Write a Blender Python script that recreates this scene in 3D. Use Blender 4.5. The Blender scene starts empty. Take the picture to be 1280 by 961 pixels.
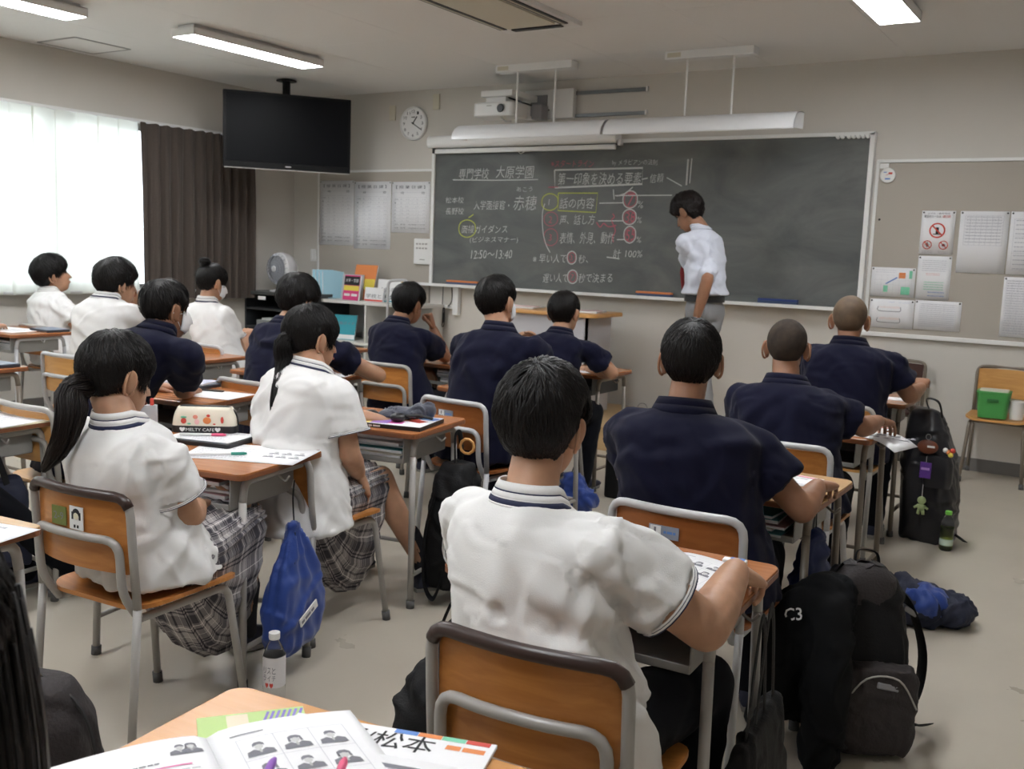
import bpy, bmesh, math, random
import numpy as np
from mathutils import Vector, Matrix, noise
random.seed(7); rng = np.random.default_rng(7)
S = bpy.context.scene
COL = S.collection
PI = math.pi
# ---------------------------------------------------------------- camera
YAW, PITCH, ROLL = 0.562731990, 0.132984723, 0.0373081183
def cam_basis():
    cy, sy = math.cos(YAW), math.sin(YAW)
    f = Vector((-sy*math.cos(PITCH), cy*math.cos(PITCH), -math.sin(PITCH)))
    r = Vector((cy, sy, 0)); u = r.cross(f)
    c, s = math.cos(ROLL), math.sin(ROLL)
    return r*c + u*s, r*(-s) + u*c, f
cd = bpy.data.cameras.new('camera'); cam = bpy.data.objects.new('camera', cd); COL.objects.link(cam)
r_, u_, f_ = cam_basis()
m = Matrix((r_, u_, -f_)).transposed().to_4x4(); m.translation = (0, 0, 1.39992)
cam.matrix_world = m
cd.lens = 1240/1280*36; cd.sensor_width = 36; cd.clip_start = .05
cd.dof.use_dof = True; cd.dof.focus_distance = 2.4; cd.dof.aperture_fstop = 9.0
S.camera = cam
# ---------------------------------------------------------------- world, light, exposure
S.view_settings.view_transform = 'Standard'; S.view_settings.look = 'None'
S.view_settings.gamma = 1.0; S.view_settings.use_curve_mapping = False
S.view_settings.exposure = .62
S.cycles.use_denoising = True
S.cycles.max_bounces = 8; S.cycles.diffuse_bounces = 4; S.cycles.transparent_max_bounces = 12
S.cycles.sample_clamp_indirect = 6.0
S.cycles.caustics_reflective = False; S.cycles.caustics_refractive = False
W = bpy.data.worlds.new('world'); S.world = W; W.use_nodes = True
bg = W.node_tree.nodes['Background']
bg.inputs[0].default_value = (.86, .94, 1.0, 1); bg.inputs[1].default_value = 3.8
LAMP_EMIT = 25.0
# daylight portals in the window openings (they add no light of their own)
for y0, y1 in ((-1.2, 1.6), (1.6, 4.4), (4.4, 6.9)):
    ld = bpy.data.lights.new('window_portal', 'AREA'); lo = bpy.data.objects.new('window_portal', ld); COL.objects.link(lo)
    ld.shape = 'RECTANGLE'; ld.size = 1.42; ld.size_y = y1-y0; ld.cycles.is_portal = True
    lo.location = (-7.60, (y0+y1)/2, 1.66); lo.rotation_euler = (0, -PI/2, 0)

# ---------------------------------------------------------------- materials
MATS = {}
def mat(name, col, rough=.5, metal=0., spec=.5, var=0., vscale=8., bump=0., bscale=60., emit=None, estr=0., trans=0., coat=0., sheen=0., stretch=(1,1,1), col2=None):
    """principled material with optional noise variation of colour and bump"""
    if name in MATS: return MATS[name]
    M = bpy.data.materials.new(name); M.use_nodes = True
    nt = M.node_tree; p = nt.nodes['Principled BSDF']; L = nt.links
    p.inputs['Base Color'].default_value = (*col, 1); p.inputs['Roughness'].default_value = rough
    p.inputs['Metallic'].default_value = metal; p.inputs['Specular IOR Level'].default_value = spec
    p.inputs['Transmission Weight'].default_value = trans; p.inputs['Coat Weight'].default_value = coat
    p.inputs['Sheen Weight'].default_value = sheen
    if trans: p.inputs['IOR'].default_value = 1.12
    if emit: p.inputs['Emission Color'].default_value = (*emit, 1); p.inputs['Emission Strength'].default_value = estr
    if var or bump or col2:
        tc = nt.nodes.new('ShaderNodeTexCoord'); mp = nt.nodes.new('ShaderNodeMapping'); mp.inputs['Scale'].default_value = stretch
        L.new(tc.outputs['Object'], mp.inputs[0])
    if var or col2:
        n = nt.nodes.new('ShaderNodeTexNoise'); n.inputs['Scale'].default_value = vscale; n.inputs['Detail'].default_value = 5
        L.new(mp.outputs[0], n.inputs['Vector'])
        cr = nt.nodes.new('ShaderNodeValToRGB'); L.new(n.outputs[0], cr.inputs[0])
        c2 = col2 if col2 else tuple(min(1, c*(1+var)) for c in col)
        c1 = col if col2 else tuple(c*(1-var) for c in col)
        cr.color_ramp.elements[0].color = (*c1, 1); cr.color_ramp.elements[1].color = (*c2, 1)
        cr.color_ramp.elements[0].position = .35; cr.color_ramp.elements[1].position = .65
        L.new(cr.outputs[0], p.inputs['Base Color'])
    if bump:
        n2 = nt.nodes.new('ShaderNodeTexNoise'); n2.inputs['Scale'].default_value = bscale; n2.inputs['Detail'].default_value = 4
        L.new(mp.outputs[0], n2.inputs['Vector'])
        b = nt.nodes.new('ShaderNodeBump'); b.inputs['Strength'].default_value = bump; b.inputs['Distance'].default_value = .01
        L.new(n2.outputs[0], b.inputs['Height']); L.new(b.outputs[0], p.inputs['Normal'])
    MATS[name] = M
    return M
def wood(name, c1, c2, rough=.32, axis=0, scale=3.):
    if name in MATS: return MATS[name]
    M = mat(name, c1, rough); nt = M.node_tree; L = nt.links; p = nt.nodes['Principled BSDF']
    tc = nt.nodes.new('ShaderNodeTexCoord'); mp = nt.nodes.new('ShaderNodeMapping')
    sc = [18., 18., 18.]; sc[axis] = 1.2; mp.inputs['Scale'].default_value = sc
    L.new(tc.outputs['Object'], mp.inputs[0])
    n = nt.nodes.new('ShaderNodeTexNoise'); n.inputs['Scale'].default_value = scale; n.inputs['Detail'].default_value = 6; n.inputs['Distortion'].default_value = .6
    L.new(mp.outputs[0], n.inputs['Vector'])
    cr = nt.nodes.new('ShaderNodeValToRGB'); cr.color_ramp.elements[0].color = (*c1, 1); cr.color_ramp.elements[1].color = (*c2, 1)
    cr.color_ramp.elements[0].position = .3; cr.color_ramp.elements[1].position = .7
    L.new(n.outputs[0], cr.inputs[0]); L.new(cr.outputs[0], p.inputs['Base Color'])
    return M
# ---------------------------------------------------------------- mesh builder
def rot(rx=0, ry=0, rz=0):
    return Matrix.Rotation(rz, 3, 'Z') @ Matrix.Rotation(ry, 3, 'Y') @ Matrix.Rotation(rx, 3, 'X')
def V3(p): return Vector(p)
def smooth_path(pts, n=6, closed=False):
    """catmull-rom through points"""
    P = [Vector(p) for p in pts]; out = []
    m_ = len(P)
    for i in range(m_-1):
        p0 = P[max(i-1, 0)]; p1 = P[i]; p2 = P[i+1]; p3 = P[min(i+2, m_-1)]
        for k in range(n):
            t = k/n
            out.append(.5*((2*p1)+(-p0+p2)*t+(2*p0-5*p1+4*p2-p3)*t*t+(-p0+3*p1-3*p2+p3)*t**3))
    out.append(P[-1]); return out
def round_path(pts, r=.05, n=5):
    """polyline with rounded corners"""
    P = [Vector(p) for p in pts]; out = [P[0]]
    for i in range(1, len(P)-1):
        a = (P[i-1]-P[i]); b = (P[i+1]-P[i]); d = min(r, a.length*.49, b.length*.49)
        s = P[i]+a.normalized()*d; e = P[i]+b.normalized()*d
        for k in range(n+1):
            t = k/n; out.append((1-t)**2*s+2*t*(1-t)*P[i]+t*t*e)
    out.append(P[-1]); return out
class MB:
    def __init__(s): s.v = []; s.f = []; s.mi = []; s.uv = None
    def add(s, vs, fs, mi=0):
        b = len(s.v); s.v += [tuple(v) for v in vs]; s.f += [tuple(b+i for i in f) for f in fs]; s.mi += [mi]*len(fs); return s
    def box(s, c, d, R=None, mi=0):
        vs = []
        for i in range(8):
            v = Vector(((i & 1)-.5, ((i >> 1) & 1)-.5, ((i >> 2) & 1)-.5)); v = Vector((v.x*d[0], v.y*d[1], v.z*d[2]))
            if R is not None: v = R @ v
            vs.append(v+Vector(c))
        return s.add(vs, [(0,2,3,1),(4,5,7,6),(0,1,5,4),(2,6,7,3),(0,4,6,2),(1,3,7,5)], mi)
    def rings(s, R_, cap=True, mi=0, close=False):
        n = len(R_[0]); vs = [p for r in R_ for p in r]; fs = []
        m_ = len(R_)
        for j in range(m_ if close else m_-1):
            a = j*n; b = ((j+1) % m_)*n
            for i in range(n): fs.append((a+i, a+(i+1) % n, b+(i+1) % n, b+i))
        if cap and not close: fs.append(tuple(range(n-1, -1, -1))); fs.append(tuple((m_-1)*n+i for i in range(n)))
        return s.add(vs, fs, mi)
    def tube(s, path, r, n=8, cap=True, mi=0, flat=None, up=None):
        P = [Vector(p) for p in path]; m_ = len(P); rs = r if hasattr(r, '__len__') else [r]*m_
        T = [(P[min(i+1, m_-1)]-P[max(i-1, 0)]).normalized() for i in range(m_)]
        u = Vector(up) if up is not None else (Vector((0, 0, 1)) if abs(T[0].z) < .9 else Vector((1, 0, 0)))
        R_ = []
        for i in range(m_):
            u = (u - T[i]*u.dot(T[i])).normalized(); w = T[i].cross(u)
            a, b = (rs[i], rs[i]) if flat is None else (rs[i], rs[i]*flat)
            R_.append([P[i]+u*(math.cos(2*PI*k/n)*b)+w*(math.sin(2*PI*k/n)*a) for k in range(n)])
        return s.rings(R_, cap, mi)
    def sph(s, c, r, n=12, m_=8, R=None, mi=0):
        if not hasattr(r, '__len__'): r = (r, r, r)
        c = Vector(c); vs = []; fs = []
        def P(v): v = Vector((v[0]*r[0], v[1]*r[1], v[2]*r[2])); return (R @ v if R is not None else v)+c
        vs.append(P((0, 0, 1)))
        for j in range(1, m_):
            t = PI*j/m_
            for i in range(n): a = 2*PI*i/n; vs.append(P((math.sin(t)*math.cos(a), math.sin(t)*math.sin(a), math.cos(t))))
        vs.append(P((0, 0, -1)))
        for i in range(n): fs.append((0, 1+i, 1+(i+1) % n))
        for j in range(m_-2):
            a = 1+j*n; b = a+n
            for i in range(n): fs.append((a+i, b+i, b+(i+1) % n, a+(i+1) % n))
        a = 1+(m_-2)*n; e = len(vs)-1
        for i in range(n): fs.append((a+i, e, a+(i+1) % n))
        return s.add(vs, fs, mi)
    def lathe(s, prof, c=(0,0,0), n=20, R=None, cap=True, mi=0):
        c = Vector(c); rr = []
        for r, z in prof:
            ring = [Vector((r*math.cos(2*PI*k/n), r*math.sin(2*PI*k/n), z)) for k in range(n)]
            rr.append([(R @ p if R is not None else p)+c for p in ring])
        return s.rings(rr, cap, mi)
    def prism(s, poly, z0, z1, c=(0,0,0), R=None, mi=0):
        """poly: xy list (ccw), extruded z0..z1"""
        c = Vector(c); rr = []
        for z in (z0, z1): rr.append([(R @ Vector((x, y, z)) if R is not None else Vector((x, y, z)))+c for x, y in poly])
        return s.rings(rr, True, mi)
    def grid(s, fn, nu, nv, mi=0, closed_u=False):
        vs = [fn(i/(nu if closed_u else nu-1), j/(nv-1)) for j in range(nv) for i in range(nu)]; fs = []
        for j in range(nv-1):
            for i in range(nu if closed_u else nu-1):
                k = (i+1) % nu; fs.append((j*nu+i, j*nu+k, (j+1)*nu+k, (j+1)*nu+i))
        return s.add(vs, fs, mi)
    def build(s, name, m_, parent=None, smooth=True, bevel=0, solid=0, sub=0, angle=40, uvfn=None):
        me = bpy.data.meshes.new(name); me.from_pydata(s.v, [], s.f)
        ms = m_ if isinstance(m_, (list, tuple)) else [m_]
        for q in ms: me.materials.append(q)
        if len(ms) > 1: me.polygons.foreach_set('material_index', s.mi)
        if smooth: me.polygons.foreach_set('use_smooth', [True]*len(s.f))
        me.validate(); me.update()
        if smooth and angle < 180: me.set_sharp_from_angle(angle=math.radians(angle))
        o = bpy.data.objects.new(name, me); COL.objects.link(o)
        if parent is not None: o.parent = parent
        if sub: q = o.modifiers.new('sub', 'SUBSURF'); q.levels = sub; q.render_levels = sub
        if solid: q = o.modifiers.new('solid', 'SOLIDIFY'); q.thickness = solid; q.offset = 0
        if bevel: q = o.modifiers.new('bevel', 'BEVEL'); q.width = bevel; q.segments = 2; q.limit_method = 'ANGLE'
        return o
def rrect(w, h, r, n=4, cx=0, cy=0):
    out = []
    for k, (sx, sy) in enumerate(((1, 1), (-1, 1), (-1, -1), (1, -1))):
        for i in range(n+1):
            a = PI/2*k+PI/2*i/n; out.append((cx+sx*(w/2-r)+r*math.cos(a), cy+sy*(h/2-r)+r*math.sin(a)))
    return out
def tag(o, label=None, cat=None, group=None, kind=None):
    if label: o['label'] = label
    if cat: o['category'] = cat
    if group: o['group'] = group
    if kind: o['kind'] = kind
    return o
def empty(name, loc=(0,0,0), rz=0, label=None, cat=None, group=None):
    o = bpy.data.objects.new(name, None); COL.objects.link(o); o.location = loc; o.rotation_euler = (0, 0, rz)
    o.empty_display_size = .1
    return tag(o, label, cat, group)
KIDS = {}
def copy_tree(o, parent=None):
    c = o.copy(); COL.objects.link(c)
    if parent is not None: c.parent = parent
    for ch in [x for x in bpy.data.objects if x.parent == o]: copy_tree(ch, c)
    return c
FONT = None
def text_mesh(txt, size=1.0, extrude=0.0, offset=0.0):
    """returns a mesh of the text, lower-left near origin, in XY plane, fitted later"""
    cu = bpy.data.curves.new('t', 'FONT'); cu.body = txt; cu.size = size; cu.extrude = extrude; cu.resolution_u = 2; cu.offset = offset
    o = bpy.data.objects.new('t', cu); COL.objects.link(o)
    dg = bpy.context.evaluated_depsgraph_get()
    me = bpy.data.meshes.new_from_object(o.evaluated_get(dg)); bpy.data.objects.remove(o); bpy.data.curves.remove(cu)
    return me
def text_obj(name, txt, m_, origin, xdir, ydir, w, h, parent=None, jitter=0., offset=0.0, keep=False):
    """text fitted in the box w x h whose lower left corner is origin, lying on the plane xdir, ydir"""
    me = text_mesh(txt, 1.0, 0, offset); n = len(me.vertices)
    if n == 0: return None
    co = np.empty(n*3); me.vertices.foreach_get('co', co); co = co.reshape(-1, 3)
    lo = co.min(0); hi = co.max(0); d = np.maximum(hi-lo, 1e-4)
    u = (co[:, 0]-lo[0])/d[0]; v = (co[:, 1]-lo[1])/d[1]
    if keep:
        s_ = min(w/d[0], h/d[1]); w = d[0]*s_; h = d[1]*s_
    x = u*w; y = v*h
    if jitter:
        y = y+jitter*np.sin(x*37+h*50)+jitter*.6*np.sin(x*91+1.3); x = x+jitter*.7*np.sin(y*120+x*13)
    o3 = np.array(origin, float); X = np.array(xdir, float); Y = np.array(ydir, float)
    co = o3+np.outer(x, X)+np.outer(y, Y)
    me.vertices.foreach_set('co', co.ravel()); me.materials.clear(); me.materials.append(m_); me.update()
    o = bpy.data.objects.new(name, me); COL.objects.link(o)
    if parent is not None: o.parent = parent
    return o
CHALK_TEXT = [
('w','専門学校', -5.356, 2.035, 0.322, 0.094, -0.002),
('w','大原学園', -4.956, 2.039, 0.389, 0.108, -0.003),
('w','あこう', -4.733, 1.922, 0.164, 0.04, 0.0),
('c','赤穂', -4.761, 1.759, 0.234, 0.125, 0.003),
('w','入学面接官・', -5.183, 1.761, 0.38, 0.081, 0.004),
('w','松本校', -5.498, 1.819, 0.202, 0.054, 0.001),
('w','長野校', -5.495, 1.716, 0.203, 0.06, 0.002),
('w','面接ガイダンス', -5.308, 1.55, 0.493, 0.07, 0.01),
('w','(ビジネスマナー)', -5.215, 1.461, 0.516, 0.058, 0.014),
('w','12:50〜13:40', -5.195, 1.323, 0.439, 0.076, 0.016),
('p','※スタートライン', -4.393, 2.13, 0.411, 0.054, -0.005),
('w','by メラビアンの法則', -3.811, 2.129, 0.404, 0.052, -0.005),
('w','第一印象を決める要素', -4.319, 1.978, 0.774, 0.102, -0.003),
('w','信頼', -3.465, 1.992, 0.117, 0.072, 0.0),
('w','話の内容', -4.293, 1.779, 0.33, 0.09, 0.002),
('w','1', -4.402, 1.806, 0.042, 0.05, 0.0),
('p','2', -4.395, 1.657, 0.05, 0.056, 0.001),
('p','3', -4.387, 1.504, 0.05, 0.057, 0.002),
('w','声、話し方', -4.286, 1.644, 0.338, 0.083, 0.006),
('w','表情、外見、動作', -4.278, 1.482, 0.518, 0.096, 0.014),
('p','7', -3.656, 1.811, 0.061, 0.095, 0.0),
('p','38', -3.663, 1.675, 0.083, 0.081, 0.002),
('p','55', -3.654, 1.526, 0.083, 0.088, 0.002),
('w','%', -3.561, 1.792, 0.056, 0.054, 0.0),
('w','%', -3.56, 1.67, 0.055, 0.047, 0.001),
('w','%', -3.555, 1.512, 0.052, 0.046, 0.001),
('w','計 100%', -3.761, 1.379, 0.266, 0.074, 0.009),
('w','※ 早い人で', -4.538, 1.308, 0.334, 0.078, 0.013),
('w','秒、', -4.086, 1.325, 0.092, 0.07, 0.003),
('w','遅い人で', -4.429, 1.146, 0.25, 0.078, 0.012),
('w','秒で決まる', -4.077, 1.16, 0.32, 0.079, 0.015),
('p','3', -4.168, 1.343, 0.039, 0.045, 0.002),
('p','7', -4.153, 1.182, 0.039, 0.045, 0.002),
]
CHALK_LINES = [
('y', 'o', -5.245, 1.592, 0.095, 0.078) ,
('y', 'o', -4.387, 1.834, 0.083, 0.071) ,
('p', 'o', -4.371, 1.69, 0.069, 0.059) ,
('p', 'o', -4.364, 1.536, 0.07, 0.072) ,
('w', 'o', -3.628, 1.858, 0.067, 0.07) ,
('w', 'o', -3.627, 1.717, 0.063, 0.062) ,
('w', 'o', -3.615, 1.574, 0.055, 0.068) ,
('p', 'o', -3.627, 1.858, 0.054, 0.06) ,
('p', 'o', -3.627, 1.715, 0.051, 0.049) ,
('p', 'o', -3.615, 1.574, 0.043, 0.055) ,
('w', 'o', -4.149, 1.368, 0.045, 0.054) ,
('w', 'o', -4.133, 1.207, 0.049, 0.057) ,
('p', 'o', -4.149, 1.368, 0.035, 0.042) ,
('p', 'o', -4.133, 1.207, 0.036, 0.045) ,
('w', [(-5.423, 2.028), (-4.955, 2.021), (-4.513, 2.024)]) ,
('y', [(-5.231, 1.689), (-5.181, 1.72)]) ,
('W', [(-4.354, 2.102), (-3.531, 2.11), (-3.526, 1.982), (-4.343, 1.954), (-4.354, 2.102)]) ,
('y', [(-4.308, 1.909), (-3.928, 1.909), (-3.938, 1.75), (-4.304, 1.762), (-4.308, 1.909)]) ,
('w', [(-3.911, 1.827), (-3.687, 1.831)]) ,
('w', [(-3.91, 1.681), (-3.679, 1.685)]) ,
('w', [(-3.728, 1.531), (-3.658, 1.533)]) ,
('w', [(-4.436, 1.82), (-4.457, 1.734), (-4.445, 1.592), (-4.411, 1.478), (-4.366, 1.405)]) ,
('w', [(-3.767, 1.889), (-3.262, 1.893)]) ,
('w', [(-3.314, 2.031), (-3.181, 1.965)]) ,
('w', [(-3.785, 1.939), (-3.773, 1.858)]) ,
('w', [(-3.751, 1.885), (-3.676, 1.906), (-3.611, 1.957)]) ,
('p', [(-3.926, 1.669), (-3.892, 1.63), (-3.862, 1.661), (-3.814, 1.635), (-3.745, 1.647)]) ,
('p', [(-3.782, 1.742), (-3.765, 1.715), (-3.786, 1.687), (-3.751, 1.606), (-3.771, 1.55), (-3.761, 1.509)]) ,
('p', [(-4.409, 1.959), (-4.31, 1.958)]) ,
('w', [(-3.533, 2.019), (-3.482, 2.028)]) ,
('W', [(-3.141, 2.172), (-3.146, 1.971)]) ,
('w', [(-3.111, 2.178), (-3.119, 1.984)]) ,
('w', [(-3.816, 1.384), (-3.699, 1.374)]) ,
]
# ================================================================ structure
D, XL, XR, YB, C = 7.5, -7.45, 1.3, -1.6, 2.85
m_wall = mat('wall_paint', (.61,.58,.535), .75, spec=.25, var=.02, vscale=1.5, bump=.12, bscale=220)
m_ceil = mat('ceiling_board', (.80,.79,.775), .9, spec=.1, bump=.25, bscale=90)
m_white = mat('white_metal', (.80,.80,.79), .4)
m_white_plastic = mat('white_plastic', (.78,.78,.77), .45)
m_alu = mat('aluminium', (.75,.75,.75), .35, metal=.6)
m_floorm = mat('vinyl_floor', (.47,.425,.355), .28, spec=.5, var=.04, vscale=2.2, bump=.04, bscale=14)
m_black = mat('black_plastic', (.012,.012,.013), .4)
m_grey = mat('grey_painted_steel', (.36,.35,.33), .38, spec=.5)
def scuffs(M):
    nt = M.node_tree; L = nt.links; p = nt.nodes['Principled BSDF']
    old = p.inputs['Base Color'].links[0].from_socket
    tc = nt.nodes.new('ShaderNodeTexCoord'); mp = nt.nodes.new('ShaderNodeMapping'); mp.inputs['Scale'].default_value = (2.3, .9, 1); mp.inputs['Rotation'].default_value = (0, 0, .5)
    L.new(tc.outputs['Object'], mp.inputs[0])
    n = nt.nodes.new('ShaderNodeTexNoise'); n.inputs['Scale'].default_value = 22; n.inputs['Detail'].default_value = 9; n.inputs['Roughness'].default_value = .75
    L.new(mp.outputs[0], n.inputs[0])
    cr = nt.nodes.new('ShaderNodeValToRGB'); cr.color_ramp.elements[0].position = .70; cr.color_ramp.elements[1].position = .80
    L.new(n.outputs[0], cr.inputs[0])
    mx = nt.nodes.new('ShaderNodeMix'); mx.data_type = 'RGBA'; L.new(cr.outputs[0], mx.inputs[0]); L.new(old, mx.inputs[6]); mx.inputs[7].default_value = (.30, .26, .20, 1)
    L.new(mx.outputs[2], p.inputs['Base Color'])
    n2 = nt.nodes.new('ShaderNodeTexNoise'); n2.inputs['Scale'].default_value = 1.6; n2.inputs['Detail'].default_value = 6
    mr = nt.nodes.new('ShaderNodeMapRange'); mr.inputs[3].default_value = .2; mr.inputs[4].default_value = .42
    L.new(tc.outputs['Object'], n2.inputs[0]); L.new(n2.outputs[0], mr.inputs[0]); L.new(mr.outputs[0], p.inputs['Roughness'])
scuffs(m_floorm)
def struct(name, mb, m_, parent=None, **k):
    o = mb.build(name, m_, parent, **k)
    if parent is None: o['kind'] = 'structure'
    return o
struct('floor', MB().box(((XL+XR)/2, (D+YB)/2, -.05), (XR-XL+.4, D-YB+.4, .1)), m_floorm, smooth=False)
ce = struct('ceiling', MB().box(((XL+XR)/2, (D+YB)/2, C+.06), (XR-XL+.4, D-YB+.4, .1)), mat('ceiling_joint', (.45,.43,.40), .9), smooth=False)
# ceiling boards with recessed joints, a child each
xs = [-7.45, -6.45, -5.46, -4.49, -3.52, -2.53, -1.56, -.59, .38, 1.3]; ys = [7.5, 5.63, 3.80, 1.97, .14, -1.6]
for i in range(len(xs)-1):
    for j in range(len(ys)-1):
        x0, x1, y1, y0 = xs[i], xs[i+1], ys[j], ys[j+1]; g = .0022
        MB().box(((x0+x1)/2, (y0+y1)/2, C+.006), (x1-x0-g, y1-y0-g, .012)).build('ceiling_panel', m_ceil, ce, smooth=False)
struct('wall_front', MB().box(((XL+XR)/2, D+.1, C/2), (XR-XL+.4, .2, C)), m_wall, smooth=False)
struct('wall_right', MB().box((XR+.1, (D+YB)/2, C/2), (.2, D-YB, C)), m_wall, smooth=False)
struct('wall_back', MB().box(((XL+XR)/2, YB-.1, C/2), (XR-XL+.4, .2, C)), m_wall, smooth=False)
ZS, ZT = .95, 2.37; WY0, WY1 = -1.2, 6.88
wl = MB()
wl.box((XL-.1, (D+YB)/2, ZS/2), (.2, D-YB, ZS)); wl.box((XL-.1, (D+YB)/2, (ZT+C)/2), (.2, D-YB, C-ZT))
wl.box((XL-.1, (WY1+D)/2, (ZS+ZT)/2), (.2, D-WY1, ZT-ZS)); wl.box((XL-.1, (WY0+YB)/2, (ZS+ZT)/2), (.2, WY0-YB, ZT-ZS))
struct('wall_left', wl, m_wall, smooth=False)
# beam boxing above the curtain rail
struct('trim_1', MB().box((XL+.02, (D+YB)/2, 2.615), (.04, D-YB, .47)), m_wall, smooth=False, bevel=.004)
struct('trim_2', MB().box((XL+.05, (D+YB)/2, 2.388), (.10, D-YB, .022)), m_white, smooth=False, bevel=.003)
struct('trim_3', MB().box((XL+.035, (WY0+WY1)/2, .94), (.09, WY1-WY0+.06, .022)), m_alu, smooth=False, bevel=.003)
m_base = mat('baseboard_vinyl', (.135,.128,.12), .5)
struct('baseboard_front', MB().box(((XL+XR)/2, D-.006, .045), (XR-XL, .012, .09)), m_base, smooth=False)
struct('baseboard_left', MB().box((XL+.006, (D+YB)/2, .045), (.012, D-YB, .09)), m_base, smooth=False)
struct('baseboard_right', MB().box((XR-.006, (D+YB)/2, .045), (.012, D-YB, .09)), m_base, smooth=False)
# windows
mg = bpy.data.materials.new('window_glass'); mg.use_nodes = True; nt = mg.node_tree
for n in list(nt.nodes):
    if n.type != 'OUTPUT_MATERIAL': nt.nodes.remove(n)
tr = nt.nodes.new('ShaderNodeBsdfTransparent'); gl = nt.nodes.new('ShaderNodeBsdfGlossy'); gl.inputs['Roughness'].default_value = .02
mx = nt.nodes.new('ShaderNodeMixShader'); fr = nt.nodes.new('ShaderNodeFresnel')
nt.links.new(fr.outputs[0], mx.inputs[0]); nt.links.new(tr.outputs[0], mx.inputs[1]); nt.links.new(gl.outputs[0], mx.inputs[2])
nt.links.new(mx.outputs[0], [n for n in nt.nodes if n.type == 'OUTPUT_MATERIAL'][0].inputs[0])
for k in range(4):
    y0 = WY0+(WY1-WY0)*k/4; y1 = WY0+(WY1-WY0)*(k+1)/4; w = tag(bpy.data.objects.new('window_%d' % (k+1), None), kind='structure'); COL.objects.link(w)
    f = MB()
    for y in (y0+.02, (y0+y1)/2, y1-.02): f.box((XL-.13, y, (ZS+ZT)/2), (.05, .05, ZT-ZS))
    for z in (ZS+.02, ZT-.02): f.box((XL-.13, (y0+y1)/2, z), (.05, y1-y0, .05))
    f.build('window_frame', m_alu, w, smooth=False)
    for a, b in ((y0+.03, (y0+y1)/2-.02), ((y0+y1)/2+.02, y1-.03)):
        MB().box((XL-.13, (a+b)/2, (ZS+ZT)/2), (.005, b-a, ZT-ZS-.06)).build('pane', mg, w, smooth=False)
# curtains
ms = bpy.data.materials.new('sheer_curtain'); ms.use_nodes = True; nt = ms.node_tree; nt.nodes.remove(nt.nodes['Principled BSDF'])
df = nt.nodes.new('ShaderNodeBsdfDiffuse'); tl = nt.nodes.new('ShaderNodeBsdfTranslucent'); tp = nt.nodes.new('ShaderNodeBsdfTransparent')
df.inputs[0].default_value = (.86,.86,.80,1); tl.inputs[0].default_value = (.88,.90,.84,1); tp.inputs[0].default_value = (.95,1,.9,1)
m1 = nt.nodes.new('ShaderNodeMixShader'); m1.inputs[0].default_value = .62; m2 = nt.nodes.new('ShaderNodeMixShader'); m2.inputs[0].default_value = .05
nt.links.new(df.outputs[0], m1.inputs[1]); nt.links.new(tl.outputs[0], m1.inputs[2]); nt.links.new(m1.outputs[0], m2.inputs[1]); nt.links.new(tp.outputs[0], m2.inputs[2])
nt.links.new(m2.outputs[0], [n for n in nt.nodes if n.type == 'OUTPUT_MATERIAL'][0].inputs[0])
m_dark = mat('brown_curtain', (.068,.052,.043), .85, sheen=.15, var=.1, vscale=40, stretch=(1,1,6))
def curtain(name, y0, y1, z0, z1, m_, pitch, amp, seed, xo, over=0.):
    r = random.Random(seed); nu = int((y1-y0)/pitch*(22 if over else 12))+2; ph = [r.uniform(0, 6) for _ in range(6)]
    def fn(u, v):
        y = y0+(y1-y0)*u; z = z1-(z1-z0)*v
        s = 2*PI*(y-y0)/pitch; a = amp*(.35+.65*min(1, v*2.5))
        x = XL+xo+a*(math.sin(s+.5*math.sin(s*.37+ph[0])+.25*v*math.sin(s*.5+ph[1]))+.35*math.sin(s*1.9+ph[2]+v))
        return (x, y+.02*math.sin(s*.5+ph[3])*v+over*math.sin(s+ph[4])*(1-.45*v)*(.75+.25*math.sin(s*.31+ph[5])), z+.004*math.sin(s))
    b = MB().grid(fn, nu, 14); return b.build(name, m_, smooth=True, angle=180)
tag(curtain('sheer_curtain', 3.30, 5.58, .925, 2.375, ms, .19, .016, 3, .085, .045), 'pale sheer curtain glowing with daylight, left of the brown curtain', 'curtain')
tag(curtain('sheer_curtain', -1.2, 3.28, .925, 2.375, ms, .19, .016, 5, .085, .045), 'pale sheer curtain over the windows further back in the room, out of the frame', 'curtain')
tag(curtain('blackout_curtain', 5.57, 6.23, .87, 2.375, m_dark, .125, .03, 4, .10), 'brown blackout curtain panel gathered next to the glowing sheer curtain', 'curtain')
tag(curtain('blackout_curtain', 6.20, 6.84, .86, 2.375, m_dark, .10, .033, 9, .11), 'brown blackout curtain panel behind the wall television, nearer the corner', 'curtain')
# ---------------------------------------------------------------- lights of the room
m_led = mat('led_diffuser', (.9,.9,.9), .5, emit=(.96,.98,1.0), estr=LAMP_EMIT)
m_led_off = mat('lamp_shade', (.80,.81,.83), .3)
def ceiling_lamp(x, y, rz, label, L_=1.25, lit=True):
    t = empty('ceiling_lamp', (x, y, C), rz, label, 'lamp', 'ceiling lamps')
    MB().prism(rrect(.17, L_-.05, .01), -.022, 0).build('mounting_plate', m_white, t, smooth=False)
    b = MB(); b.box((-.112, 0, -.05), (.006, L_, .055)); b.box((.112, 0, -.05), (.006, L_, .055)); b.box((0, -L_/2, -.05), (.23, .006, .055)); b.box((0, L_/2, -.05), (.23, .006, .055)); b.box((0, 0, -.0245), (.23, L_, .005))
    b.build('housing', m_white, t, smooth=False)
    MB().box((0, 0, -.070), (.214, L_-.012, .012)).build('diffuser', m_led, t, smooth=False)
    return t
ceiling_lamp(-5.70, 5.30, math.radians(8)*0, 'lit white ceiling lamp at upper left, near the television')
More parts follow.
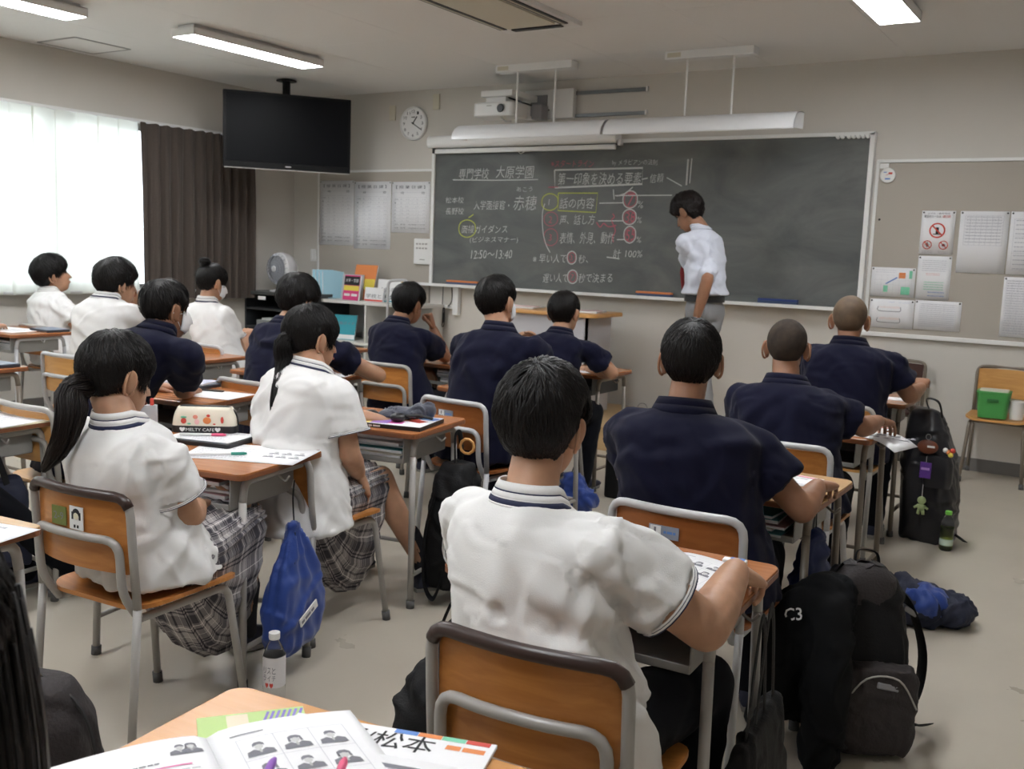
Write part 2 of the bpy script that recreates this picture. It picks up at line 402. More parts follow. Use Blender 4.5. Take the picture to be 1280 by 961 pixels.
ceiling_lamp(-5.95, 3.42, 0, 'lit white ceiling lamp cut off at the top left corner of the view')
ceiling_lamp(-1.34, 5.50, 0, 'lit white ceiling lamp cut off at the top right of the view')
for x, y, w_ in ((-1.34, 3.2, 'above the right column of desks'), (-3.6, 2.9, 'above the middle of the desks'), (-1.34, .6, 'above the foreground desk'), (-3.6, .4, 'above the middle rear desks'), (-5.95, .6, 'near the rear windows')): ceiling_lamp(x, y, 0, 'lit white ceiling lamp out of the frame, '+w_)
# ceiling hatch and air conditioner
h = MB()
for (x, y, a, b) in ((-7.08, 4.64, .46, .018), (-7.08, 5.11, .46, .018), (-7.31, 4.875, .018, .48), (-6.85, 4.875, .018, .48)): h.box((x, y, C-.002), (a, b, .006))
hatch = empty('ceiling_hatch', (0, 0, 0), 0, 'square access hatch flush in the ceiling above the sheer curtain', 'hatch')
h.build('hatch_frame', mat('hatch_grey', (.30,.29,.28), .5), hatch, smooth=False); MB().box((-7.08, 4.875, C-.001), (.44, .45, .005)).build('hatch_panel', m_ceil, hatch, smooth=False)
ac = empty('air_conditioner', (-3.44, 4.95, C), 0, 'cream ceiling cassette air conditioner at the top edge of the view', 'air conditioner')
m_cream = mat('cream_plastic', (.62,.58,.47), .5)
b = MB().prism(rrect(.56, 1.5, .03), -.03, 0); b.build('casing', m_white, ac, smooth=False, bevel=.004)
MB().prism(rrect(.36, 1.15, .02), -.042, -.03).build('grille_panel', m_cream, ac, smooth=False, bevel=.003)
b = MB()
for sx in (-1, 1): b.box((sx*.225, 0, -.034), (.05, 1.2, .008))
for sy in (-1, 1): b.box((0, sy*.645, -.034), (.36, .05, .008))
b.build('air_slot', m_black, ac, smooth=False)
b = MB()
for sx in (-1, 1): b.box((sx*.226, 0, -.038), (.012, 1.18, .006))
b.build('louver', m_cream, ac, smooth=False)
# ================================================================ blackboard
BX0, BX1, BZ0, BZ1 = -5.63, -1.76, 1.075, 2.315
bb = empty('blackboard', (0, 0, 0), 0, 'wide slate blackboard covered in white, pink and yellow chalk writing', 'blackboard')
m_slate = mat('slate', (.060,.068,.066), .42, spec=.4)
nt = m_slate.node_tree; p = nt.nodes['Principled BSDF']; L = nt.links
tc = nt.nodes.new('ShaderNodeTexCoord'); mp = nt.nodes.new('ShaderNodeMapping'); mp.inputs['Scale'].default_value = (1.1, 1, 2.2); mp.inputs['Rotation'].default_value = (0, .35, 0)
n = nt.nodes.new('ShaderNodeTexNoise'); n.inputs['Scale'].default_value = 1.6; n.inputs['Detail'].default_value = 7; n.inputs['Distortion'].default_value = .8; n.inputs['Roughness'].default_value = .62
cr = nt.nodes.new('ShaderNodeValToRGB'); cr.color_ramp.elements[0].color = (.085,.093,.093,1); cr.color_ramp.elements[1].color = (.165,.17,.162,1)
cr.color_ramp.elements[0].position = .33; cr.color_ramp.elements[1].position = .75
L.new(tc.outputs['Object'], mp.inputs[0]); L.new(mp.outputs[0], n.inputs[0]); L.new(n.outputs[0], cr.inputs[0]); L.new(cr.outputs[0], p.inputs['Base Color'])
bcx, bcz = (BX0+BX1)/2, (BZ0+BZ1)/2
MB().box((bcx, D-.028, bcz), (BX1-BX0, .03, BZ1-BZ0)).build('board_surface', m_slate, bb, smooth=False)
f = MB()
for x in (BX0-.008, BX1+.014): f.box((x, D-.03, bcz), (.034, .06, BZ1-BZ0+.04))
f.box((bcx, D-.03, BZ1+.012), (BX1-BX0+.06, .06, .028)); f.build('frame', m_white, bb, smooth=False, bevel=.003)
f = MB(); f.box(((BX0+BX1)/2-.08, D-.075, BZ0-.008), (BX1-BX0+.22, .13, .014)); f.box(((BX0+BX1)/2-.08, D-.137, BZ0-.002), (BX1-BX0+.22, .008, .026)); f.build('chalk_tray', m_white, bb, smooth=False, bevel=.002)
MB().box((-5.35, D-.03, .93), (.06, .05, .26)).build('bracket', m_white, bb, smooth=False, bevel=.004)
ch_w = mat('chalk_white', (.60,.61,.60), .9, spec=.1); ch_p = mat('chalk_pink', (.52,.13,.17), .9, spec=.1); ch_y = mat('chalk_yellow', (.52,.56,.12), .9, spec=.1)
ch_c = ch_w
CH = dict(w=ch_w, p=ch_p, y=ch_y, c=ch_c, W=ch_w)
YC = D-.0445
rr = random.Random(2)
for c_, t, x, z, w_, h_, sl in CHALK_TEXT:
    X = Vector((w_, 0, sl)).normalized(); Y = Vector((.10, 0, 1)).normalized()
    text_obj('chalk_writing', t, CH[c_], (x, YC, z), X, Y, w_, h_, bb, jitter=.0022, offset=-.006, keep=len(t) == 1)
for s in CHALK_LINES:
    if s[1] == 'o':
        c_, _, x, z, a, b2 = s; pts = [(x+a*math.cos(t*2*PI/24+.3)*(1+.03*math.sin(t)), YC-.001, z+b2*math.sin(t*2*PI/24+.3)) for t in range(25)]
    else:
        c_ = s[0]; pts = [(x+rr.uniform(-.002, .002), YC-.001, z) for x, z in s[1]]
        pts = smooth_path(pts, 5) if len(pts) in (5, 6) and c_ != 'W' and c_ != 'y' else pts
    MB().tube(pts, .0075 if c_ == 'W' else .003 if (c_ == 'p' and s[1] == 'o') else .0045, 4, flat=.3, up=(0, 1, 0)).build('chalk_stroke', CH[c_], bb, smooth=False)
# magnets along the top right edge
for i in range(7):
    t = MB(); x = -1.985+i*.033+(.012 if i > 1 else 0)
    t.lathe([(.0, 0), (.014, 0), (.015, .004), (.010, .012), (.013, .026), (0, .028)], (x, D-.062, 2.305), 10, rot(PI/2))
    tag(t.build('magnet', m_white), 'round silver magnet in the row on the blackboard upper right edge', 'magnet', 'magnets on the blackboard edge')
def eraser(x, z, w, c, lab):
    e = empty('board_eraser', (x, D-.095, z), 0, lab, 'eraser')
    MB().box((0, 0, .012), (w, .055, .022)).build('felt', mat('felt_blue', (.06,.09,.17), .9), e, smooth=False, bevel=.004)
    MB().box((0, 0, .031), (w, .05, .016)).build('grip', c, e, smooth=False, bevel=.004)
m_or = mat('eraser_orange', (.72,.22,.07), .6)
eraser(-5.24, 1.082, .34, m_or, 'orange backed board eraser on the tray under the left end of the writing')
eraser(-3.345, 1.082, .31, m_or, 'orange backed board eraser on the tray left of the teacher')
eraser(-2.33, 1.082, .30, mat('eraser_blue', (.03,.06,.22), .6), 'blue board eraser on the tray right of the teacher')
# roll-up projection screen above the board
sc = empty('projection_screen', (0, 0, 0), 0, 'white roll-up projection screen housing mounted over the left half of the blackboard', 'screen')
prof = [(D-.17, 2.33), (D-.17, 2.385), (D-.15, 2.41), (D-.05, 2.415), (D-.04, 2.31), (D-.15, 2.305)]
MB().rings([[(x, y, z) for y, z in prof] for x in (-5.64, -3.73)]).build('housing', m_white, sc, smooth=False, bevel=.012)
MB().box((-4.69, D-.09, 2.278), (1.86, .03, .04)).build('weight_bar', m_white, sc, smooth=False, bevel=.006)
MB().box((-5.60, D-.10, 2.285), (.02, .04, .05)).build('end_cap', m_black, sc, smooth=False, bevel=.004)
MB().tube([(-4.69, D-.10, 2.255), (-4.66, D-.11, 2.238), (-4.63, D-.10, 2.255)], .004, 6).build('pull_loop', m_white, sc)
MB().box((-3.715, D-.10, 2.31), (.03, .05, .05)).build('end_bracket', m_alu, sc, smooth=False, bevel=.004)
# two hanging board lamps
for (x0, x1, bx0, bx1, rods, lab) in ((-4.88, -3.52, -4.505, -3.82, (-4.33, -3.985), 'white curved board lamp hanging over the left half of the blackboard'), (-3.50, -2.08, -3.058, -2.405, (-2.905, -2.56), 'white curved board lamp hanging over the right half of the blackboard')):
    t = empty('board_lamp', (0, 0, 0), 0, lab, 'lamp'); yy = 6.78
    MB().box(((bx0+bx1)/2, yy, 2.822), (bx1-bx0, .11, .056)).build('ceiling_base', m_white, t, smooth=False, bevel=.004)
    MB().box((bx0+.07, yy-.057, 2.822), (.10, .004, .03)).build('rating_label', m_cream, t, smooth=False)
    for rx in rods: MB().tube([(rx, yy, 2.80), (rx, yy, 2.40)], .008, 8).build('rod', m_white, t)
    arc = [(yy-.13+.17*math.sin(a), 2.285+.13*(1-math.cos(a)*1)) for a in [0]]
    n_ = 8; outer = []; inner = []
    for k in range(n_+1):
        a = PI/2*k/n_; outer.append((yy+.05-.16*math.cos(a), 2.285+.125*math.sin(a)))
    outer.append((yy+.11, 2.41)); poly = outer+[(y+.006, z-.006) for y, z in reversed(outer)]
    MB().rings([[(x0 if i == 0 else x1, y, z) for y, z in poly] for i in (0, 1)]).build('shade', m_led_off, t)
    for x in (x0+.002, x1-.002): MB().rings([[(x+d, y, z) for y, z in outer+[(yy+.11, 2.30)]] for d in (-.002, .002)]).build('end_cap', m_led_off, t, smooth=False)
    MB().tube([(x0+.06, yy+.05, 2.34), (x1-.06, yy+.05, 2.34)], .013, 8).build('tube', m_white_plastic, t)
# projector on its wall arm
pj = empty('projector', (0, 0, 0), 0, 'white short-throw projector on a wall arm above the blackboard', 'projector')
MB().box((-4.43, D-.035, 2.65), (.48, .06, .24)).build('wall_plate', m_white, pj, smooth=False, bevel=.004)
MB().box((-4.52, D-.07, 2.64), (.16, .012, .17)).build('plate_recess', mat('steel_grey', (.25,.25,.26), .5), pj, smooth=False)
MB().prism(rrect(.40, .26, .04), 2.50, 2.615, (-4.69, 7.10, 0)).build('body', m_white_plastic, pj, bevel=.012)
MB().lathe([(.03, 0), (.035, .01), (.03, .018)], (-4.60, 6.965, 2.56), 12, rot(PI/2)).build('lens_window', m_black, pj)
MB().box((-4.72, 6.968, 2.585), (.05, .002, .006)).build('logo', m_grey, pj, smooth=False)
MB().box((-4.66, 7.18, 2.685), (.31, .40, .05)).build('arm', m_white, pj, smooth=False, bevel=.006)
MB().tube([(-4.6, 7.05, 2.66), (-4.50, 7.25, 2.62), (-4.42, 7.44, 2.60)], .007, 6).build('cable', m_black, pj)
MB().box((-4.43, 7.30, 2.56), (.10, .12, .12)).build('arm_joint', mat('steel_grey', (.25,.25,.26), .5), pj, smooth=False, bevel=.01)
MB().box((-4.69, 7.10, 2.637), (.20, .16, .05)).build('neck', m_white, pj, smooth=False, bevel=.006)
MB().tube([(-4.62, 7.0, 2.50), (-4.58, 7.0, 2.46), (-4.52, 7.0, 2.455)], .006, 6).build('cable', m_grey, pj)
for z in (2.735, 2.55):
    r = empty('wall_rail', (0, 0, 0), 0, ('upper' if z > 2.6 else 'lower')+' dark sliding rail on the wall right of the projector plate', 'rail')
    MB().box((-3.87, D-.012, z), (.66, .022, .028)).build('rail_channel', mat('rail_grey', (.18,.19,.20), .4, metal=.5), r, smooth=False, bevel=.002)
    MB().box((-3.54, D-.014, z), (.014, .03, .04)).build('end_stop', m_white, r, smooth=False)
# wall clock 13:20
ck = empty('wall_clock', (-5.905, D, 2.548), 0, 'round white wall clock showing twenty past one', 'clock')
MB().lathe([(.150, 0), (.156, .01), (.154, .035), (.145, .042), (.138, .036), (.136, .030), (0, .030)][::1], (0, 0, 0), 32, rot(PI/2), cap=False).build('rim', m_white_plastic, ck)
MB().lathe([(0, .0305), (.139, .0305)], (0, 0, 0), 32, rot(PI/2), cap=False).build('dial', mat('dial_white', (.82,.82,.82), .6), ck, smooth=False)
m_ink = mat('ink_black', (.015,.015,.018), .7)
for h_ in range(1, 13):
    a = math.radians(h_*30); text_obj('numeral', str(h_), m_ink, (.108*math.sin(a)-(.018 if h_ > 9 else .011), -.0318, .108*math.cos(a)-.014), (1,0,0), (0,0,1), .036 if h_ > 9 else .021, .028, ck)
MB().box((.022, -.034, .031), (.010, .002, .075), rot(0, math.radians(38))).build('hour_hand', m_ink, ck, smooth=False)
MB().box((.038, -.036, -.024), (.008, .002, .13), rot(0, math.radians(121))).build('minute_hand', m_ink, ck, smooth=False)
MB().sph((0, -.035, 0), .009, 10, 6).build('hand_hub', m_ink, ck)
text_obj('maker_mark', '━ ━━', m_ink, (-.02, -.0318, .052), (1,0,0), (0,0,1), .04, .009, ck)
# small cream wall plates
for x, z, lab in ((-6.173, 2.655, 'cream blank wall plate left of the clock'), (-5.66, 2.735, 'cream blank wall plate right of the clock near the ceiling')):
    tag(MB().box((x, D-.008, z), (.075, .016, .14)).build('wall_plate', m_cream, smooth=False, bevel=.004), lab, 'wall plate')
sw = empty('light_switch', (-7.17, D-.006, 1.29), 0, 'white double light switch on the wall beside the fan', 'switch')
MB().box((0, 0, 0), (.075, .012, .125)).build('plate', m_white_plastic, sw, smooth=False, bevel=.003)
for sx in (-1, 1): MB().box((sx*.016, -.007, 0), (.024, .006, .09)).build('rocker', m_white_plastic, sw, smooth=False, bevel=.002)
# ================================================================ pin boards and notices
m_pin = mat('pinboard_cloth', (.44,.405,.355), .9, spec=.1, bump=.2, bscale=300)
pb = empty('pinboard', (0, 0, 0), 0, 'long beige pin board with notices on the wall right of the blackboard', 'pin board')
MB().box((-.75, D-.012, 1.52), (1.90, .02, 1.20)).build('board_panel', m_pin, pb, smooth=False)
f = MB(); f.box((-1.70, D-.014, 1.52), (.022, .028, 1.24)); f.box((-.75, D-.014, 2.135), (1.92, .028, .022)); f.build('frame', m_white, pb, smooth=False, bevel=.002)
f = MB(); f.box((-.75, D-.02, .908), (1.94, .04, .03)); f.build('bottom_ledge', m_white, pb, smooth=False, bevel=.003)
MB().box((-1.655, D-.03, 2.10), (.06, .006, .035)).build('name_plate', m_white, pb, smooth=False)
pl = empty('pinboard', (0, 0, 0), 0, 'beige pin board with three timetable sheets left of the blackboard', 'pin board')
MB().box((-6.38, D-.012, 1.50), (1.40, .02, 1.22)).build('board_panel', m_pin, pl, smooth=False)
f = MB(); f.box((-7.09, D-.014, 1.50), (.022, .028, 1.22)); f.box((-6.385, D-.014, 2.12), (1.42, .028, .022)); f.build('frame', m_white, pl, smooth=False, bevel=.002)
m_paper = mat('paper', (.84,.84,.86), .8, spec=.2); m_print = mat('print_grey', (.20,.20,.23), .8); m_print2 = mat('print_light', (.52,.52,.57), .8)
m_red = mat('print_red', (.62,.07,.05), .7); m_green = mat('print_green', (.20,.58,.38), .7); m_blue = mat('print_blue', (.12,.25,.6), .7); m_orp = mat('print_orange', (.75,.25,.08), .7)
def hrect(mb, x0, z0, x1, z1, y, mi=0): mb.add([(x0, y, z0), (x1, y, z0), (x1, y, z1), (x0, y, z1)], [(0, 1, 2, 3)], mi)
def wall_sheet(name, x0, z0, x1, z1, label, cat='notice', group=None, lift=.004):
    t = empty(name, ((x0+x1)/2, D-.024, (z0+z1)/2), 0, label, cat, group); w = x1-x0; h_ = z1-z0
    MB().grid(lambda u, v: ((u-.5)*w, -lift*(1-(2*u-1)**2)-.001, (v-.5)*h_), 7, 3).build('sheet', m_paper, t, solid=.0012, angle=180)
    for sx in (-1, 1): MB().sph((sx*(w/2-.012), -.006, h_/2-.012), (.006, .004, .006), 8, 5).build('pin', m_black, t)
    return t, w, h_
YP = -.0085
def rows_text(t, w, h_, y0, y1, n, cols, m_, sz=.6):
    b = MB(); r = random.Random(int(w*1000+n))
    for i in range(n):
        z = y0+(y1-y0)*i/max(1, n-1); hh = abs(y1-y0)/max(1, n)*sz*.5
        for c0, c1 in cols:
            x = c0
            while x < c1:
                L_ = min(c1-x, r.uniform(.008, .022)); hrect(b, x, z-hh/2, x+L_*.8, z+hh/2, YP); x += L_
    return b.build('print_rows', m_, t, smooth=False)
def gridlines(t, x0, z0, x1, z1, nx, nz, m_, th=.0015):
    b = MB()
    for i in range(nx+1): x = x0+(x1-x0)*i/nx; hrect(b, x-th/2, z0, x+th/2, z1, YP-.0003)
    for i in range(nz+1): z = z0+(z1-z0)*i/nz; hrect(b, x0, z-th/2, x1, z+th/2, YP-.0003)
    return b.build('ruled_lines', m_, t, smooth=False)
days = ['月木日課', '短縮日課', '木曜日課']
for k, (x0, x1, z0, z1, nr) in enumerate(((-7.07, -6.62, 1.40, 2.03, 13), (-6.615, -6.155, 1.375, 2.02, 13), (-6.145, -5.69, 1.54, 2.015, 9))):
    t, w, h_ = wall_sheet('timetable_sheet', x0, z0, x1, z1, 'printed timetable sheet, '+('leftmost' if k == 0 else 'middle' if k == 1 else 'shorter right one')+' of the three on the left pin board', 'timetable', 'timetable sheets', .003)
    text_obj('heading', '【 '+'授 業 日 課'+' 】', m_print, (-w*.38, YP, h_/2-.065), (1,0,0), (0,0,1), w*.76, .03, t)
    text_obj('heading', '時　　　　　間', m_print, (-w*.25, YP, h_/2-.115), (1,0,0), (0,0,1), w*.62, .022, t)
    zt = h_/2-.145; zb = -h_/2+.03; gridlines(t, -w*.43, zb, w*.43, zt+.045, 1, 1, m_print2); gridlines(t, -w*.43, zb, w*.43, zt, 1, nr, m_print2)
    for i in range(nr):
        z = zb+(zt-zb)*(nr-1-i+.28)/nr; hh = (zt-zb)/nr*.30
        lab = ('SHR' if i == 0 else '清掃' if i == nr-2 else '放課' if i == nr-1 else str(i))
        text_obj('row_label', lab, m_print, (-w*.41, YP, z), (1,0,0), (0,0,1), w*.10 if len(lab) > 1 else w*.03, hh, t)
        if i < nr-2: text_obj('row_times', '%d : %02d 〜 %d : %02d' % (8+i*9//13+(i > 6), (25+i*50) % 60, 9+i*9//13+(i > 6), (15+i*50) % 60), m_print2, (-w*.26, YP, z), (1,0,0), (0,0,1), w*.66, hh, t)
        else: text_obj('row_times', '清掃・放課後の日程', m_print, (-w*.26, YP, z), (1,0,0), (0,0,1), w*.66, hh, t)
def ban(t, x, z, r, glyph=0):
    pts = [(x+r*math.cos(a*2*PI/20), YP-.001, z+r*math.sin(a*2*PI/20)) for a in range(21)]
    b = MB().tube(pts, r*.1, 4, flat=.3, up=(0, 1, 0)); b.tube([(x-r*.7, YP-.001, z+r*.7), (x+r*.7, YP-.001, z-r*.7)], r*.1, 4, flat=.3, up=(0, 1, 0)); b.build('ban_ring', m_red, t, smooth=False)
    b = MB()
    if glyph == 0: hrect(b, x-r*.2, z-r*.45, x+r*.2, z+r*.45, YP-.0005); hrect(b, x-r*.55, z-r*.6, x+r*.55, z-r*.45, YP-.0005)
    elif glyph == 1: b.sph((x, YP, z+r*.4), (r*.17, .001, r*.17), 8, 5); hrect(b, x-r*.15, z-r*.5, x+r*.15, z+r*.2, YP-.0005); hrect(b, x-r*.5, z-r*.05, x+r*.5, z+r*.1, YP-.0005)
    else: b.sph((x, YP, z), (r*.4, .001, r*.3), 8, 5)
    b.build('pictogram', m_ink, t, smooth=False)
t, w, h_ = wall_sheet('notice_sheet', -1.375, 1.49, -1.155, 1.79, 'white notice with three red prohibition rings on the right pin board', group='notices')
text_obj('headline', 'スマホ・携帯電話', m_print, (-w*.33, YP, h_*.42), (1,0,0), (0,0,1), w*.66, .012, t); text_obj('headline', '教室内ルールは', m_ink, (-w*.42, YP, h_*.34), (1,0,0), (0,0,1), w*.5, .018, t); text_obj('headline', '厳禁', m_red, (w*.12, YP, h_*.34), (1,0,0), (0,0,1), w*.24, .018, t)
ban(t, 0, .015, .048, 0); ban(t, -.058, -.085, .028, 1); ban(t, .048, -.085, .028, 2); rows_text(t, w, h_, -.128, -.138, 2, [(-.09, -.02), (.015, .085)], m_print, .5)
t, w, h_ = wall_sheet('notice_sheet', -1.372, 1.175, -1.152, 1.478, 'portrait notice with small red and green print directly below the prohibition notice', group='notices')
rows_text(t, w, h_, .12, .05, 6, [(-.08, .08)], m_print2); rows_text(t, w, h_, .03, .02, 2, [(-.05, .04)], m_red); rows_text(t, w, h_, -.03, -.08, 4, [(-.06, .07)], m_green); rows_text(t, w, h_, -.10, -.125, 2, [(-.03, .08)], m_blue)
t, w, h_ = wall_sheet('notice_sheet', -1.125, 1.372, -.82, 1.79, 'large notice with a faint grid of print right of the prohibition notice', group='notices')
gridlines(t, -.12, -.02, .12, .18, 7, 9, m_print2); rows_text(t, w, h_, .17, 0, 9, [(-.11, .11)], m_print2, .5)
t, w, h_ = wall_sheet('notice_sheet', -.812, 1.372, -.50, 1.79, 'large notice running off the right edge, upper of the two there', group='notices')
gridlines(t, -.13, -.18, .12, .16, 2, 3, m_print2); rows_text(t, w, h_, .15, -.17, 12, [(-.12, .11)], m_print2, .4)
t, w, h_ = wall_sheet('notice_sheet', -.815, .952, -.52, 1.355, 'ruled table sheet running off the right edge, lower of the two there', group='notices')
gridlines(t, -.13, -.18, .13, .18, 7, 22, m_print2, .001); rows_text(t, w, h_, .175, -.175, 22, [(-.125, .125)], m_print2, .5)
t, w, h_ = wall_sheet('notice_sheet', -1.682, 1.18, -1.382, 1.388, 'landscape map notice with an orange square, blue arrow and green blocks', group='notices')
b = MB(); hrect(b, .04, .03, .085, .07, YP); b.build('orange_block', m_orp, t, smooth=False)
b = MB(); hrect(b, -.06, -.07, -.03, -.025, YP); hrect(b, .06, -.085, .12, -.03, YP); hrect(b, .11, .03, .13, .085, YP); b.build('green_block', m_green, t, smooth=False)
MB().tube([(.03, YP, .035), (-.045, YP, -.012)], .004, 4, flat=.3, up=(0, 1, 0)).build('arrow', m_blue, t, smooth=False); rows_text(t, w, h_, .085, .07, 2, [(-.12, .02)], m_print2); gridlines(t, -.12, -.09, .13, .05, 6, 4, m_print2, .0008)
t, w, h_ = wall_sheet('notice_sheet', -1.675, .957, -1.372, 1.162, 'landscape notice with two hooked rows of coloured print at lower left of the pin board', group='notices')
for z in (.05, -.03):
    rows_text(t, w, h_, z, z-.008, 2, [(-.08, .06)], m_orp, .6); pts = smooth_path([(-.09, YP, z), (-.09, YP, z-.03), (0, YP, z-.033), (.06, YP, z-.03), (.06, YP, z)], 4)
    MB().tube(pts, .002, 4, flat=.3, up=(0, 1, 0)).build('route_line', m_print, t, smooth=False)
rows_text(t, w, h_, .085, .08, 2, [(-.02, .02), (.05, .12)], m_blue, .5)
t, w, h_ = wall_sheet('notice_sheet', -1.367, .962, -1.062, 1.168, 'landscape sheet of faint tables beside the hooked coloured print', group='notices')
gridlines(t, -.12, -.08, .12, .08, 9, 14, m_print2, .0007); rows_text(t, w, h_, .078, -.075, 12, [(-.115, .115)], m_print2, .4)
th = empty('wall_thermometer', (-1.625, D-.025, 2.035), 0, 'small round thermometer dial hanging at the pin board upper corner', 'thermometer')
MB().lathe([(0, 0), (.052, 0), (.054, .012), (.049, .018), (.045, .013), (0, .013)], (0, 0, 0), 24, rot(PI/2), cap=False).build('case', m_white_plastic, th)
b = MB(); b.tube([(-.012, -.0145, .0), (.012, -.0145, .012)], .0015, 4); b.build('needle', m_red, th); b = MB(); hrect(b, -.018, -.03, .018, -.02, -.014); hrect(b, -.03, .018, -.008, .024, -.014); b.build('dial_print', m_blue, th, smooth=False)
b = MB(); hrect(b, .004, .006, .03, .02, -.014); b.build('dial_red', m_red, th, smooth=False)
MB().sph((-1.66, D-.026, 1.725), (.008, .006, .008), 8, 5).build('pin', m_black, pb)
# phone-like wall unit and cables left of the board
wb = empty('wall_controller', (-5.74, D-.03, 1.37), 0, 'white wall control box with a row of buttons left of the blackboard', 'control box')
MB().box((0, 0, 0), (.21, .06, .24)).build('case', m_white_plastic, wb, smooth=False, bevel=.01)
b = MB()
for i in range(4):
    for j in range(2): b.box((-.06+i*.035, -.033, .03+j*.04), (.02, .006, .014))
b.build('button_row', m_grey, wb, smooth=False); MB().box((0, -.031, -.075), (.06, .002, .008)).build('maker_mark', m_grey, wb, smooth=False)
tag(MB().tube(smooth_path([(-5.80, D-.02, 1.25), (-5.90, D-.01, 1.16), (-5.91, D-.01, 1.0), (-5.905, D-.01, .93)], 5), .004, 6).build('cable', m_grey), 'thin grey cable curving down from the wall control box', 'cable')
cb = MB(); r9 = random.Random(5)
cb.tube([(-5.50, D-.04, 1.06), (-5.505, D-.04, .86)], .004, 6)
for k in range(5):
    cb.tube(smooth_path([(-5.53+k*.015, D-.05, .86), (-5.545+k*.02, D-.06, .74-k*.01), (-5.51, D-.055, .70), (-5.47-k*.006, D-.05, .76), (-5.50, D-.05, .86)], 5), .005, 5)
cb.tube(smooth_path([(-5.40, D-.04, 1.05), (-5.40, D-.04, .92), (-5.47, D-.05, .86), (-5.6, D-.04, .85), (-5.68, D-.04, .80)], 5), .005, 5)
tag(cb.build('cable_bundle', m_black), 'bundle of black cables hanging below the left end of the chalk tray', 'cable')
so = empty('wall_socket_strip', (-5.55, D-.02, .87), 0, 'white socket strip with plugs on the wall below the blackboard left end', 'socket')
MB().box((0, 0, 0), (.34, .03, .035)).build('strip', m_white_plastic, so, smooth=False, bevel=.004)
for x in (-.12, -.04, .10): MB().box((x, -.025, 0), (.03, .03, .025)).build('plug', m_white_plastic, so, smooth=False, bevel=.004)
# ================================================================ chairs and desks
w_back = wood('chair_plywood', (.42,.155,.035), (.56,.235,.06), .3, 0)
w_back2 = wood('chair_plywood_dark', (.27,.085,.022), (.36,.125,.035), .3, 0)
w_back3 = wood('chair_plywood_light', (.60,.30,.095), (.70,.38,.13), .32, 0)
w_desk = wood('desk_laminate', (.36,.135,.05), (.47,.19,.075), .2, 0, 4)
w_desk2 = wood('desk_laminate_pale', (.50,.30,.14), (.58,.36,.18), .25, 0, 4)
w_deskw = wood('desk_laminate_cream', (.66,.60,.45), (.70,.64,.49), .25, 0, 4)
w_fore = wood('desk_laminate_orange', (.55,.26,.09), (.62,.31,.115), .25, 0, 4)
m_edge = wood('desk_edge', (.20,.07,.03), (.26,.10,.04), .4, 0)
m_tube = mat('tube_steel', (.36,.345,.325), .35, spec=.6)
m_tubeb = mat('tube_steel_bronze', (.20,.165,.13), .35, spec=.6)
m_tubew = mat('tube_steel_grey', (.47,.47,.485), .33, spec=.6)
m_rub = mat('rubber_grey', (.10,.10,.10), .7)
m_trim = mat('trim_brown', (.035,.018,.015), .35)
m_stk = mat('sticker_silver', (.30,.33,.40), .4); m_stw = mat('sticker_white', (.8,.8,.8), .6)
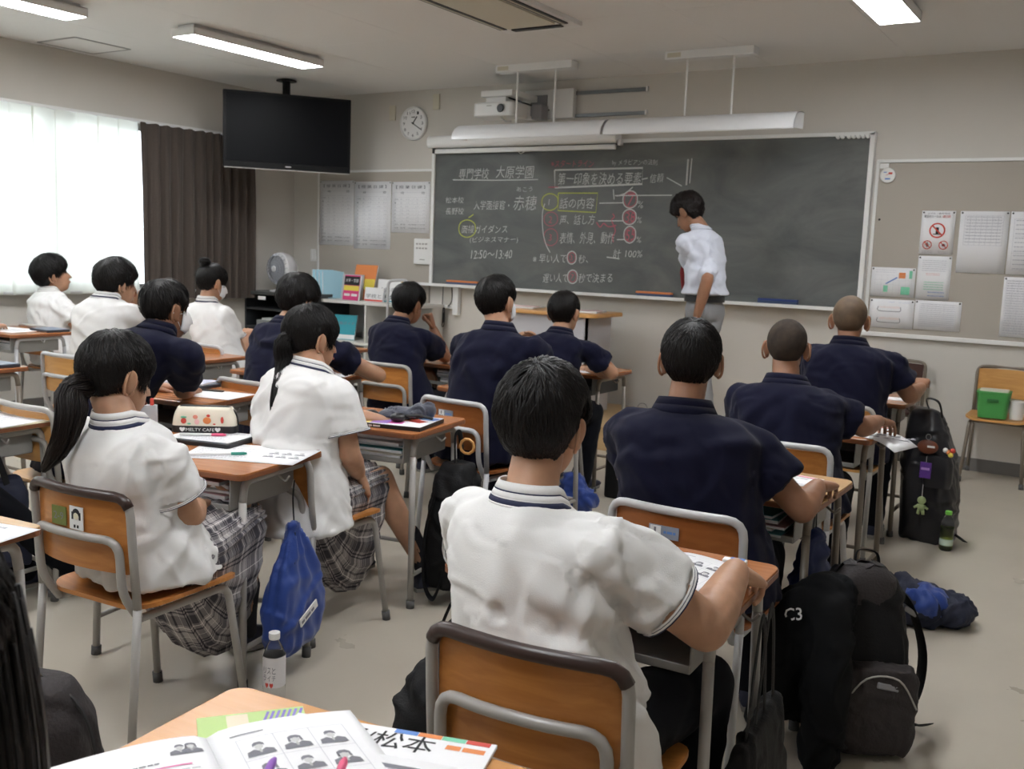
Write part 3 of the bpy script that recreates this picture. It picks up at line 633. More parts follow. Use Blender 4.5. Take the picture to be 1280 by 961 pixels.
def make_chair(x, y, rz, label, wd=None, tube=None, trim=False, sticker=0, H=.74, Wd=.375, sh=.42, group='classroom chairs'):
    wd = wd or w_back; tube = tube or m_tube
    t = empty('classroom_chair', (x, y, 0), rz, label, 'chair', group); hw = Wd/2
    # seat
    def seatf(u, v, dz=0):
        a = (u-.5)*2; b = (v-.5)*2; r = .18
        return (a*.19*(1-.06*max(0, -b)), b*.19, sh+.012*(abs(a)**2.2)-.006*(1-b*b)-(.02*max(0, b-.6)**1.2))
    MB().prism(rrect(.385, .375, .06), -.006, .006, (0, 0, 0)).v
    poly = rrect(.385, .38, .07, 5); n = len(poly); mb = MB()
    def ring(sc, z0):
        return [(px*sc, py*sc, sh+z0+.010*(abs(px*sc)/.19)**2-.02*max(0, (py*sc-.12)/.07)**2*.5) for px, py in poly]
    mb.rings([ring(.3, -.004), ring(.7, -.003), ring(1, 0), ring(1, .012), ring(.7, .008), ring(.3, .006)]).build('seat', wd, t, angle=35)
    # backrest: curved plywood
    zt, zb = H-.012, H-.205
    def bk(dy):
        def fn(u, v):
            a = (u-.5)*2; z = zt+(zb-zt)*v; w = hw-.012-(.0 if v < .8 else (v-.8)*.06)
            c = .035*(1-a*a)*.9
            return (a*w, -.215-c*1.0+.04*(zt-z)*0.6+dy+.03, z-.004*a*a)
        return fn
    f = bk(-.028); g = bk(-.017); nu, nv = 13, 5
    vs = [f(i/(nu-1), j/(nv-1)) for j in range(nv) for i in range(nu)]+[g(i/(nu-1), j/(nv-1)) for j in range(nv) for i in range(nu)]; fs = []; N = nu*nv
    for j in range(nv-1):
        for i in range(nu-1):
            a = j*nu+i; fs.append((a, a+nu, a+nu+1, a+1)); fs.append((N+a, N+a+1, N+a+nu+1, N+a+nu))
    for i in range(nu-1): fs.append((i, i+1, N+i+1, N+i)); a = (nv-1)*nu+i; fs.append((a, N+a, N+a+1, a+1))
    for j in range(nv-1): a = j*nu; fs.append((a, N+a, N+a+nu, a+nu)); a = j*nu+nu-1; fs.append((a, a+nu, N+a+nu, N+a))
    b = MB(); b.add(vs, fs); bo = b.build('backrest', wd, t, angle=35)
    # outer loop
    R_ = .0115
    yb = -.215
    pts = round_path([(-hw, -.20, sh+.02), (-hw, yb, H-.11), (-hw, yb-.006, H), (-hw*.5, yb-.028, H+.002), (0, yb-.036, H+.002), (hw*.5, yb-.028, H+.002), (hw, yb-.006, H), (hw, yb, H-.11), (hw, -.20, sh+.02)], .05, 4)
    MB().tube(pts, R_, 10).build('back_frame', tube, t, angle=180)
    if trim:
        q = [p for p in pts if p.z > H-.035]; MB().tube(q, R_+.0025, 10).build('edge_trim', m_trim, t, angle=180)
    hi = hw-.028
    pts = round_path([(-hi, -.17, sh-.02), (-hi, -.225, sh+.06), (-hi, -.232, H-.115), (-hi*.4, -.256, H-.113), (hi*.4, -.256, H-.113), (hi, -.232, H-.115), (hi, -.225, sh+.06), (hi, -.17, sh-.02)], .045, 4)
    MB().tube(pts, R_, 10).build('support_bar', tube, t, angle=180)
    for sx in (-1, 1):
        l = MB().tube([(sx*hw, -.20, sh+.02), (sx*hw*1.03, -.235, .0)], [R_, R_], 10).build('leg', tube, t, angle=180)
        MB().tube([(sx*hw*1.03, -.232, .035), (sx*hw*1.03, -.235, 0)], R_+.004, 10).build('rubber_foot', m_rub, l, angle=180)
        l = MB().tube(round_path([(sx*hi, -.17, sh-.02), (sx*hi, .15, sh-.02), (sx*hw, .20, 0)], .04, 4), R_, 10).build('leg', tube, t, angle=180)
        MB().tube([(sx*hw*.99, .195, .035), (sx*hw, .20, 0)], R_+.004, 10).build('rubber_foot', m_rub, l, angle=180)
    MB().tube([(-hi, .10, sh-.02), (hi, .10, sh-.02)], R_*.8, 8).build('seat_rail', tube, t, angle=180)
    ys = -.215-.035*.9+.03-.028-.0068
    if sticker == 1:
        s = MB().box((-.02, ys+.0045, H-.058), (.085, .002, .034)).build('sticker', m_stk, bo, smooth=False)
        s = MB().box((-.043, ys+.003, H-.058), (.030, .002, .030)).build('sticker_panel', m_stw, bo, smooth=False)
        text_obj('sticker_number', '1', m_print, (-.047, ys+.0016, H-.061), (1,0,0), (0,0,1), .006, .014, bo); text_obj('sticker_print', '━━ ━', m_print, (-.056, ys+.0016, H-.070), (1,0,0), (0,0,1), .024, .005, bo); text_obj('sticker_print', '━ ━━ ━', m_blue, (-.020, ys+.003, H-.061), (1,0,0), (0,0,1), .034, .007, bo)
    if sticker == 2:
        MB().box((-.052, ys+.006, H-.075), (.056, .002, .05)).build('green_sticker', mat('sticker_green', (.16,.19,.045), .6), bo, smooth=False)
        text_obj('sticker_number', '2-9', m_print, (-.072, ys+.0045, H-.085), (1,0,0), (0,0,1), .038, .02, bo)
        MB().box((.018, ys+.0045, H-.072), (.052, .002, .062)).build('drawing_sticker', m_stw, bo, smooth=False)
        q = MB(); q.sph((.018, ys+.003, H-.058), (.014, .001, .012), 10, 6); q.box((.004, ys+.003, H-.066), (.006, .001, .02)); q.box((.032, ys+.003, H-.066), (.006, .001, .02)); q.build('drawn_hair', m_ink, bo, smooth=False)
        q = MB(); q.sph((.018, ys+.0025, H-.066), (.010, .001, .010), 10, 6); q.build('drawn_face', mat('cream_ink', (.75,.72,.55), .7), bo, smooth=False)
        q = MB(); q.box((.012, ys+.003, H-.094), (.006, .001, .008)); q.box((.024, ys+.003, H-.094), (.006, .001, .008)); q.build('drawn_feet', m_ink, bo, smooth=False)
    return t
m_tray = mat('tray_steel', (.30,.295,.28), .4); m_tray_b = mat('tray_plastic_dark', (.05,.055,.06), .45)
def make_desk(x, y, rz, label, wd=None, tube=None, H=.70, W_=.65, D_=.45, dark_tray=False, books=True, group='classroom desks'):
    wd = wd or w_desk; tube = tube or m_tube; t = empty('school_desk', (x, y, 0), rz, label, 'desk', group)
    poly = rrect(W_, D_, .03, 4)
    MB().prism(poly, H-.022, H).build('tabletop', wd, t, smooth=False, bevel=.0025)
    MB().prism(rrect(W_+.003, D_+.003, .031, 4), H-.020, H-.006).build('edge_band', m_edge, t, smooth=False)
    tr = MB(); w2, d0, d1 = .26, -.20, .15; zt = H-.024; zb = H-.125; mt = m_tray_b if dark_tray else m_tray
    tr.box((0, (d0+d1)/2, zb), (w2*2, d1-d0, .006)); tr.box((0, d1, (zt+zb)/2), (w2*2, .005, zt-zb))
    for sx in (-1, 1): tr.box((sx*w2, (d0+d1)/2, (zt+zb)/2), (.005, d1-d0, zt-zb))
    tr.box((0, d0, zb+.009), (w2*2, .01, .018)); tr.build('book_tray', mt, t, smooth=False, bevel=.002)
    R_ = .0125
    for sx in (-1, 1):
        X = sx*(W_/2-.035)
        MB().tube(round_path([(X, -.175, H-.10), (X, -.165, H-.035), (X, .165, H-.035), (X, .175, H-.10)], .05, 4), R_, 10).build('side_frame', tube, t, angle=180)
        for yy in (-1, 1):
            l = MB().tube([(X, yy*.175, H-.10), (X+sx*.012, yy*.19, 0)], R_, 10).build('leg', tube, t, angle=180)
            MB().tube([(X+sx*.011, yy*.189, .03), (X+sx*.012, yy*.19, 0)], R_+.004, 10).build('rubber_foot', m_rub, l, angle=180)
        MB().tube([(X+sx*.010, -.187, .13), (X+sx*.010, .187, .13)], .009, 8).build('side_bar', tube, t, angle=180)
    MB().tube([(-(W_/2-.03), .187, .135), (W_/2-.03, .187, .135)], .009, 8).build('foot_bar', tube, t, angle=180)
    for sx in (-1, 1): MB().tube(round_path([(sx*(W_/2-.03), 0, H-.045), (sx*(W_/2), 0, H-.065), (sx*(W_/2+.015), 0, H-.045)], .01, 3), .004, 6).build('bag_hook', tube, t, angle=180)
    return t
def in_tray(x, y, rz, H, label, seed, n=5, w=.24, group=None):
    """notebooks lying in the tray of the desk at x, y"""
    r = random.Random(seed); c, s = math.cos(rz), math.sin(rz); z = H-.119
    cols = [m_paper, mat('book_cream', (.7,.66,.55), .7), m_stk, mat('book_rose', (.62,.35,.36), .7), mat('book_teal', (.12,.38,.40), .6)]
    for k in range(n):
        th = r.uniform(.007, .017); lx = (.05 if k % 2 else .1)+r.uniform(-.03, .05); ly = -.05+r.uniform(-.02, .02)
        b = empty('notebook', (x+c*lx-s*ly, y+s*lx+c*ly, z), rz+r.uniform(-.1, .1), label+(' , ' if 0 else '')+'', 'notebook', 'notebooks inside the desk trays' if group is None else group)
        MB().box((0, 0, th/2), (.25, .19, th*.7)).build('pages', m_paper, b, smooth=False); MB().box((0, 0, th-.0008), (.255, .195, .0016)).build('cover', cols[r.randrange(5)], b, smooth=False)
        MB().box((0, 0, .0008), (.255, .195, .0016)).build('cover', m_paper, b, smooth=False); z += th+.001
R5 = math.radians
make_chair(-.842, 1.60, R5(5), 'orange plywood chair with dark brown edge trim under the white-shirted boy in the foreground', w_back, trim=True)
make_chair(-.987, 2.62, 0, 'dark plywood chair with number sticker, second in the right column', w_back2, m_tubew, sticker=1)
make_chair(-1.075, 3.78, 0, 'orange plywood chair with sticker behind the front-right buzz-cut boy in the third seat', w_back, m_tubew, sticker=1)
make_chair(-1.19, 4.96, 0, 'orange plywood chair under the boy with a shaved head at the right front', w_back3)
make_chair(-2.33, 1.775, R5(4), 'orange chair with a green and a drawing sticker under the ponytailed girl at left', w_back, trim=True, sticker=2)
make_chair(-2.49, 2.62, 0, 'chair under the second ponytailed girl, mostly covered by her shirt and skirt', w_back, H=.685)
make_chair(-2.50, 3.74, R5(-6), 'dark plywood chair with a white sticker under the masked navy-shirted boy in the middle', w_back2, m_tubew, sticker=1)
make_chair(-2.82, 4.80, 0, 'chair under the navy-shirted boy in the middle front, beside the podium', w_back)
make_chair(-3.60, 4.56, 0, 'orange chair seen between desk legs under the boy resting his cheek on his hand', w_back)
make_chair(-3.57, 3.50, R5(-3), 'orange chair under the hunched navy-shirted boy behind the ponytailed girl', w_back)
make_chair(-3.62, 2.42, 0, 'chair under the masked crop-haired navy-shirted boy, hidden by the girl before him', w_back3)
make_chair(-5.02, 3.50, 0, 'light orange chair under the white-shirted boy clasping his hands', w_back3, m_tubew)
make_chair(-4.96, 4.47, R5(-8), 'light orange chair under the masked girl with a hair bun', w_back3, m_tubew)
make_chair(-6.75, 4.42, 0, 'chair under the white-shirted boy by the sheer curtain', w_back)
make_chair(-1.95, .35, R5(10), 'chair of the long-haired girl at the lower left corner of the view', w_back)
make_chair(-3.75, 1.33, 0, 'chair of the trousered boy at the left edge of the view', w_back)
make_chair(-6.75, 3.30, 0, 'chair of the boy beyond the left edge of the view near the windows', w_back)
D1 = make_desk(-.962, 1.99, R5(3), 'brown school desk with an open booklet in front of the foreground boy')
make_desk(-1.065, 3.07, 0, 'pale topped school desk under the hand of the navy-shirted boy in the second seat', w_desk2, m_tubeb)
make_desk(-1.195, 4.33, 0, 'school desk with a picture sheet hanging over its right edge, behind the front-right boy', w_desk, m_tubeb)
make_desk(-1.30, 5.52, 0, 'school desk of the shaven-headed boy at the right front', w_desk, m_tubeb)
make_desk(-2.605, 2.215, R5(10), 'brown school desk with a printed pencil case and worksheet, at left')
make_desk(-2.635, 3.11, R5(9), 'brown school desk with a grey cap, left of the foreground boy')
make_desk(-2.70, 4.28, R5(-3), 'school desk of the masked navy-shirted boy in the middle')
make_desk(-2.96, 5.36, 0, 'school desk with a dark tray at the middle front, near the podium', w_desk, m_tubeb, dark_tray=True)
make_desk(-3.90, 3.98, 0, 'school desk with a black pencil case between the second ponytailed girl and the cheek-resting boy')
make_desk(-3.62, 5.08, 0, 'school desk of the boy resting his cheek on his hand')
make_desk(-3.72, 3.03, R5(8), 'school desk with a blank sheet in front of the masked crop-haired boy')
make_desk(-5.28, 2.83, 0, 'school desk with a closed tablet at the left edge of the view', w_desk, m_tubeb)
make_desk(-4.95, 4.05, 0, 'school desk in front of the boy clasping his hands', w_desk)
make_desk(-4.80, 5.02, 0, 'school desk with a pink pouch near the shelf', w_desk)
make_desk(-6.62, 3.98, 0, 'far school desk with a worksheet below the windows', w_desk, m_tubew, H=.73)
make_desk(-3.77, 2.00, R5(4), 'cream topped school desk at the left edge of the view', w_deskw, m_tube)
make_desk(-2.49, 1.12, R5(6), 'cream topped school desk at the lower left edge of the view', w_desk2, m_tube)
# foreground desk right below the camera
make_desk(-.778, .83, R5(6), 'orange wooden desk with an open booklet in the bottom foreground', w_fore, H=.72)
make_chair(-.735, 7.26, R5(180), 'empty chair against the front wall holding a green basket', w_back3, m_tubeb)
make_chair(-1.42, 7.14, R5(182), 'dark brown backed chair against the wall beyond the shaven-headed boy', mat('plywood_brown', (.06,.025,.02), .4), m_tubeb)
SEATS = 1
# ================================================================ people
def skin(name, c):
    M = mat(name, c, .48, spec=.35, var=.06, vscale=30, bump=.05, bscale=250)
    p = M.node_tree.nodes['Principled BSDF']; p.inputs['Subsurface Weight'].default_value = .12; p.inputs['Subsurface Scale'].default_value = .012; p.inputs['Subsurface Radius'].default_value = (1, .35, .2)
    return M
sk_a = skin('skin_light', (.46,.255,.16)); sk_b = skin('skin_tan', (.31,.155,.092)); sk_c = skin('skin_fair', (.62,.40,.30))
m_hair = mat('hair_black', (.006,.005,.005), .45, spec=.22, bump=.25, bscale=160, stretch=(1,1,.12))
m_hairb = mat('hair_brown_black', (.010,.0065,.006), .45, spec=.28, bump=.25, bscale=160, stretch=(1,1,.12))
m_buzz = mat('hair_stubble', (.035,.027,.022), .75, spec=.2, bump=.5, bscale=900, col2=(.060,.044,.034), vscale=25)
m_buzz2 = mat('hair_stubble_shaved', (.10,.066,.042), .6, spec=.35, bump=.3, bscale=900, col2=(.15,.10,.062), vscale=18)
m_shirtw = mat('polo_white', (.72,.715,.71), .9, spec=.1, sheen=.0, bump=.12, bscale=420)
m_navy = mat('polo_navy', (.0062,.0068,.021), .9, spec=.12, sheen=.06, bump=.12, bscale=420)
m_navyline = mat('navy_stripe', (.012,.017,.055), .8)
m_trous = mat('trousers_black', (.0055,.006,.009), .9, spec=.1, sheen=.03, bump=.1, bscale=300)
m_dress = mat('dress_shirt_white', (.64,.67,.76), .85, spec=.2, sheen=.1, bump=.08, bscale=300)
m_gtrous = mat('trousers_grey', (.27,.27,.28), .85, spec=.2, bump=.15, bscale=200)
m_shoe = mat('shoe_navy', (.012,.016,.04), .5); m_sole = mat('sole_grey', (.25,.24,.22), .7); m_shoeb = mat('shoe_black', (.01,.01,.012), .4)
m_mask = mat('mask_white', (.82,.83,.85), .8); m_sock = mat('sock_dark', (.015,.016,.022), .9)
m_eye = mat('eye_dark', (.01,.008,.008), .2)
# plaid skirt
def make_plaid():
    M = mat('skirt_plaid', (.2,.19,.2), .85, spec=.15); nt = M.node_tree; L = nt.links; p = nt.nodes['Principled BSDF']
    uv = nt.nodes.new('ShaderNodeUVMap'); sp = nt.nodes.new('ShaderNodeSeparateXYZ'); L.new(uv.outputs[0], sp.inputs[0]); outs = []
    for k, sc in ((0, 1.0), (1, 1.0)):
        mu = nt.nodes.new('ShaderNodeMath'); mu.operation = 'MULTIPLY'; mu.inputs[1].default_value = sc; L.new(sp.outputs[k], mu.inputs[0])
        frc = nt.nodes.new('ShaderNodeMath'); frc.operation = 'FRACT'; L.new(mu.outputs[0], frc.inputs[0])
        cr = nt.nodes.new('ShaderNodeValToRGB'); cr.color_ramp.interpolation = 'CONSTANT'; els = cr.color_ramp.elements
        stops = [(0, .50), (.12, .10), (.155, .50), (.20, .10), (.235, .50), (.30, .26), (.52, .50), (.58, 1.), (.605, .55), (.70, .22), (.76, .55), (.93, .95), (.945, .5)]
        els[0].position = 0; els[0].color = (stops[0][1],)*3+(1,); els[1].position = stops[1][0]; els[1].color = (stops[1][1],)*3+(1,)
        for q, c in stops[2:]: e = els.new(q); e.color = (c, c, c, 1)
        L.new(frc.outputs[0], cr.inputs[0]); outs.append(cr)
    mx = nt.nodes.new('ShaderNodeMix'); mx.data_type = 'RGBA'; mx.inputs[0].default_value = .5; L.new(outs[0].outputs[0], mx.inputs[6]); L.new(outs[1].outputs[0], mx.inputs[7])
    c2 = nt.nodes.new('ShaderNodeValToRGB'); e = c2.color_ramp.elements; e[0].position = .12; e[0].color = (.010, .011, .018, 1); e[1].position = .70; e[1].color = (.72, .69, .68, 1)
    q = e.new(.30); q.color = (.07, .066, .08, 1); q = e.new(.50); q.color = (.30, .28, .285, 1)
    L.new(mx.outputs[2], c2.inputs[0]); L.new(c2.outputs[0], p.inputs['Base Color']); return M
m_plaid = make_plaid()
def nrm(a): return a/np.maximum(np.linalg.norm(a, axis=-1, keepdims=True), 1e-9)
def ray_ell(d, c, R):
    c = np.array(c); R = np.array(R); a = ((d/R)**2).sum(-1); b = -2*(d*c/R**2).sum(-1); q = ((c/R)**2).sum()-1
    return (-b+np.sqrt(np.maximum(b*b-4*a*q, 0)))/(2*a)
def head_r(d, face=True):
    r1 = ray_ell(d, (0, -.014, .030), (.0765, .094, .087)); r2 = ray_ell(d, (0, .024, -.046), (.056, .066, .076))
    k = 90.; r = np.log(np.exp(k*r1)+np.exp(k*r2))/k - .004
    if face:
        p = d*r[..., None]; x, y, z = p[..., 0], p[..., 1], p[..., 2]; fr = np.clip(y/.05, 0, 1)
        ramp = np.clip((.016-z)/.046, 0, 1)*np.clip((z+.046)/.008, 0, 1)
        r = r+fr*(.024*np.exp(-(x/(.0085+.006*ramp))**2)*ramp-.0075*np.exp(-((np.abs(x)-.031)/.014)**2-((z-.008)/.011)**2)+.003*np.exp(-((z-.026)/.008)**2)*np.exp(-(x/.05)**2)
            + .006*np.exp(-(x/.021)**2)*(np.exp(-((z+.060)/.0042)**2)+np.exp(-((z+.072)/.0048)**2))+.006*np.exp(-(x/.022)**2-((z+.100)/.014)**2))
    return r
def head_grid(nu=44, nv=34):
    th = np.linspace(0.0, PI, nv); ph = np.linspace(0, 2*PI, nu, endpoint=False)
    T, Ph = np.meshgrid(th, ph, indexing='ij'); d = np.stack([np.sin(T)*np.sin(Ph), np.sin(T)*np.cos(Ph), np.cos(T)], -1)
    f = []
    for j in range(nv-1):
        for i in range(nu): k = (i+1) % nu; f.append((j*nu+i, (j+1)*nu+i, (j+1)*nu+k, j*nu+k))
    return d.reshape(-1, 3), [tuple(reversed(q)) for q in f]
LINES = dict(short=[(0, .028), (.7, .022), (1.1, -.006), (1.25, .010), (1.45, .040), (1.75, .032), (1.9, .0), (2.1, -.045), (2.5, -.082), (3.15, -.090)],
             crop=[(0, .055), (.7, .048), (1.05, .0), (1.2, .0), (1.4, .036), (1.75, .030), (1.9, .0), (2.15, -.040), (2.5, -.074), (3.15, -.082)],
             bowl=[(0, .018), (.7, .010), (1.2, -.012), (1.6, -.010), (1.9, -.02), (2.3, -.045), (2.7, -.060), (3.15, -.066)],
             girl=[(0, .016), (.6, .008), (.95, -.012), (1.2, .0), (1.45, .026), (1.7, .020), (2.0, -.02), (2.5, -.055), (3.15, -.062)],
             long=[(0, .018), (.6, .005), (1.0, -.06), (1.4, -.09), (3.15, -.10)])
THICK = dict(short=.017, crop=.010, bowl=.026, girl=.014, long=.016, buzz=.0035, perm=.027)
def hair_field(d, style):
    line = LINES.get(style, LINES['crop'] if style in ('buzz',) else LINES['short']); az = np.abs(np.arctan2(d[..., 0], d[..., 1])); z = d[..., 2]*head_r(d, False)
    zl = np.interp(az, [a for a, _ in line], [b for _, b in line]); return z-zl
def hair_r(d, style, seed=0):
    m_ = hair_field(d, style); T = THICK[style]; t = T*np.clip(m_/.022, 0, 1)**.5*(1+.25*np.clip(d[..., 2], 0, 1))
    if style in ('bowl', 'short', 'perm'):
        az = np.arctan2(d[..., 0], d[..., 1]); t = t*(1+.10*np.sin(az*7+seed)*np.sin(d[..., 2]*9+seed)+.05*np.sin(az*17+seed*2))
    if style == 'perm': t = t*(1+.22*np.sin(d[..., 0]*23+seed)*np.sin(d[..., 1]*21)*np.sin(d[..., 2]*25+1))
    return np.where(m_ > 0, head_r(d, False)+.002+t, head_r(d, False)-.008)
def np_mesh(name, v, f, m_, parent, smooth=True, angle=180):
    b = MB(); b.v = [tuple(map(float, q)) for q in v]; b.f = f; b.mi = [0]*len(f)
    return b.build(name, m_, parent, smooth=smooth, angle=angle)
def make_hair(style, M4, parent, seed, m_, n=900, crown=(0, -.035, .10), sl=.05):
    """cap of hair plus individual locks combed away from the crown"""
    r_ = np.random.default_rng(seed); d, f = head_grid(52, 40); P_ = d*hair_r(d, style, seed)[:, None]
    A = np.array(M4.to_3x3()); o = np.array(M4.translation)
    V_ = [P_@A.T+o]; F_ = list(f); nb = len(P_)
    if style not in ('buzz',):
        q = nrm(r_.normal(size=(n*3, 3))); q = q[hair_field(q, style) > .003][:n]; N = len(q); K = 6
        cr = nrm(np.array(crown)); pts = []; dd = q.copy(); L0 = sl*r_.uniform(.6, 1.2, N); ang = r_.normal(0, .22, N)
        lift = r_.uniform(.0005, .0065, N)
        for k in range(K):
            rr_ = hair_r(dd, style, seed); fld = hair_field(dd, style)
            rr_ = np.where(fld <= .001, head_r(dd, False)+.004, rr_); rr_ = np.maximum(rr_, head_r(dd, False)+.004)
            pts.append(dd*(rr_+lift*math.sin(PI*min(1, (k+.3)/K)))[:, None])
            fl = dd-cr; fl = fl-dd*(fl*dd).sum(-1, keepdims=True); fl = nrm(fl+1e-6); sd = np.cross(dd, fl)
            if style == 'perm': ang = ang+r_.normal(0, .6, N)
            fl = fl*np.cos(ang)[:, None]+sd*np.sin(ang)[:, None]
            dd = nrm(dd+fl*(L0/K/.1)[:, None])
        pts = np.array(pts); wid = r_.uniform(.0012, .0030, N)*(1.5 if n < 500 else 1)
        sides = []
        for k in range(K):
            t = pts[min(k+1, K-1)]-pts[max(k-1, 0)]; s_ = nrm(np.cross(t, pts[k])); w = wid*(1-(k/(K-1))**2*.9) if k else wid*.6
            sides.append((pts[k]-s_*w[:, None], pts[k]+nrm(pts[k])*.0012, pts[k]+s_*w[:, None]))
        base = nb
        arr = np.stack([np.stack(s, 1) for s in sides], 1)  # N,K,3,3
        V_.append(arr.reshape(-1, 3)@A.T+o)
        for i in range(N):
            b0 = base+i*K*3
            for k in range(K-1):
                a = b0+k*3; F_.append((a, a+1, a+4, a+3)); F_.append((a+1, a+2, a+5, a+4))
    return np_mesh('hair', np.concatenate(V_), F_, m_, parent)
def remesh(mb, voxel, it=6, fac=.5):
    """union of closed pieces -> one smooth skin; returns numpy verts, faces, normals"""
    me = bpy.data.meshes.new('tmp'); me.from_pydata(mb.v, [], mb.f); o = bpy.data.objects.new('tmp', me); COL.objects.link(o)
    a = o.modifiers.new('r', 'REMESH'); a.mode = 'VOXEL'; a.voxel_size = voxel
    if it: b = o.modifiers.new('s', 'SMOOTH'); b.factor = fac; b.iterations = it
    dg = bpy.context.evaluated_depsgraph_get(); m2 = bpy.data.meshes.new_from_object(o.evaluated_get(dg))
    n = len(m2.vertices); co = np.empty(n*3); m2.vertices.foreach_get('co', co); no = np.empty(n*3); m2.vertices.foreach_get('normal', no)
    fs = [tuple(p.vertices) for p in m2.polygons]; bpy.data.objects.remove(o); bpy.data.meshes.remove(me); bpy.data.meshes.remove(m2)
    return co.reshape(-1, 3), fs, no.reshape(-1, 3)
def wrinkle(co, no, amp, seed, k=26., center=None, mask=None, aniso=(1, 1, .55), n=46, axis=None):
    """cloth folds: many short curved ridges with a hollow beside each, scattered over the surface"""
    r_ = np.random.default_rng(seed); h = np.zeros(len(co)); sg0 = .30/k
    for i in range(n):
        j = r_.integers(len(co)); c = co[j]; nn = no[j]; t = r_.normal(size=3)*np.array([.8, .8, 1.0])
        if axis is not None: t = t*.5+np.array(axis)*r_.choice([-1, 1])*.6
        t = t-nn*(t@nn); t = t/max(1e-6, np.linalg.norm(t)); w = np.cross(nn, t); d_ = co-c; u = d_@t; L_ = sg0*r_.uniform(4, 9)
        near_ = (np.abs(u) < 2.2*L_) & ((d_*d_).sum(1) < (2.2*L_)**2) & (no@nn > -.1)
        if not near_.any(): continue
        uu = u[near_]; ww = d_[near_]@w+r_.uniform(-1.2, 1.2)*uu*uu/L_*.5; sg = sg0*r_.uniform(.6, 1.4); A = r_.uniform(.5, 1.2)
        h[near_] += A*np.exp(-(uu/L_)**2)*(np.exp(-(ww/sg)**2)-.75*np.exp(-((ww-1.5*sg)/(1.1*sg))**2))
    h = np.clip(h, -.9, 1.6)*amp
    if mask is not None: h = h*mask
    return co+no*h[:, None]
def ell_ring(c, side, front, a, b, n=20, sq=1.0):
    out = []
    for k in range(n):
        t = 2*PI*k/n; cx, sy = math.cos(t), math.sin(t)
        if sq != 1: cx = math.copysign(abs(cx)**sq, cx); sy = math.copysign(abs(sy)**sq, sy)
        out.append(c+side*(a*cx)+front*(b*sy))
    return out
def limb(mb, pts, rs, n=12, k=5, ends=True):
    P = smooth_path(pts, k) if len(pts) > 2 else [Vector(pts[0]).lerp(Vector(pts[1]), i/4) for i in range(5)]
    m_ = len(P); R_ = [float(np.interp(i/(m_-1), np.linspace(0, 1, len(rs)), rs)) for i in range(m_)]
    mb.tube(P, R_, n); 
    if ends: mb.sph(P[0], R_[0]*.98, 12, 8); mb.sph(P[-1], R_[-1]*.98, 12, 8)
def hand(mb, o, yd, zd, right=True, curl=.35, s=1.0, spread=.06, thumb=.5, curls=None):
    """palm, four fingers and a thumb; o wrist, yd towards the fingers, zd back of the hand"""
    yd = Vector(yd).normalized(); zd = Vector(zd); zd = (zd-yd*zd.dot(yd)).normalized(); xd = yd.cross(zd)
    if right: xd = -xd      # thumb side
    xs = xd
    def W_(x, y, z): return o+(xs*x+yd*y+zd*z)*s
    rr_ = []
    for y, w, h_, x0 in ((-.012, .024, .018, 0), (.015, .029, .019, .001), (.045, .039, .017, .001), (.075, .042, .014, 0), (.092, .039, .010, 0)):
        rr_.append([W_(x0+w*math.copysign(abs(math.cos(t))**.7, math.cos(t)), y, h_*math.copysign(abs(math.sin(t))**.8, math.sin(t))) for t in [2*PI*k/14 for k in range(14)]])
    mb.rings(rr_)
    F = [(.030, .070, .0086), (.010, .078, .0088), (-.011, .073, .0083), (-.030, .057, .0074)]
    for i, (x, L_, r) in enumerate(F):
        c = (curls[i] if curls else curl*(1+.12*i)); a = 0; p = Vector((x, .082, -.002)); pts = [W_(x*.9, .055, 0), W_(*p)]; sx = spread*(1.5-i)*.6
        for seg in (.46, .30, .24):
            a += c; p = p+Vector((sx*seg*L_*2, math.cos(a)*seg*L_, -math.sin(a)*seg*L_)); pts.append(W_(*p))
        P = smooth_path(pts, 3); R_ = [r*s*(1.05-.30*k/(len(P)-1)) for k in range(len(P))]; mb.tube(P, R_, 8); mb.sph(P[-1], R_[-1]*1.02, 8, 6)
    th = thumb; pts = [W_(.018, .012, -.004), W_(.036, .036, -.010), W_(.036+.026*(1-th*.6), .064, -.014-.012*th), W_(.036+.030*(1-th), .090, -.022-.018*th)]
    P = smooth_path(pts, 4); mb.tube(P, [s*.0125*(1-.35*k/(len(P)-1)) for k in range(len(P))], 8); mb.sph(P[-1], .0082*s, 8, 6)
def V_(a): return Vector(a)
def yawv(a, x, y): a = math.radians(a); return Vector((math.cos(a)*x-math.sin(a)*y, math.sin(a)*x+math.cos(a)*y, 0))
def shoe(mb, heel, toe, s=1.0):
    h = Vector(heel); t = Vector(toe); f = (t-h); f.z = 0; L_ = f.length; f.normalize(); sd = Vector((f.y, -f.x, 0)); up = Vector((0, 0, 1)); rr_ = []
    for u, w, z0, z1 in ((-.03, .026, .008, .06), (.02, .034, .004, .085), (.25, .036, .004, .085), (.5, .040, .004, .062), (.75, .045, .004, .050), (.93, .036, .006, .040), (1.02, .016, .012, .028)):
        c = h+f*(u*L_); c.z = h.z; rr_.append([c+sd*(w*s*math.cos(a))+up*((z0+z1)/2*s+(z1-z0)/2*s*math.sin(a)) for a in [2*PI*k/14 for k in range(14)]])
    mb.rings(rr_)
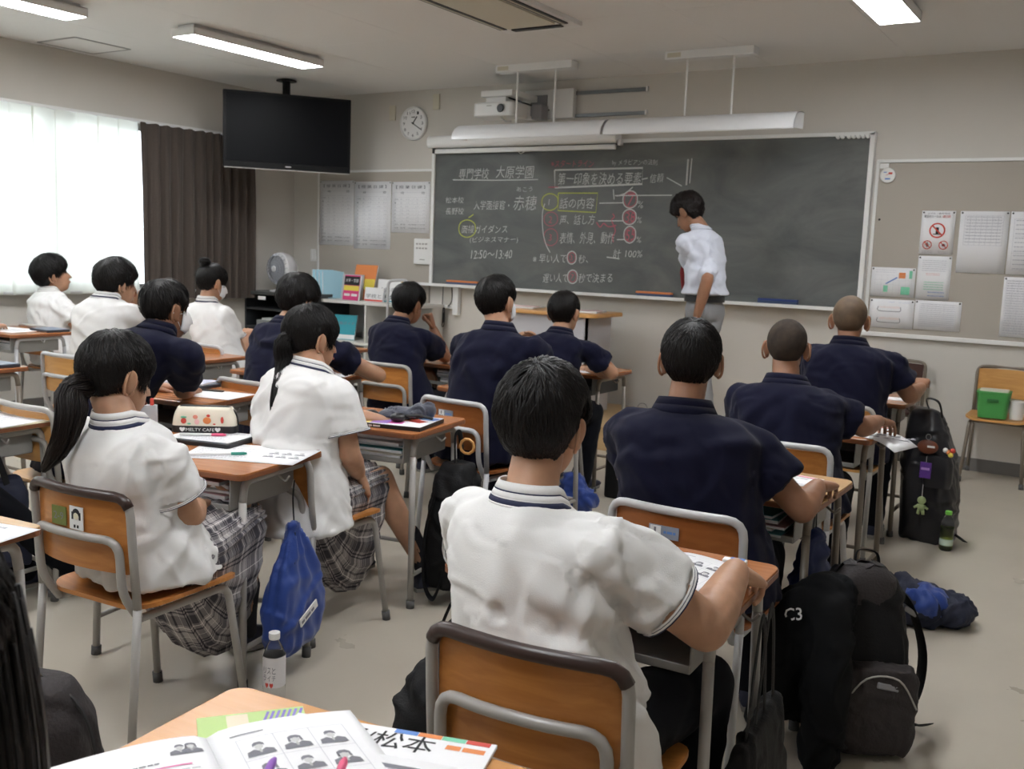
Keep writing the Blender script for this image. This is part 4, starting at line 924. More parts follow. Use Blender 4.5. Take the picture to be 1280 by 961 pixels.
def collar(N, ax, front, side, r0, white, parent, o0, plain=False):
    rows = [(0., .0), (.35, 0), (.42, 1), (.62, 0), (.68, 1), (.88, 1), (1.0, 0)] if white else [(0, 0), (.5, 0), (1.0, 0)]
    fr = [0, .36, .42, .66, .70, .92, 1.0] if white else [0, .5, 1.0]; mi = [0, 1, 0, 0, 1, 0] if white else [0, 0]
    if plain: mi = [0]*6
    n = 30; b = MB(); R_ = []
    for t in fr:
        ring = []
        for k in range(n+1):
            a = PI/2+.20+(2*PI-.40)*k/n     # open at the front
            ca, sa = math.cos(a), math.sin(a); rad = r0+.007+t*.021; hgt = .034-.046*t-(.030 if sa > 0 else .006)*max(0, sa)
            ring.append(N+side*(ca*rad*1.08)+front*(sa*rad*.98+.006)+ax*hgt-o0)
        R_.append(ring)
    for j in range(len(fr)-1):
        base = [*R_[j], *R_[j+1]]; b.add(base, [(i, i+1, n+2+i, n+1+i) for i in range(n)], mi[j])
    o = b.build('collar', [m_shirtw if white else m_navy, m_navyline], parent, angle=180, solid=.004)
    return o
def person(J, label, style='short', shirt='white', yaw=0, hyaw=None, hpitch=0, hroll=0, sk=None, seed=1, low='trousers', hw=.18, bulk=1.0, hs=1.0, mask=False, near=False, hands=None, slv=.62, knees=None, ankles=None, hair_m=None, locks=700, ears=True, arm=1.0, plain=False, drop=.085, hem=.0, wr_amp=.0035, group='students in their seats', sh_auto=True, torso_mid=None, legs_spread=.10, seat=True, toes=None):
    sk = sk or sk_a; hyaw = yaw if hyaw is None else hyaw
    pel = V_(J['pelvis']); N = V_(J['neck']); H_ = V_(J['head']); root = empty('person', (pel.x, pel.y, 0), 0, label, 'person', group); o0 = Vector((pel.x, pel.y, 0))
    fy = yawv(yaw, 0, 1); sx_ = yawv(yaw, 1, 0); sp = (N-pel).normalized()
    shs = {}
    for s_, kx in (('L', -1), ('R', 1)):
        shs[s_] = V_(J['sh'+s_]) if (not sh_auto and 'sh'+s_ in J) else N+sx_*(kx*hw)+fy*.015+Vector((0, 0, -drop))
    side = (shs['R']-shs['L']).normalized(); front = Vector((0, 0, 1)).cross(side).normalized(); front = sp.cross(side).normalized()*-1
    if front.dot(fy) < 0: front = -front
    pside = sx_; pfront = fy
    mid = V_(torso_mid) if torso_mid else pel.lerp(N, .5)-front*.025
    # ---------- shirt (clothing) ----------
    sb = MB(); spine = smooth_path([pel+Vector((0, 0, -.04-hem)), pel.lerp(mid, .5), mid, mid.lerp(N, .55)-front*.012, N], 5); ns = len(spine); rr_ = []
    prof = [(0, .212, .180), (.12, .204, .168), (.3, .182, .136), (.48, .176, .126), (.66, .186, .122), (.8, .188, .112), (.88, .172, .100), (.94, .122, .082), (.98, .078, .064), (1, .062, .058)]
    for i, p in enumerate(spine):
        t = i/(ns-1); a = float(np.interp(t, [q[0] for q in prof], [q[1] for q in prof]))*bulk; b_ = float(np.interp(t, [q[0] for q in prof], [q[2] for q in prof]))*bulk
        w = min(1, t*1.6); s2 = pside.lerp(side, w).normalized(); f2 = pfront.lerp(front, w).normalized(); rr_.append(ell_ring(p, s2, f2, a, b_, 22, .85))
    sb.rings(rr_)
    slp = {}
    for s_ in 'LR':
        sh = shs[s_]; el = V_(J['el'+s_]); inner = N.lerp(sh, .35)+Vector((0, 0, -.045))
        P = [inner, sh, sh.lerp(el, slv*.5), sh.lerp(el, slv)]
        limb(sb, P, [.056*bulk, .060*bulk, .070*bulk, .078*bulk] if shirt != 'dress' else [.06, .062, .058, .056], 14, 5, ends=False); sb.sph(sh, .060*bulk, 14, 9)
        slp[s_] = (sh.lerp(el, slv*.93), sh.lerp(el, slv+.015), (el-sh).normalized())
    co, fs, no = remesh(sb, .0075 if near else .011, 14 if near else 9)
    seedn = seed*13+1
    rel = co-np.array(N); dist = np.linalg.norm(rel, axis=1); mk = np.clip((dist-.05)/.15, .15, 1)
    co = wrinkle(co, no, wr_amp*2.3, seedn, 11., mask=mk, n=38); co = wrinkle(co, no, wr_amp*.9, seedn+3, 24., mask=mk, n=80)
    sm = dict(white=m_shirtw, navy=m_navy, dress=m_dress)[shirt]
    so = np_mesh('shirt', co-np.array(o0), fs, sm, root)
    for s_ in 'LR':
        a, b_, ax = slp[s_]
        if shirt == 'white' and not plain:
            q = MB(); n_ = 24; u = ax.orthogonal().normalized(); w_ = ax.cross(u); rad = .0795*bulk; L_ = (b_-a).length; R2 = []
            for t, r3 in ((.2, rad), (.45, rad+.001), (.55, rad+.001), (.72, rad+.001), (.82, rad+.0015), (1.02, rad+.0015), (1.06, rad-.004)):
                c = a+ax*(L_*t)-o0; R2.append([c+u*(r3*math.cos(2*PI*k/n_))+w_*(r3*math.sin(2*PI*k/n_)) for k in range(n_)])
            for j in range(len(R2)-1): q.rings([R2[j], R2[j+1]], False, 1 if j in (1, 4) else 0)
            q.build('sleeve_cuff', [m_shirtw, m_navyline], root, angle=180)
    neck_top = H_-Vector((0, 0, 0)); Rh = (Matrix.Rotation(math.radians(hyaw), 3, 'Z') @ Matrix.Rotation(math.radians(hroll), 3, 'Y') @ Matrix.Rotation(math.radians(hpitch), 3, 'X'))
    base = H_+Rh @ Vector((0, -.018, -.055))*hs; ax = (base-N).normalized()
    if shirt != 'none': collar(N, (ax*.5+sp*.5).normalized(), front, side, .056*bulk, shirt == 'white', root, o0, plain) if shirt != 'dress' else collar_dress(N, ax, front, side, root, o0)
    # ---------- body ----------
    bb_ = MB(); limb(bb_, [N-sp*.10, N-sp*.01, base, base+(base-N)*.25], [.060, .054, .053, .050], 16)
    rr_ = []
    for i, p in enumerate(spine):
        t = i/(ns-1); a = float(np.interp(t, [q[0] for q in prof], [q[1] for q in prof]))*.68; b_ = float(np.interp(t, [q[0] for q in prof], [q[2] for q in prof]))*.66
        if i == ns-1: break
        rr_.append(ell_ring(p, pside.lerp(side, min(1, t*1.6)).normalized(), pfront.lerp(front, min(1, t*1.6)).normalized(), a, b_, 16))
    bb_.rings(rr_)
    for s_ in 'LR':
        sh = shs[s_]; el = V_(J['el'+s_]); wr = V_(J['wr'+s_]); limb(bb_, [N.lerp(sh, .45)-Vector((0, 0, .06)), sh-Vector((0, 0, .008)), sh.lerp(el, .5), el], [.034, .038, .044*arm, .041*arm], 12)
        m2 = el.lerp(wr, .35); limb(bb_, [el, m2, wr], [.041*arm, .042*arm, .027*arm], 12)
    hipz = .50; knz = {}
    kn = {}; an = {}; hp = {}
    for s_, kx in (('L', -1), ('R', 1)):
        hp[s_] = pel+pside*(kx*.085)+Vector((0, 0, -.005 if seat else -.02))
        kn[s_] = V_(knees[s_]) if knees else hp[s_]+pfront*.40+pside*(kx*legs_spread*.6)+Vector((0, 0, -.02))
        an[s_] = V_(ankles[s_]) if ankles else Vector((kn[s_].x, kn[s_].y, .09))-pfront*(.03 if s_ == 'L' else .10)
        lr = [.080, .068, .052] if low == 'skirt' else [.070, .062, .047]
        limb(bb_, [hp[s_], hp[s_].lerp(kn[s_], .5), kn[s_]], lr, 12); limb(bb_, [kn[s_], kn[s_].lerp(an[s_], .35)-pfront*.012, an[s_]], [.051, .052, .032] if low == 'skirt' else [.045, .044, .030], 12)
    co, fs, no = remesh(bb_, .0085 if near else .011, 4)
    hb = MB()
    d, f = head_grid(48, 38) if near else head_grid(40, 30); hv = d*head_r(d)[:, None]*hs; hv = hv@np.array(Rh).T+np.array(H_)
    hb.v = [tuple(q) for q in hv]; hb.f = list(f); hb.mi = [0]*len(f)
    def HP(x, y, z): return H_+Rh @ (Vector((x, y, z))*hs)
    if ears:
        for kx in (-1, 1):
            Re = Rh @ rot(0, kx*.22, 0) @ rot(0, 0, -kx*.62)
            hb.sph(HP(kx*.0795, -.012, -.006), (.0085*hs, .020*hs, .034*hs), 12, 10, Re)
            pts = [HP(kx*(.080+.012*max(0, math.sin(a))), -.012-.020*math.sin(a*.9), -.008+.034*math.cos(a)) for a in [PI*k/9-.2 for k in range(11)]]
            hb.tube(pts, .0042*hs, 7); hb.sph(HP(kx*.077, -.002, -.034), (.006*hs, .009*hs, .010*hs), 8, 6, Re)
    for s_ in 'LR':
        el = V_(J['el'+s_]); wr = V_(J['wr'+s_]); hd = dict(yd=(wr-el).normalized(), zd=Vector((0, 0, 1)), curl=.45)
        if 'h'+s_ in J: hd['yd'] = (V_(J['h'+s_])-wr)
        if hands and s_ in hands: hd.update(hands[s_])
        hand(hb, wr, right=(s_ == 'R'), s=.98 if near else 1.0, **hd)
    n0 = len(co); v = np.concatenate([co, np.array(hb.v, float)])-np.array(o0); ff = fs+[tuple(n0+i for i in q) for q in hb.f]
    np_mesh('body', v, ff, sk, root)
    # ---------- face details ----------
    for kx in (-1, 1):
        dd = nrm(np.array([[kx*.031, .085, .008]])); rr3 = float(head_r(dd)[0]); c = Vector(dd[0]*rr3)
        e = MB(); e.sph(HP(*(c*1.0))-o0, (.0125*hs, .004*hs, .0045*hs), 10, 6, Rh); e.build('eye', m_eye, root)
        dd = nrm(np.array([[kx*.031, .085, .026]])); c = Vector(dd[0]*float(head_r(dd)[0])); e = MB(); e.sph(HP(*c)-o0, (.016*hs, .004*hs, .003*hs), 10, 6, Rh @ rot(0, kx*.12, 0)); e.build('eyebrow', m_hair, root)
    # lips
    lp = MB(); dd = nrm(np.array([[0, .09, -.066]])); c = Vector(dd[0]*float(head_r(dd)[0])); lp.sph(HP(*c)-o0, (.020*hs, .0045*hs, .0065*hs), 10, 6, Rh); lp.build('lips', mat('lip', (.42,.16,.13), .5), root)
    M4 = (Rh*hs).to_4x4(); M4.translation = H_-o0
    make_hair(style, M4, root, seed, hair_m or m_hair, locks)
    if mask:
        q = MB(); nu, nv = 15, 9
        def mf(u, v_):
            az = (u-.5)*2.1; z = .004-.108*v_; dd = np.array([math.sin(az)*.085, math.cos(az)*.085, z-.004*abs(az)]); dd = dd/np.linalg.norm(dd); r3 = float(head_r(dd[None])[0]); 
            return HP(*(Vector(dd)*(r3+.005+.008*math.cos(az*1.4)*math.sin(PI*v_))))-o0
        q.grid(mf, nu, nv); mo = q.build('face_mask', m_mask, root, angle=180, solid=.0015)
        for kx in (-1, 1):
            s2 = MB(); 
            for v_ in (.1, .85): s2.tube([mf(.5+kx*.5, v_), HP(kx*.078, .0, -.012 if v_ < .5 else -.035)-o0, HP(kx*.083, -.022, -.005)-o0], .0014, 5)
            s2.build('ear_loop', m_mask, mo)
    # ---------- lower clothes ----------
    if low in ('trousers', 'grey'):
        tb = MB(); tb.rings([ell_ring(pel+Vector((0, 0, z)), pside, pfront, a, b_, 18) for z, a, b_ in ((.10, .13, .095), (.04, .145, .11), (-.02, .155, .115), (-.08, .14, .11))])
        for s_ in 'LR':
            limb(tb, [hp[s_]-pfront*.02, hp[s_].lerp(kn[s_], .5), kn[s_]], [.086, .082, .070], 14); limb(tb, [kn[s_], kn[s_].lerp(an[s_], .5), an[s_]+Vector((0, 0, -.015))], [.068, .062, .056], 14, ends=True)
        co, fs, no = remesh(tb, .013, 6); co = wrinkle(co, no, .004, seedn+5, 22.); np_mesh('trousers', co-np.array(o0), fs, m_trous if low == 'trousers' else m_gtrous, root)
    if low == 'skirt':
        pass
    for s_ in 'LR':
        a = an[s_]; tdir = V_(toes[s_]) if toes else pfront
        if low == 'skirt':
            q = MB(); limb(q, [a+(kn[s_]-a)*.38-o0, a+(kn[s_]-a)*.15-o0, Vector((a.x, a.y, a.z-.03))-o0], [.045, .038, .037], 12); q.build('sock', m_sock, root, angle=180)
        q = MB(); hl = Vector((a.x, a.y, max(0, a.z-.085)))-tdir*.045-o0; shoe(q, hl, hl+tdir*.25); q.build('shoe', m_shoe if low != 'grey' else m_shoeb, root)
        q = MB(); hz = hl.z; sd = Vector((tdir.y, -tdir.x, 0)); q.rings([[hl+tdir*(x)+sd*y+Vector((0, 0, z-hl.z+hz)) for x, y in [(-.012, -.02), (-.012, .02), (.06, .036), (.19, .046), (.25, .02), (.25, -.02), (.19, -.046), (.06, -.036)]] for z in (0.001, .016)]); q.build('sole', m_sole, root, smooth=False)
    root['_n'] = 0; del root['_n']
    return root, dict(o0=o0, H=H_, Rh=Rh, hs=hs, hp=hp, kn=kn, an=an, pel=pel, pside=pside, pfront=pfront, N=N, shs=shs)
def collar_dress(N, ax, front, side, root, o0):
    b = MB(); n = 26; R_ = []
    for t in (0, .35, .7, 1.0):
        R_.append([N+side*(math.cos(a)*(.058+t*.016))+front*(math.sin(a)*(.056+t*.016)+.006)+ax*(.045-.050*t-.02*max(0, math.sin(a)))-o0 for a in [PI/2+.15+(2*PI-.3)*k/n for k in range(n+1)]])
    for j in range(3): b.add([*R_[j], *R_[j+1]], [(i, i+1, n+2+i, n+1+i) for i in range(n)])
    return b.build('collar', m_dress, root, angle=180, solid=.003)
def lock_tail(parent, o0, pts, r0, r1, m_, seed, n=110, name='ponytail'):
    """bundle of long locks following a curve"""
    r_ = random.Random(seed); P = smooth_path(pts, 5); m2 = len(P); b = MB()
    prof = [float(np.interp(i/(m2-1), [0, .12, .45, .8, 1], [r0*.6, r0, r0*1.05, r1*1.2, r1*.35])) for i in range(m2)]
    b.tube([p-o0 for p in P], [q*.85 for q in prof], 14)
    for k in range(n):
        a = r_.uniform(0, 2*PI); q = r_.uniform(.75, 1.08); st = r_.randint(0, 3); en = r_.randint(m2*2//3, m2-1); u = Vector((0, 1, 0)); pp = []; tw = r_.uniform(-.5, .5)
        for i in range(st, en+1, 2):
            T = (P[min(i+1, m2-1)]-P[max(i-1, 0)]).normalized(); u2 = (u-T*u.dot(T)).normalized(); w2 = T.cross(u2); aa = a+tw*i/m2
            pp.append(P[i]+(u2*math.cos(aa)+w2*math.sin(aa))*prof[i]*q+Vector((r_.uniform(-1, 1), r_.uniform(-1, 1), 0))*.002*(i/m2)-o0)
        if len(pp) > 2: w = r_.uniform(.0015, .003); b.tube(pp, [w*(1-.8*i/(len(pp)-1)) for i in range(len(pp))], 4)
    return b.build(name, m_, parent, angle=180)
def skirt(R0, J, rings, n=120, name='skirt', pleats=26, seed=1):
    """rings: list of (center, side, up, a, top, bottom, pleat) in world space; hem is the last"""
    o0 = R0[1]['o0']; b = MB(); RR = []; m2 = len(rings)
    for (c, sd, up, a, tp, bt, pl) in rings:
        c = Vector(c); sd = Vector(sd).normalized(); up = Vector(up).normalized(); ring = []
        for k in range(n):
            t = 2*PI*k/n; fr = (k*pleats/n) % 1; pz = (fr if fr < .8 else (1-fr)*4)*pl
            x = math.copysign(abs(math.cos(t))**.8, math.cos(t))*(a+pz); y = math.sin(t); y = (tp+pz)*y if y > 0 else (bt+pz)*y
            ring.append(c+sd*x+up*y-o0)
        RR.append(ring)
    b.rings(RR, False)
    o = b.build(name, m_plaid, R0[0], angle=180, solid=.003)
    me = o.data; uvl = me.uv_layers.new(name='UVMap'); per = 1/.14
    vs = np.array([v.co[:] for v in me.vertices]); lens = [0.]
    for j in range(1, m2): lens.append(lens[-1]+np.linalg.norm(vs[j*n:(j+1)*n]-vs[(j-1)*n:j*n], axis=1).mean())
    circ = max(np.linalg.norm(np.diff(vs[j*n:(j+1)*n], axis=0), axis=1).sum() for j in range(m2))
    for p in me.polygons:
        ids = [me.loops[l].vertex_index for l in p.loop_indices]; ks = [i % n for i in ids]; wrap = max(ks)-min(ks) > n/2
        for l, i in zip(p.loop_indices, ids):
            k = i % n; j = i//n; kk = k+n if (wrap and k < n/2) else k; uvl.data[l].uv = (kk/n*circ*per, lens[j]*per)
    return o
J = {
'P13': {'pelvis': [-0.87, 1.6, 0.5], 'neck': [-0.996, 1.66, 0.921], 'head': [-1.015, 1.73, 1.082], 'shL': [-1.176, 1.7, 0.796], 'shR': [-0.77, 1.64, 0.852], 'elR': [-0.598, 1.616, 0.745], 'wrR': [-0.641, 1.92, 0.755], 'hR': [-0.62, 1.994, 0.74], 'elL': [-1.12, 1.9, 0.74], 'wrL': [-0.95, 2.02, 0.75]},
'P12': {'pelvis': [-1.0, 2.62, 0.5], 'neck': [-1.096, 2.68, 0.963], 'head': [-1.111, 2.74, 1.11], 'shL': [-1.265, 2.7, 0.823], 'shR': [-0.867, 2.66, 0.862], 'elR': [-0.722, 2.561, 0.73], 'wrR': [-0.76, 2.92, 0.745], 'hR': [-0.755, 3.12, 0.74], 'elL': [-1.3, 2.9, 0.72], 'wrL': [-1.15, 3.05, 0.74]},
'P11': {'pelvis': [-1.1, 3.78, 0.5], 'neck': [-1.157, 3.86, 0.932], 'head': [-1.183, 3.92, 1.069], 'shL': [-1.338, 3.86, 0.799], 'shR': [-0.967, 3.84, 0.836], 'elR': [-0.774, 3.354, 0.74], 'wrR': [-0.856, 3.807, 0.74], 'hR': [-0.884, 4.054, 0.74], 'elL': [-1.4, 4.0, 0.75], 'wrL': [-1.3, 4.2, 0.74]},
'P10': {'pelvis': [-1.2, 4.95, 0.5], 'neck': [-1.214, 5.05, 1.023], 'head': [-1.233, 5.1, 1.151], 'shL': [-1.368, 5.06, 0.925], 'shR': [-1.038, 5.04, 0.944], 'elR': [-0.929, 5.15, 0.767], 'wrR': [-0.912, 5.35, 0.794], 'hR': [-0.926, 5.42, 0.819], 'elL': [-1.5, 5.2, 0.75], 'wrL': [-1.4, 5.4, 0.74]},
'P9': {'pelvis': [-2.85, 4.8, 0.5], 'neck': [-2.799, 4.93, 0.955], 'head': [-2.813, 5.0, 1.08], 'shL': [-2.956, 4.95, 0.863], 'shR': [-2.613, 4.92, 0.883], 'elR': [-2.515, 5.05, 0.737], 'wrR': [-2.802, 5.3, 0.708], 'hR': [-2.902, 5.35, 0.705], 'elL': [-3.2, 5.1, 0.73], 'wrL': [-3.0, 5.3, 0.73]},
'P8': {'pelvis': [-2.52, 3.72, 0.5], 'neck': [-2.478, 3.8, 1.059], 'head': [-2.531, 3.86, 1.186], 'shL': [-2.694, 3.82, 0.951], 'shR': [-2.366, 3.84, 0.984], 'elR': [-2.413, 4.05, 0.853], 'wrR': [-2.491, 4.1, 0.889], 'hR': [-2.498, 4.1, 0.943], 'elL': [-2.85, 4.05, 0.8], 'wrL': [-2.65, 4.15, 0.95]},
'P7': {'pelvis': [-3.62, 4.54, 0.5], 'neck': [-3.768, 4.66, 0.968], 'head': [-3.743, 4.74, 1.087], 'shL': [-3.934, 4.66, 0.868], 'shR': [-3.598, 4.7, 0.921], 'elR': [-3.622, 4.95, 0.738], 'wrR': [-3.698, 4.92, 0.913], 'hR': [-3.726, 4.88, 0.992], 'elL': [-3.769, 4.85, 0.702], 'wrL': [-3.76, 4.98, 0.643]},
'P5': {'pelvis': [-3.62, 3.52, 0.5], 'neck': [-3.691, 3.66, 1.019], 'head': [-3.676, 3.74, 1.161], 'shL': [-3.778, 3.64, 0.931], 'shR': [-3.479, 3.7, 0.975], 'elR': [-3.35, 4.0, 0.73], 'wrR': [-3.6, 4.1, 0.73], 'elL': [-3.95, 3.8, 0.73], 'wrL': [-3.8, 4.0, 0.73]},
'P6': {'pelvis': [-2.44, 2.6, 0.5], 'neck': [-2.547, 2.66, 0.974], 'head': [-2.602, 2.72, 1.09], 'shL': [-2.761, 2.72, 0.832], 'shR': [-2.325, 2.58, 0.887], 'elR': [-2.323, 2.62, 0.66], 'wrR': [-2.367, 2.72, 0.572], 'hR': [-2.379, 2.78, 0.505], 'elL': [-2.6, 2.95, 0.72], 'wrL': [-2.5, 3.05, 0.7]},
'P14': {'pelvis': [-2.33, 1.78, 0.5], 'neck': [-2.377, 1.72, 0.906], 'head': [-2.441, 1.74, 1.028], 'shL': [-2.646, 1.76, 0.772], 'shR': [-2.109, 1.66, 0.835], 'elR': [-2.172, 1.78, 0.636], 'wrR': [-2.255, 2.02, 0.62], 'hR': [-2.269, 2.08, 0.621], 'elL': [-2.6, 2.0, 0.68], 'wrL': [-2.45, 2.12, 0.64]},
'P3': {'pelvis': [-3.62, 2.44, 0.5], 'neck': [-3.334, 2.6, 1.062], 'head': [-3.349, 2.66, 1.163], 'shL': [-3.461, 2.6, 0.975], 'shR': [-3.157, 2.6, 1.008], 'elR': [-3.432, 2.8, 0.763], 'wrR': [-3.62, 3.0, 0.72], 'elL': [-3.95, 2.7, 0.72], 'wrL': [-3.8, 2.95, 0.72]},
'P4': {'pelvis': [-5.0, 4.47, 0.5], 'neck': [-5.262, 4.5, 1.0], 'head': [-5.253, 4.54, 1.117], 'shL': [-5.421, 4.54, 0.914], 'shR': [-4.927, 4.46, 0.912], 'elR': [-5.051, 4.6, 0.669], 'wrR': [-5.193, 4.78, 0.734], 'hR': [-5.221, 4.82, 0.78], 'elL': [-5.25, 4.8, 0.74], 'wrL': [-5.05, 4.85, 0.8]},
'P2': {'pelvis': [-5.0, 3.52, 0.5], 'neck': [-5.039, 3.58, 1.079], 'head': [-5.045, 3.66, 1.175], 'shL': [-5.2, 3.56, 0.982], 'shR': [-4.859, 3.6, 0.988], 'elR': [-5.105, 3.9, 0.896], 'wrR': [-5.187, 3.9, 0.969], 'hR': [-5.204, 3.88, 1.046], 'elL': [-5.1, 3.95, 0.8], 'wrL': [-5.225, 3.86, 0.972]},
'P1': {'pelvis': [-6.78, 4.42, 0.5], 'neck': [-6.939, 4.44, 1.007], 'head': [-6.915, 4.46, 1.139], 'shL': [-7.055, 4.44, 0.91], 'shR': [-6.615, 4.4, 0.924], 'elR': [-6.35, 4.5, 0.85], 'wrR': [-6.4, 4.6, 0.78], 'elL': [-6.9, 4.6, 0.8], 'wrL': [-6.8, 4.7, 0.76]},
'P16': {'pelvis': [-6.78, 3.3, 0.5], 'neck': [-6.78, 3.4, 0.98], 'head': [-6.78, 3.44, 1.15], 'shL': [-6.97, 3.42, 0.93], 'shR': [-6.59, 3.42, 0.93], 'elR': [-6.5, 3.65, 0.76], 'wrR': [-6.65, 3.85, 0.76], 'elL': [-7.05, 3.65, 0.76], 'wrL': [-6.9, 3.85, 0.76]},
'P17': {'pelvis': [-3.78, 1.36, 0.5], 'neck': [-3.78, 1.44, 0.98], 'head': [-3.78, 1.5, 1.15], 'shL': [-3.97, 1.44, 0.93], 'shR': [-3.59, 1.44, 0.93], 'elR': [-3.5, 1.65, 0.73], 'wrR': [-3.6, 1.85, 0.73], 'elL': [-4.05, 1.65, 0.73], 'wrL': [-3.9, 1.85, 0.73]},
'T': {'pelvis': [-2.538, 6.45, 1.066], 'neck': [-2.575, 6.45, 1.623], 'head': [-2.661, 6.45, 1.708], 'shL': [-2.648, 6.62, 1.529], 'shR': [-2.426, 6.28, 1.494], 'elR': [-2.441, 6.23, 1.262], 'wrR': [-2.498, 6.23, 1.016], 'elL': [-2.703, 6.65, 1.277], 'wrL': [-2.727, 6.65, 1.077]},

}
JJ = J
for k_, dz_ in {'P5': 0.055, 'P3': 0.05, 'P2': 0.045, 'P1': 0.04, 'P6': 0.042, 'P14': 0.02, 'P7': 0.025, 'P8': 0.02, 'P9': 0.02, 'P10': 0.03, 'P11': 0.01, 'P13': 0.012}.items():
    J[k_]['head'][2] -= dz_; J[k_]['neck'][2] -= dz_*.5
J['P13'].update(head=[-1.012,1.735,1.052], shL=[-1.155,1.69,.845], elL=[-1.24,1.86,.68], shR=[-.80,1.61,.855], elR=[-.640,1.735,.705], wrR=[-.655,1.93,.762], hR=[-.625,2.02,.755])
PR = {}
PR['P13'] = person(J['P13'], 'boy in white polo shirt with navy collar stripes seated nearest in the foreground', 'short', 'white', 3, 3, 2, 2, sk_a, 3, near=True, hw=.185, bulk=1.0, locks=4600, wr_amp=.0052, sh_auto=False, arm=1.14, hands=dict(R=dict(yd=(.10, .8, -.28), zd=(.35, .2, .9), curl=.62, thumb=.8), L=dict(yd=(.3, .9, 0), zd=(0, 0, 1))), legs_spread=.12, hem=.07)
J['P12'].update(elR=[-.765, 2.79, .70], elL=[-1.22, 2.80, .64], head=[-1.108, 2.74, 1.10])
PR['P12'] = person(J['P12'], 'boy in navy polo shirt with neat black hair, ears showing, second in right column', 'crop', 'navy', 12, 20, 4, 0, sk_b, 5, near=True, locks=3000, hw=.170, bulk=1.12, hands=dict(R=dict(curl=1.05, yd=(.05, 1, -.1), thumb=1.)), wr_amp=.003)
J['P11'].update(elL=[-1.30, 3.95, .66], elR=[-.885, 4.0, .765], wrR=[-.865, 4.19, .77], hR=[-.85, 4.30, .75])
PR['P11'] = person(J['P11'], 'boy in navy polo shirt with dark buzz-cut hair, third in right column', 'buzz', 'navy', 8, 12, 4, 0, sk_b, 7, hair_m=m_buzz, hw=.172, bulk=1.12)
PR['P10'] = person(J['P10'], 'boy in navy polo shirt with closely shaved head at the right front', 'buzz', 'navy', 4, 8, 2, 0, sk_b, 9, hair_m=m_buzz2, hw=.185, bulk=1.14, hs=1.06)
PR['P9'] = person(J['P9'], 'boy in navy polo shirt leaning on his desk before the podium', 'crop', 'navy', 0, 0, 2, 0, sk_a, 11, hw=.19, hs=1.03, locks=500)
J['P8'].update(elR=[-2.36,3.98,.82], wrR=[-2.40,4.05,.90], hR=[-2.42,4.05,.98])
PR['P8'] = person(J['P8'], 'masked upright boy in navy polo shirt in the middle, hands clasped', 'crop', 'navy', 0, -8, 4, 0, sk_a, 13, hw=.185, mask=True, locks=700, hs=1.02, hands=dict(R=dict(zd=(.6,.6,.1), curl=.4)))
PR['P7'] = person(J['P7'], 'boy in navy polo shirt resting his cheek on his raised fist', 'short', 'navy', -5, -8, -4, 6, sk_b, 15, hw=.185, locks=700, hands=dict(R=dict(yd=(-.1, -.2, 1), zd=(.8, .5, 0), curl=1.2, thumb=1.), L=dict(yd=(.2, .1, -1), zd=(0, 1, .2), curl=.3)))
PR['P5'] = person(J['P5'], 'hunched boy in navy polo shirt with a round mop of black hair', 'bowl', 'navy', -2, -4, -10, 0, sk_a, 17, hw=.18, locks=900, wr_amp=.005)
PR['P3'] = person(J['P3'], 'masked boy in navy polo shirt with cropped black hair leaning over his desk', 'crop', 'navy', -4, -8, -4, 0, sk_b, 19, mask=True, hw=.18, locks=700, hs=1.0)
J['P2'].update(elR=[-4.98, 3.95, .82], wrR=[-5.08, 3.92, .96], hR=[-5.10, 3.90, 1.04], wrL=[-5.15, 3.88, .96])
PR['P2'] = person(J['P2'], 'boy in a white polo shirt clasping both hands in front of his mouth at left', 'bowl', 'white', -5, -12, 0, 0, sk_a, 21, hw=.185, bulk=1.08, hs=1.06, locks=900, hands=dict(R=dict(yd=(-.1, .1, 1), zd=(.8, .5, 0), curl=.5), L=dict(yd=(.1, .1, 1), zd=(-.8, .5, 0), curl=.5)))
J['P1'].update(elR=[-6.58, 4.46, .68], wrR=[-6.66, 4.62, .60])
PR['P1'] = person(J['P1'], 'boy in white shirt tilting his face up beside the glowing sheer curtain', 'bowl', 'white', -15, -28, 14, 0, sk_a, 23, hw=.19, hs=1.14, bulk=1.1, locks=900, plain=True)
PR['P4'] = person(J['P4'], 'masked girl in a white polo shirt with her hair tied in a top bun', 'girl', 'white', -4, -10, -8, 0, sk_a, 25, hw=.17, mask=True, locks=700, bulk=.98, low='skirt')
# ponytailed girls
J['P14'].update(head=[-2.415, 1.75, 1.008], elR=[-2.185, 1.80, .635], wrR=[-2.36, 1.98, .60], hR=[-2.42, 2.03, .59])
P14 = PR['P14'] = person(J['P14'], 'girl with long low ponytail, white polo shirt and plaid skirt, nearest at left', 'girl', 'white', -4, -6, -10, 0, sk_a, 27, near=True, hw=.17, bulk=1.02, locks=3400, low='skirt', hem=.0, knees=dict(L=(-2.57, 2.19, .52), R=(-2.41, 2.23, .51)), ankles=dict(L=(-2.66, 2.26, .09), R=(-2.50, 2.30, .09)), wr_amp=.0045, hands=dict(R=dict(curl=.5)))
J['P6'].update(pelvis=[-2.50, 2.52, .5])
P6 = PR['P6'] = person(J['P6'], 'girl with high ponytail and plaid skirt resting a hand on her thigh', 'girl', 'white', -20, -16, -6, 0, sk_a, 29, near=True, hw=.175, bulk=1.12, locks=2800, low='skirt', hem=.05, knees=dict(L=(-2.66, 2.92, .50), R=(-2.46, 2.96, .50)), ankles=dict(L=(-2.80, 3.05, .10), R=(-2.33, 3.10, .12)), wr_amp=.004, hands=dict(R=dict(yd=(.05, .5, -.75), zd=(.6, .3, .6), curl=.35)))
PR['P16'] = person(J['P16'], 'trousered boy seated beyond the left edge near the windows, only his legs in view', 'crop', 'navy', 0, locks=100, seed=31)
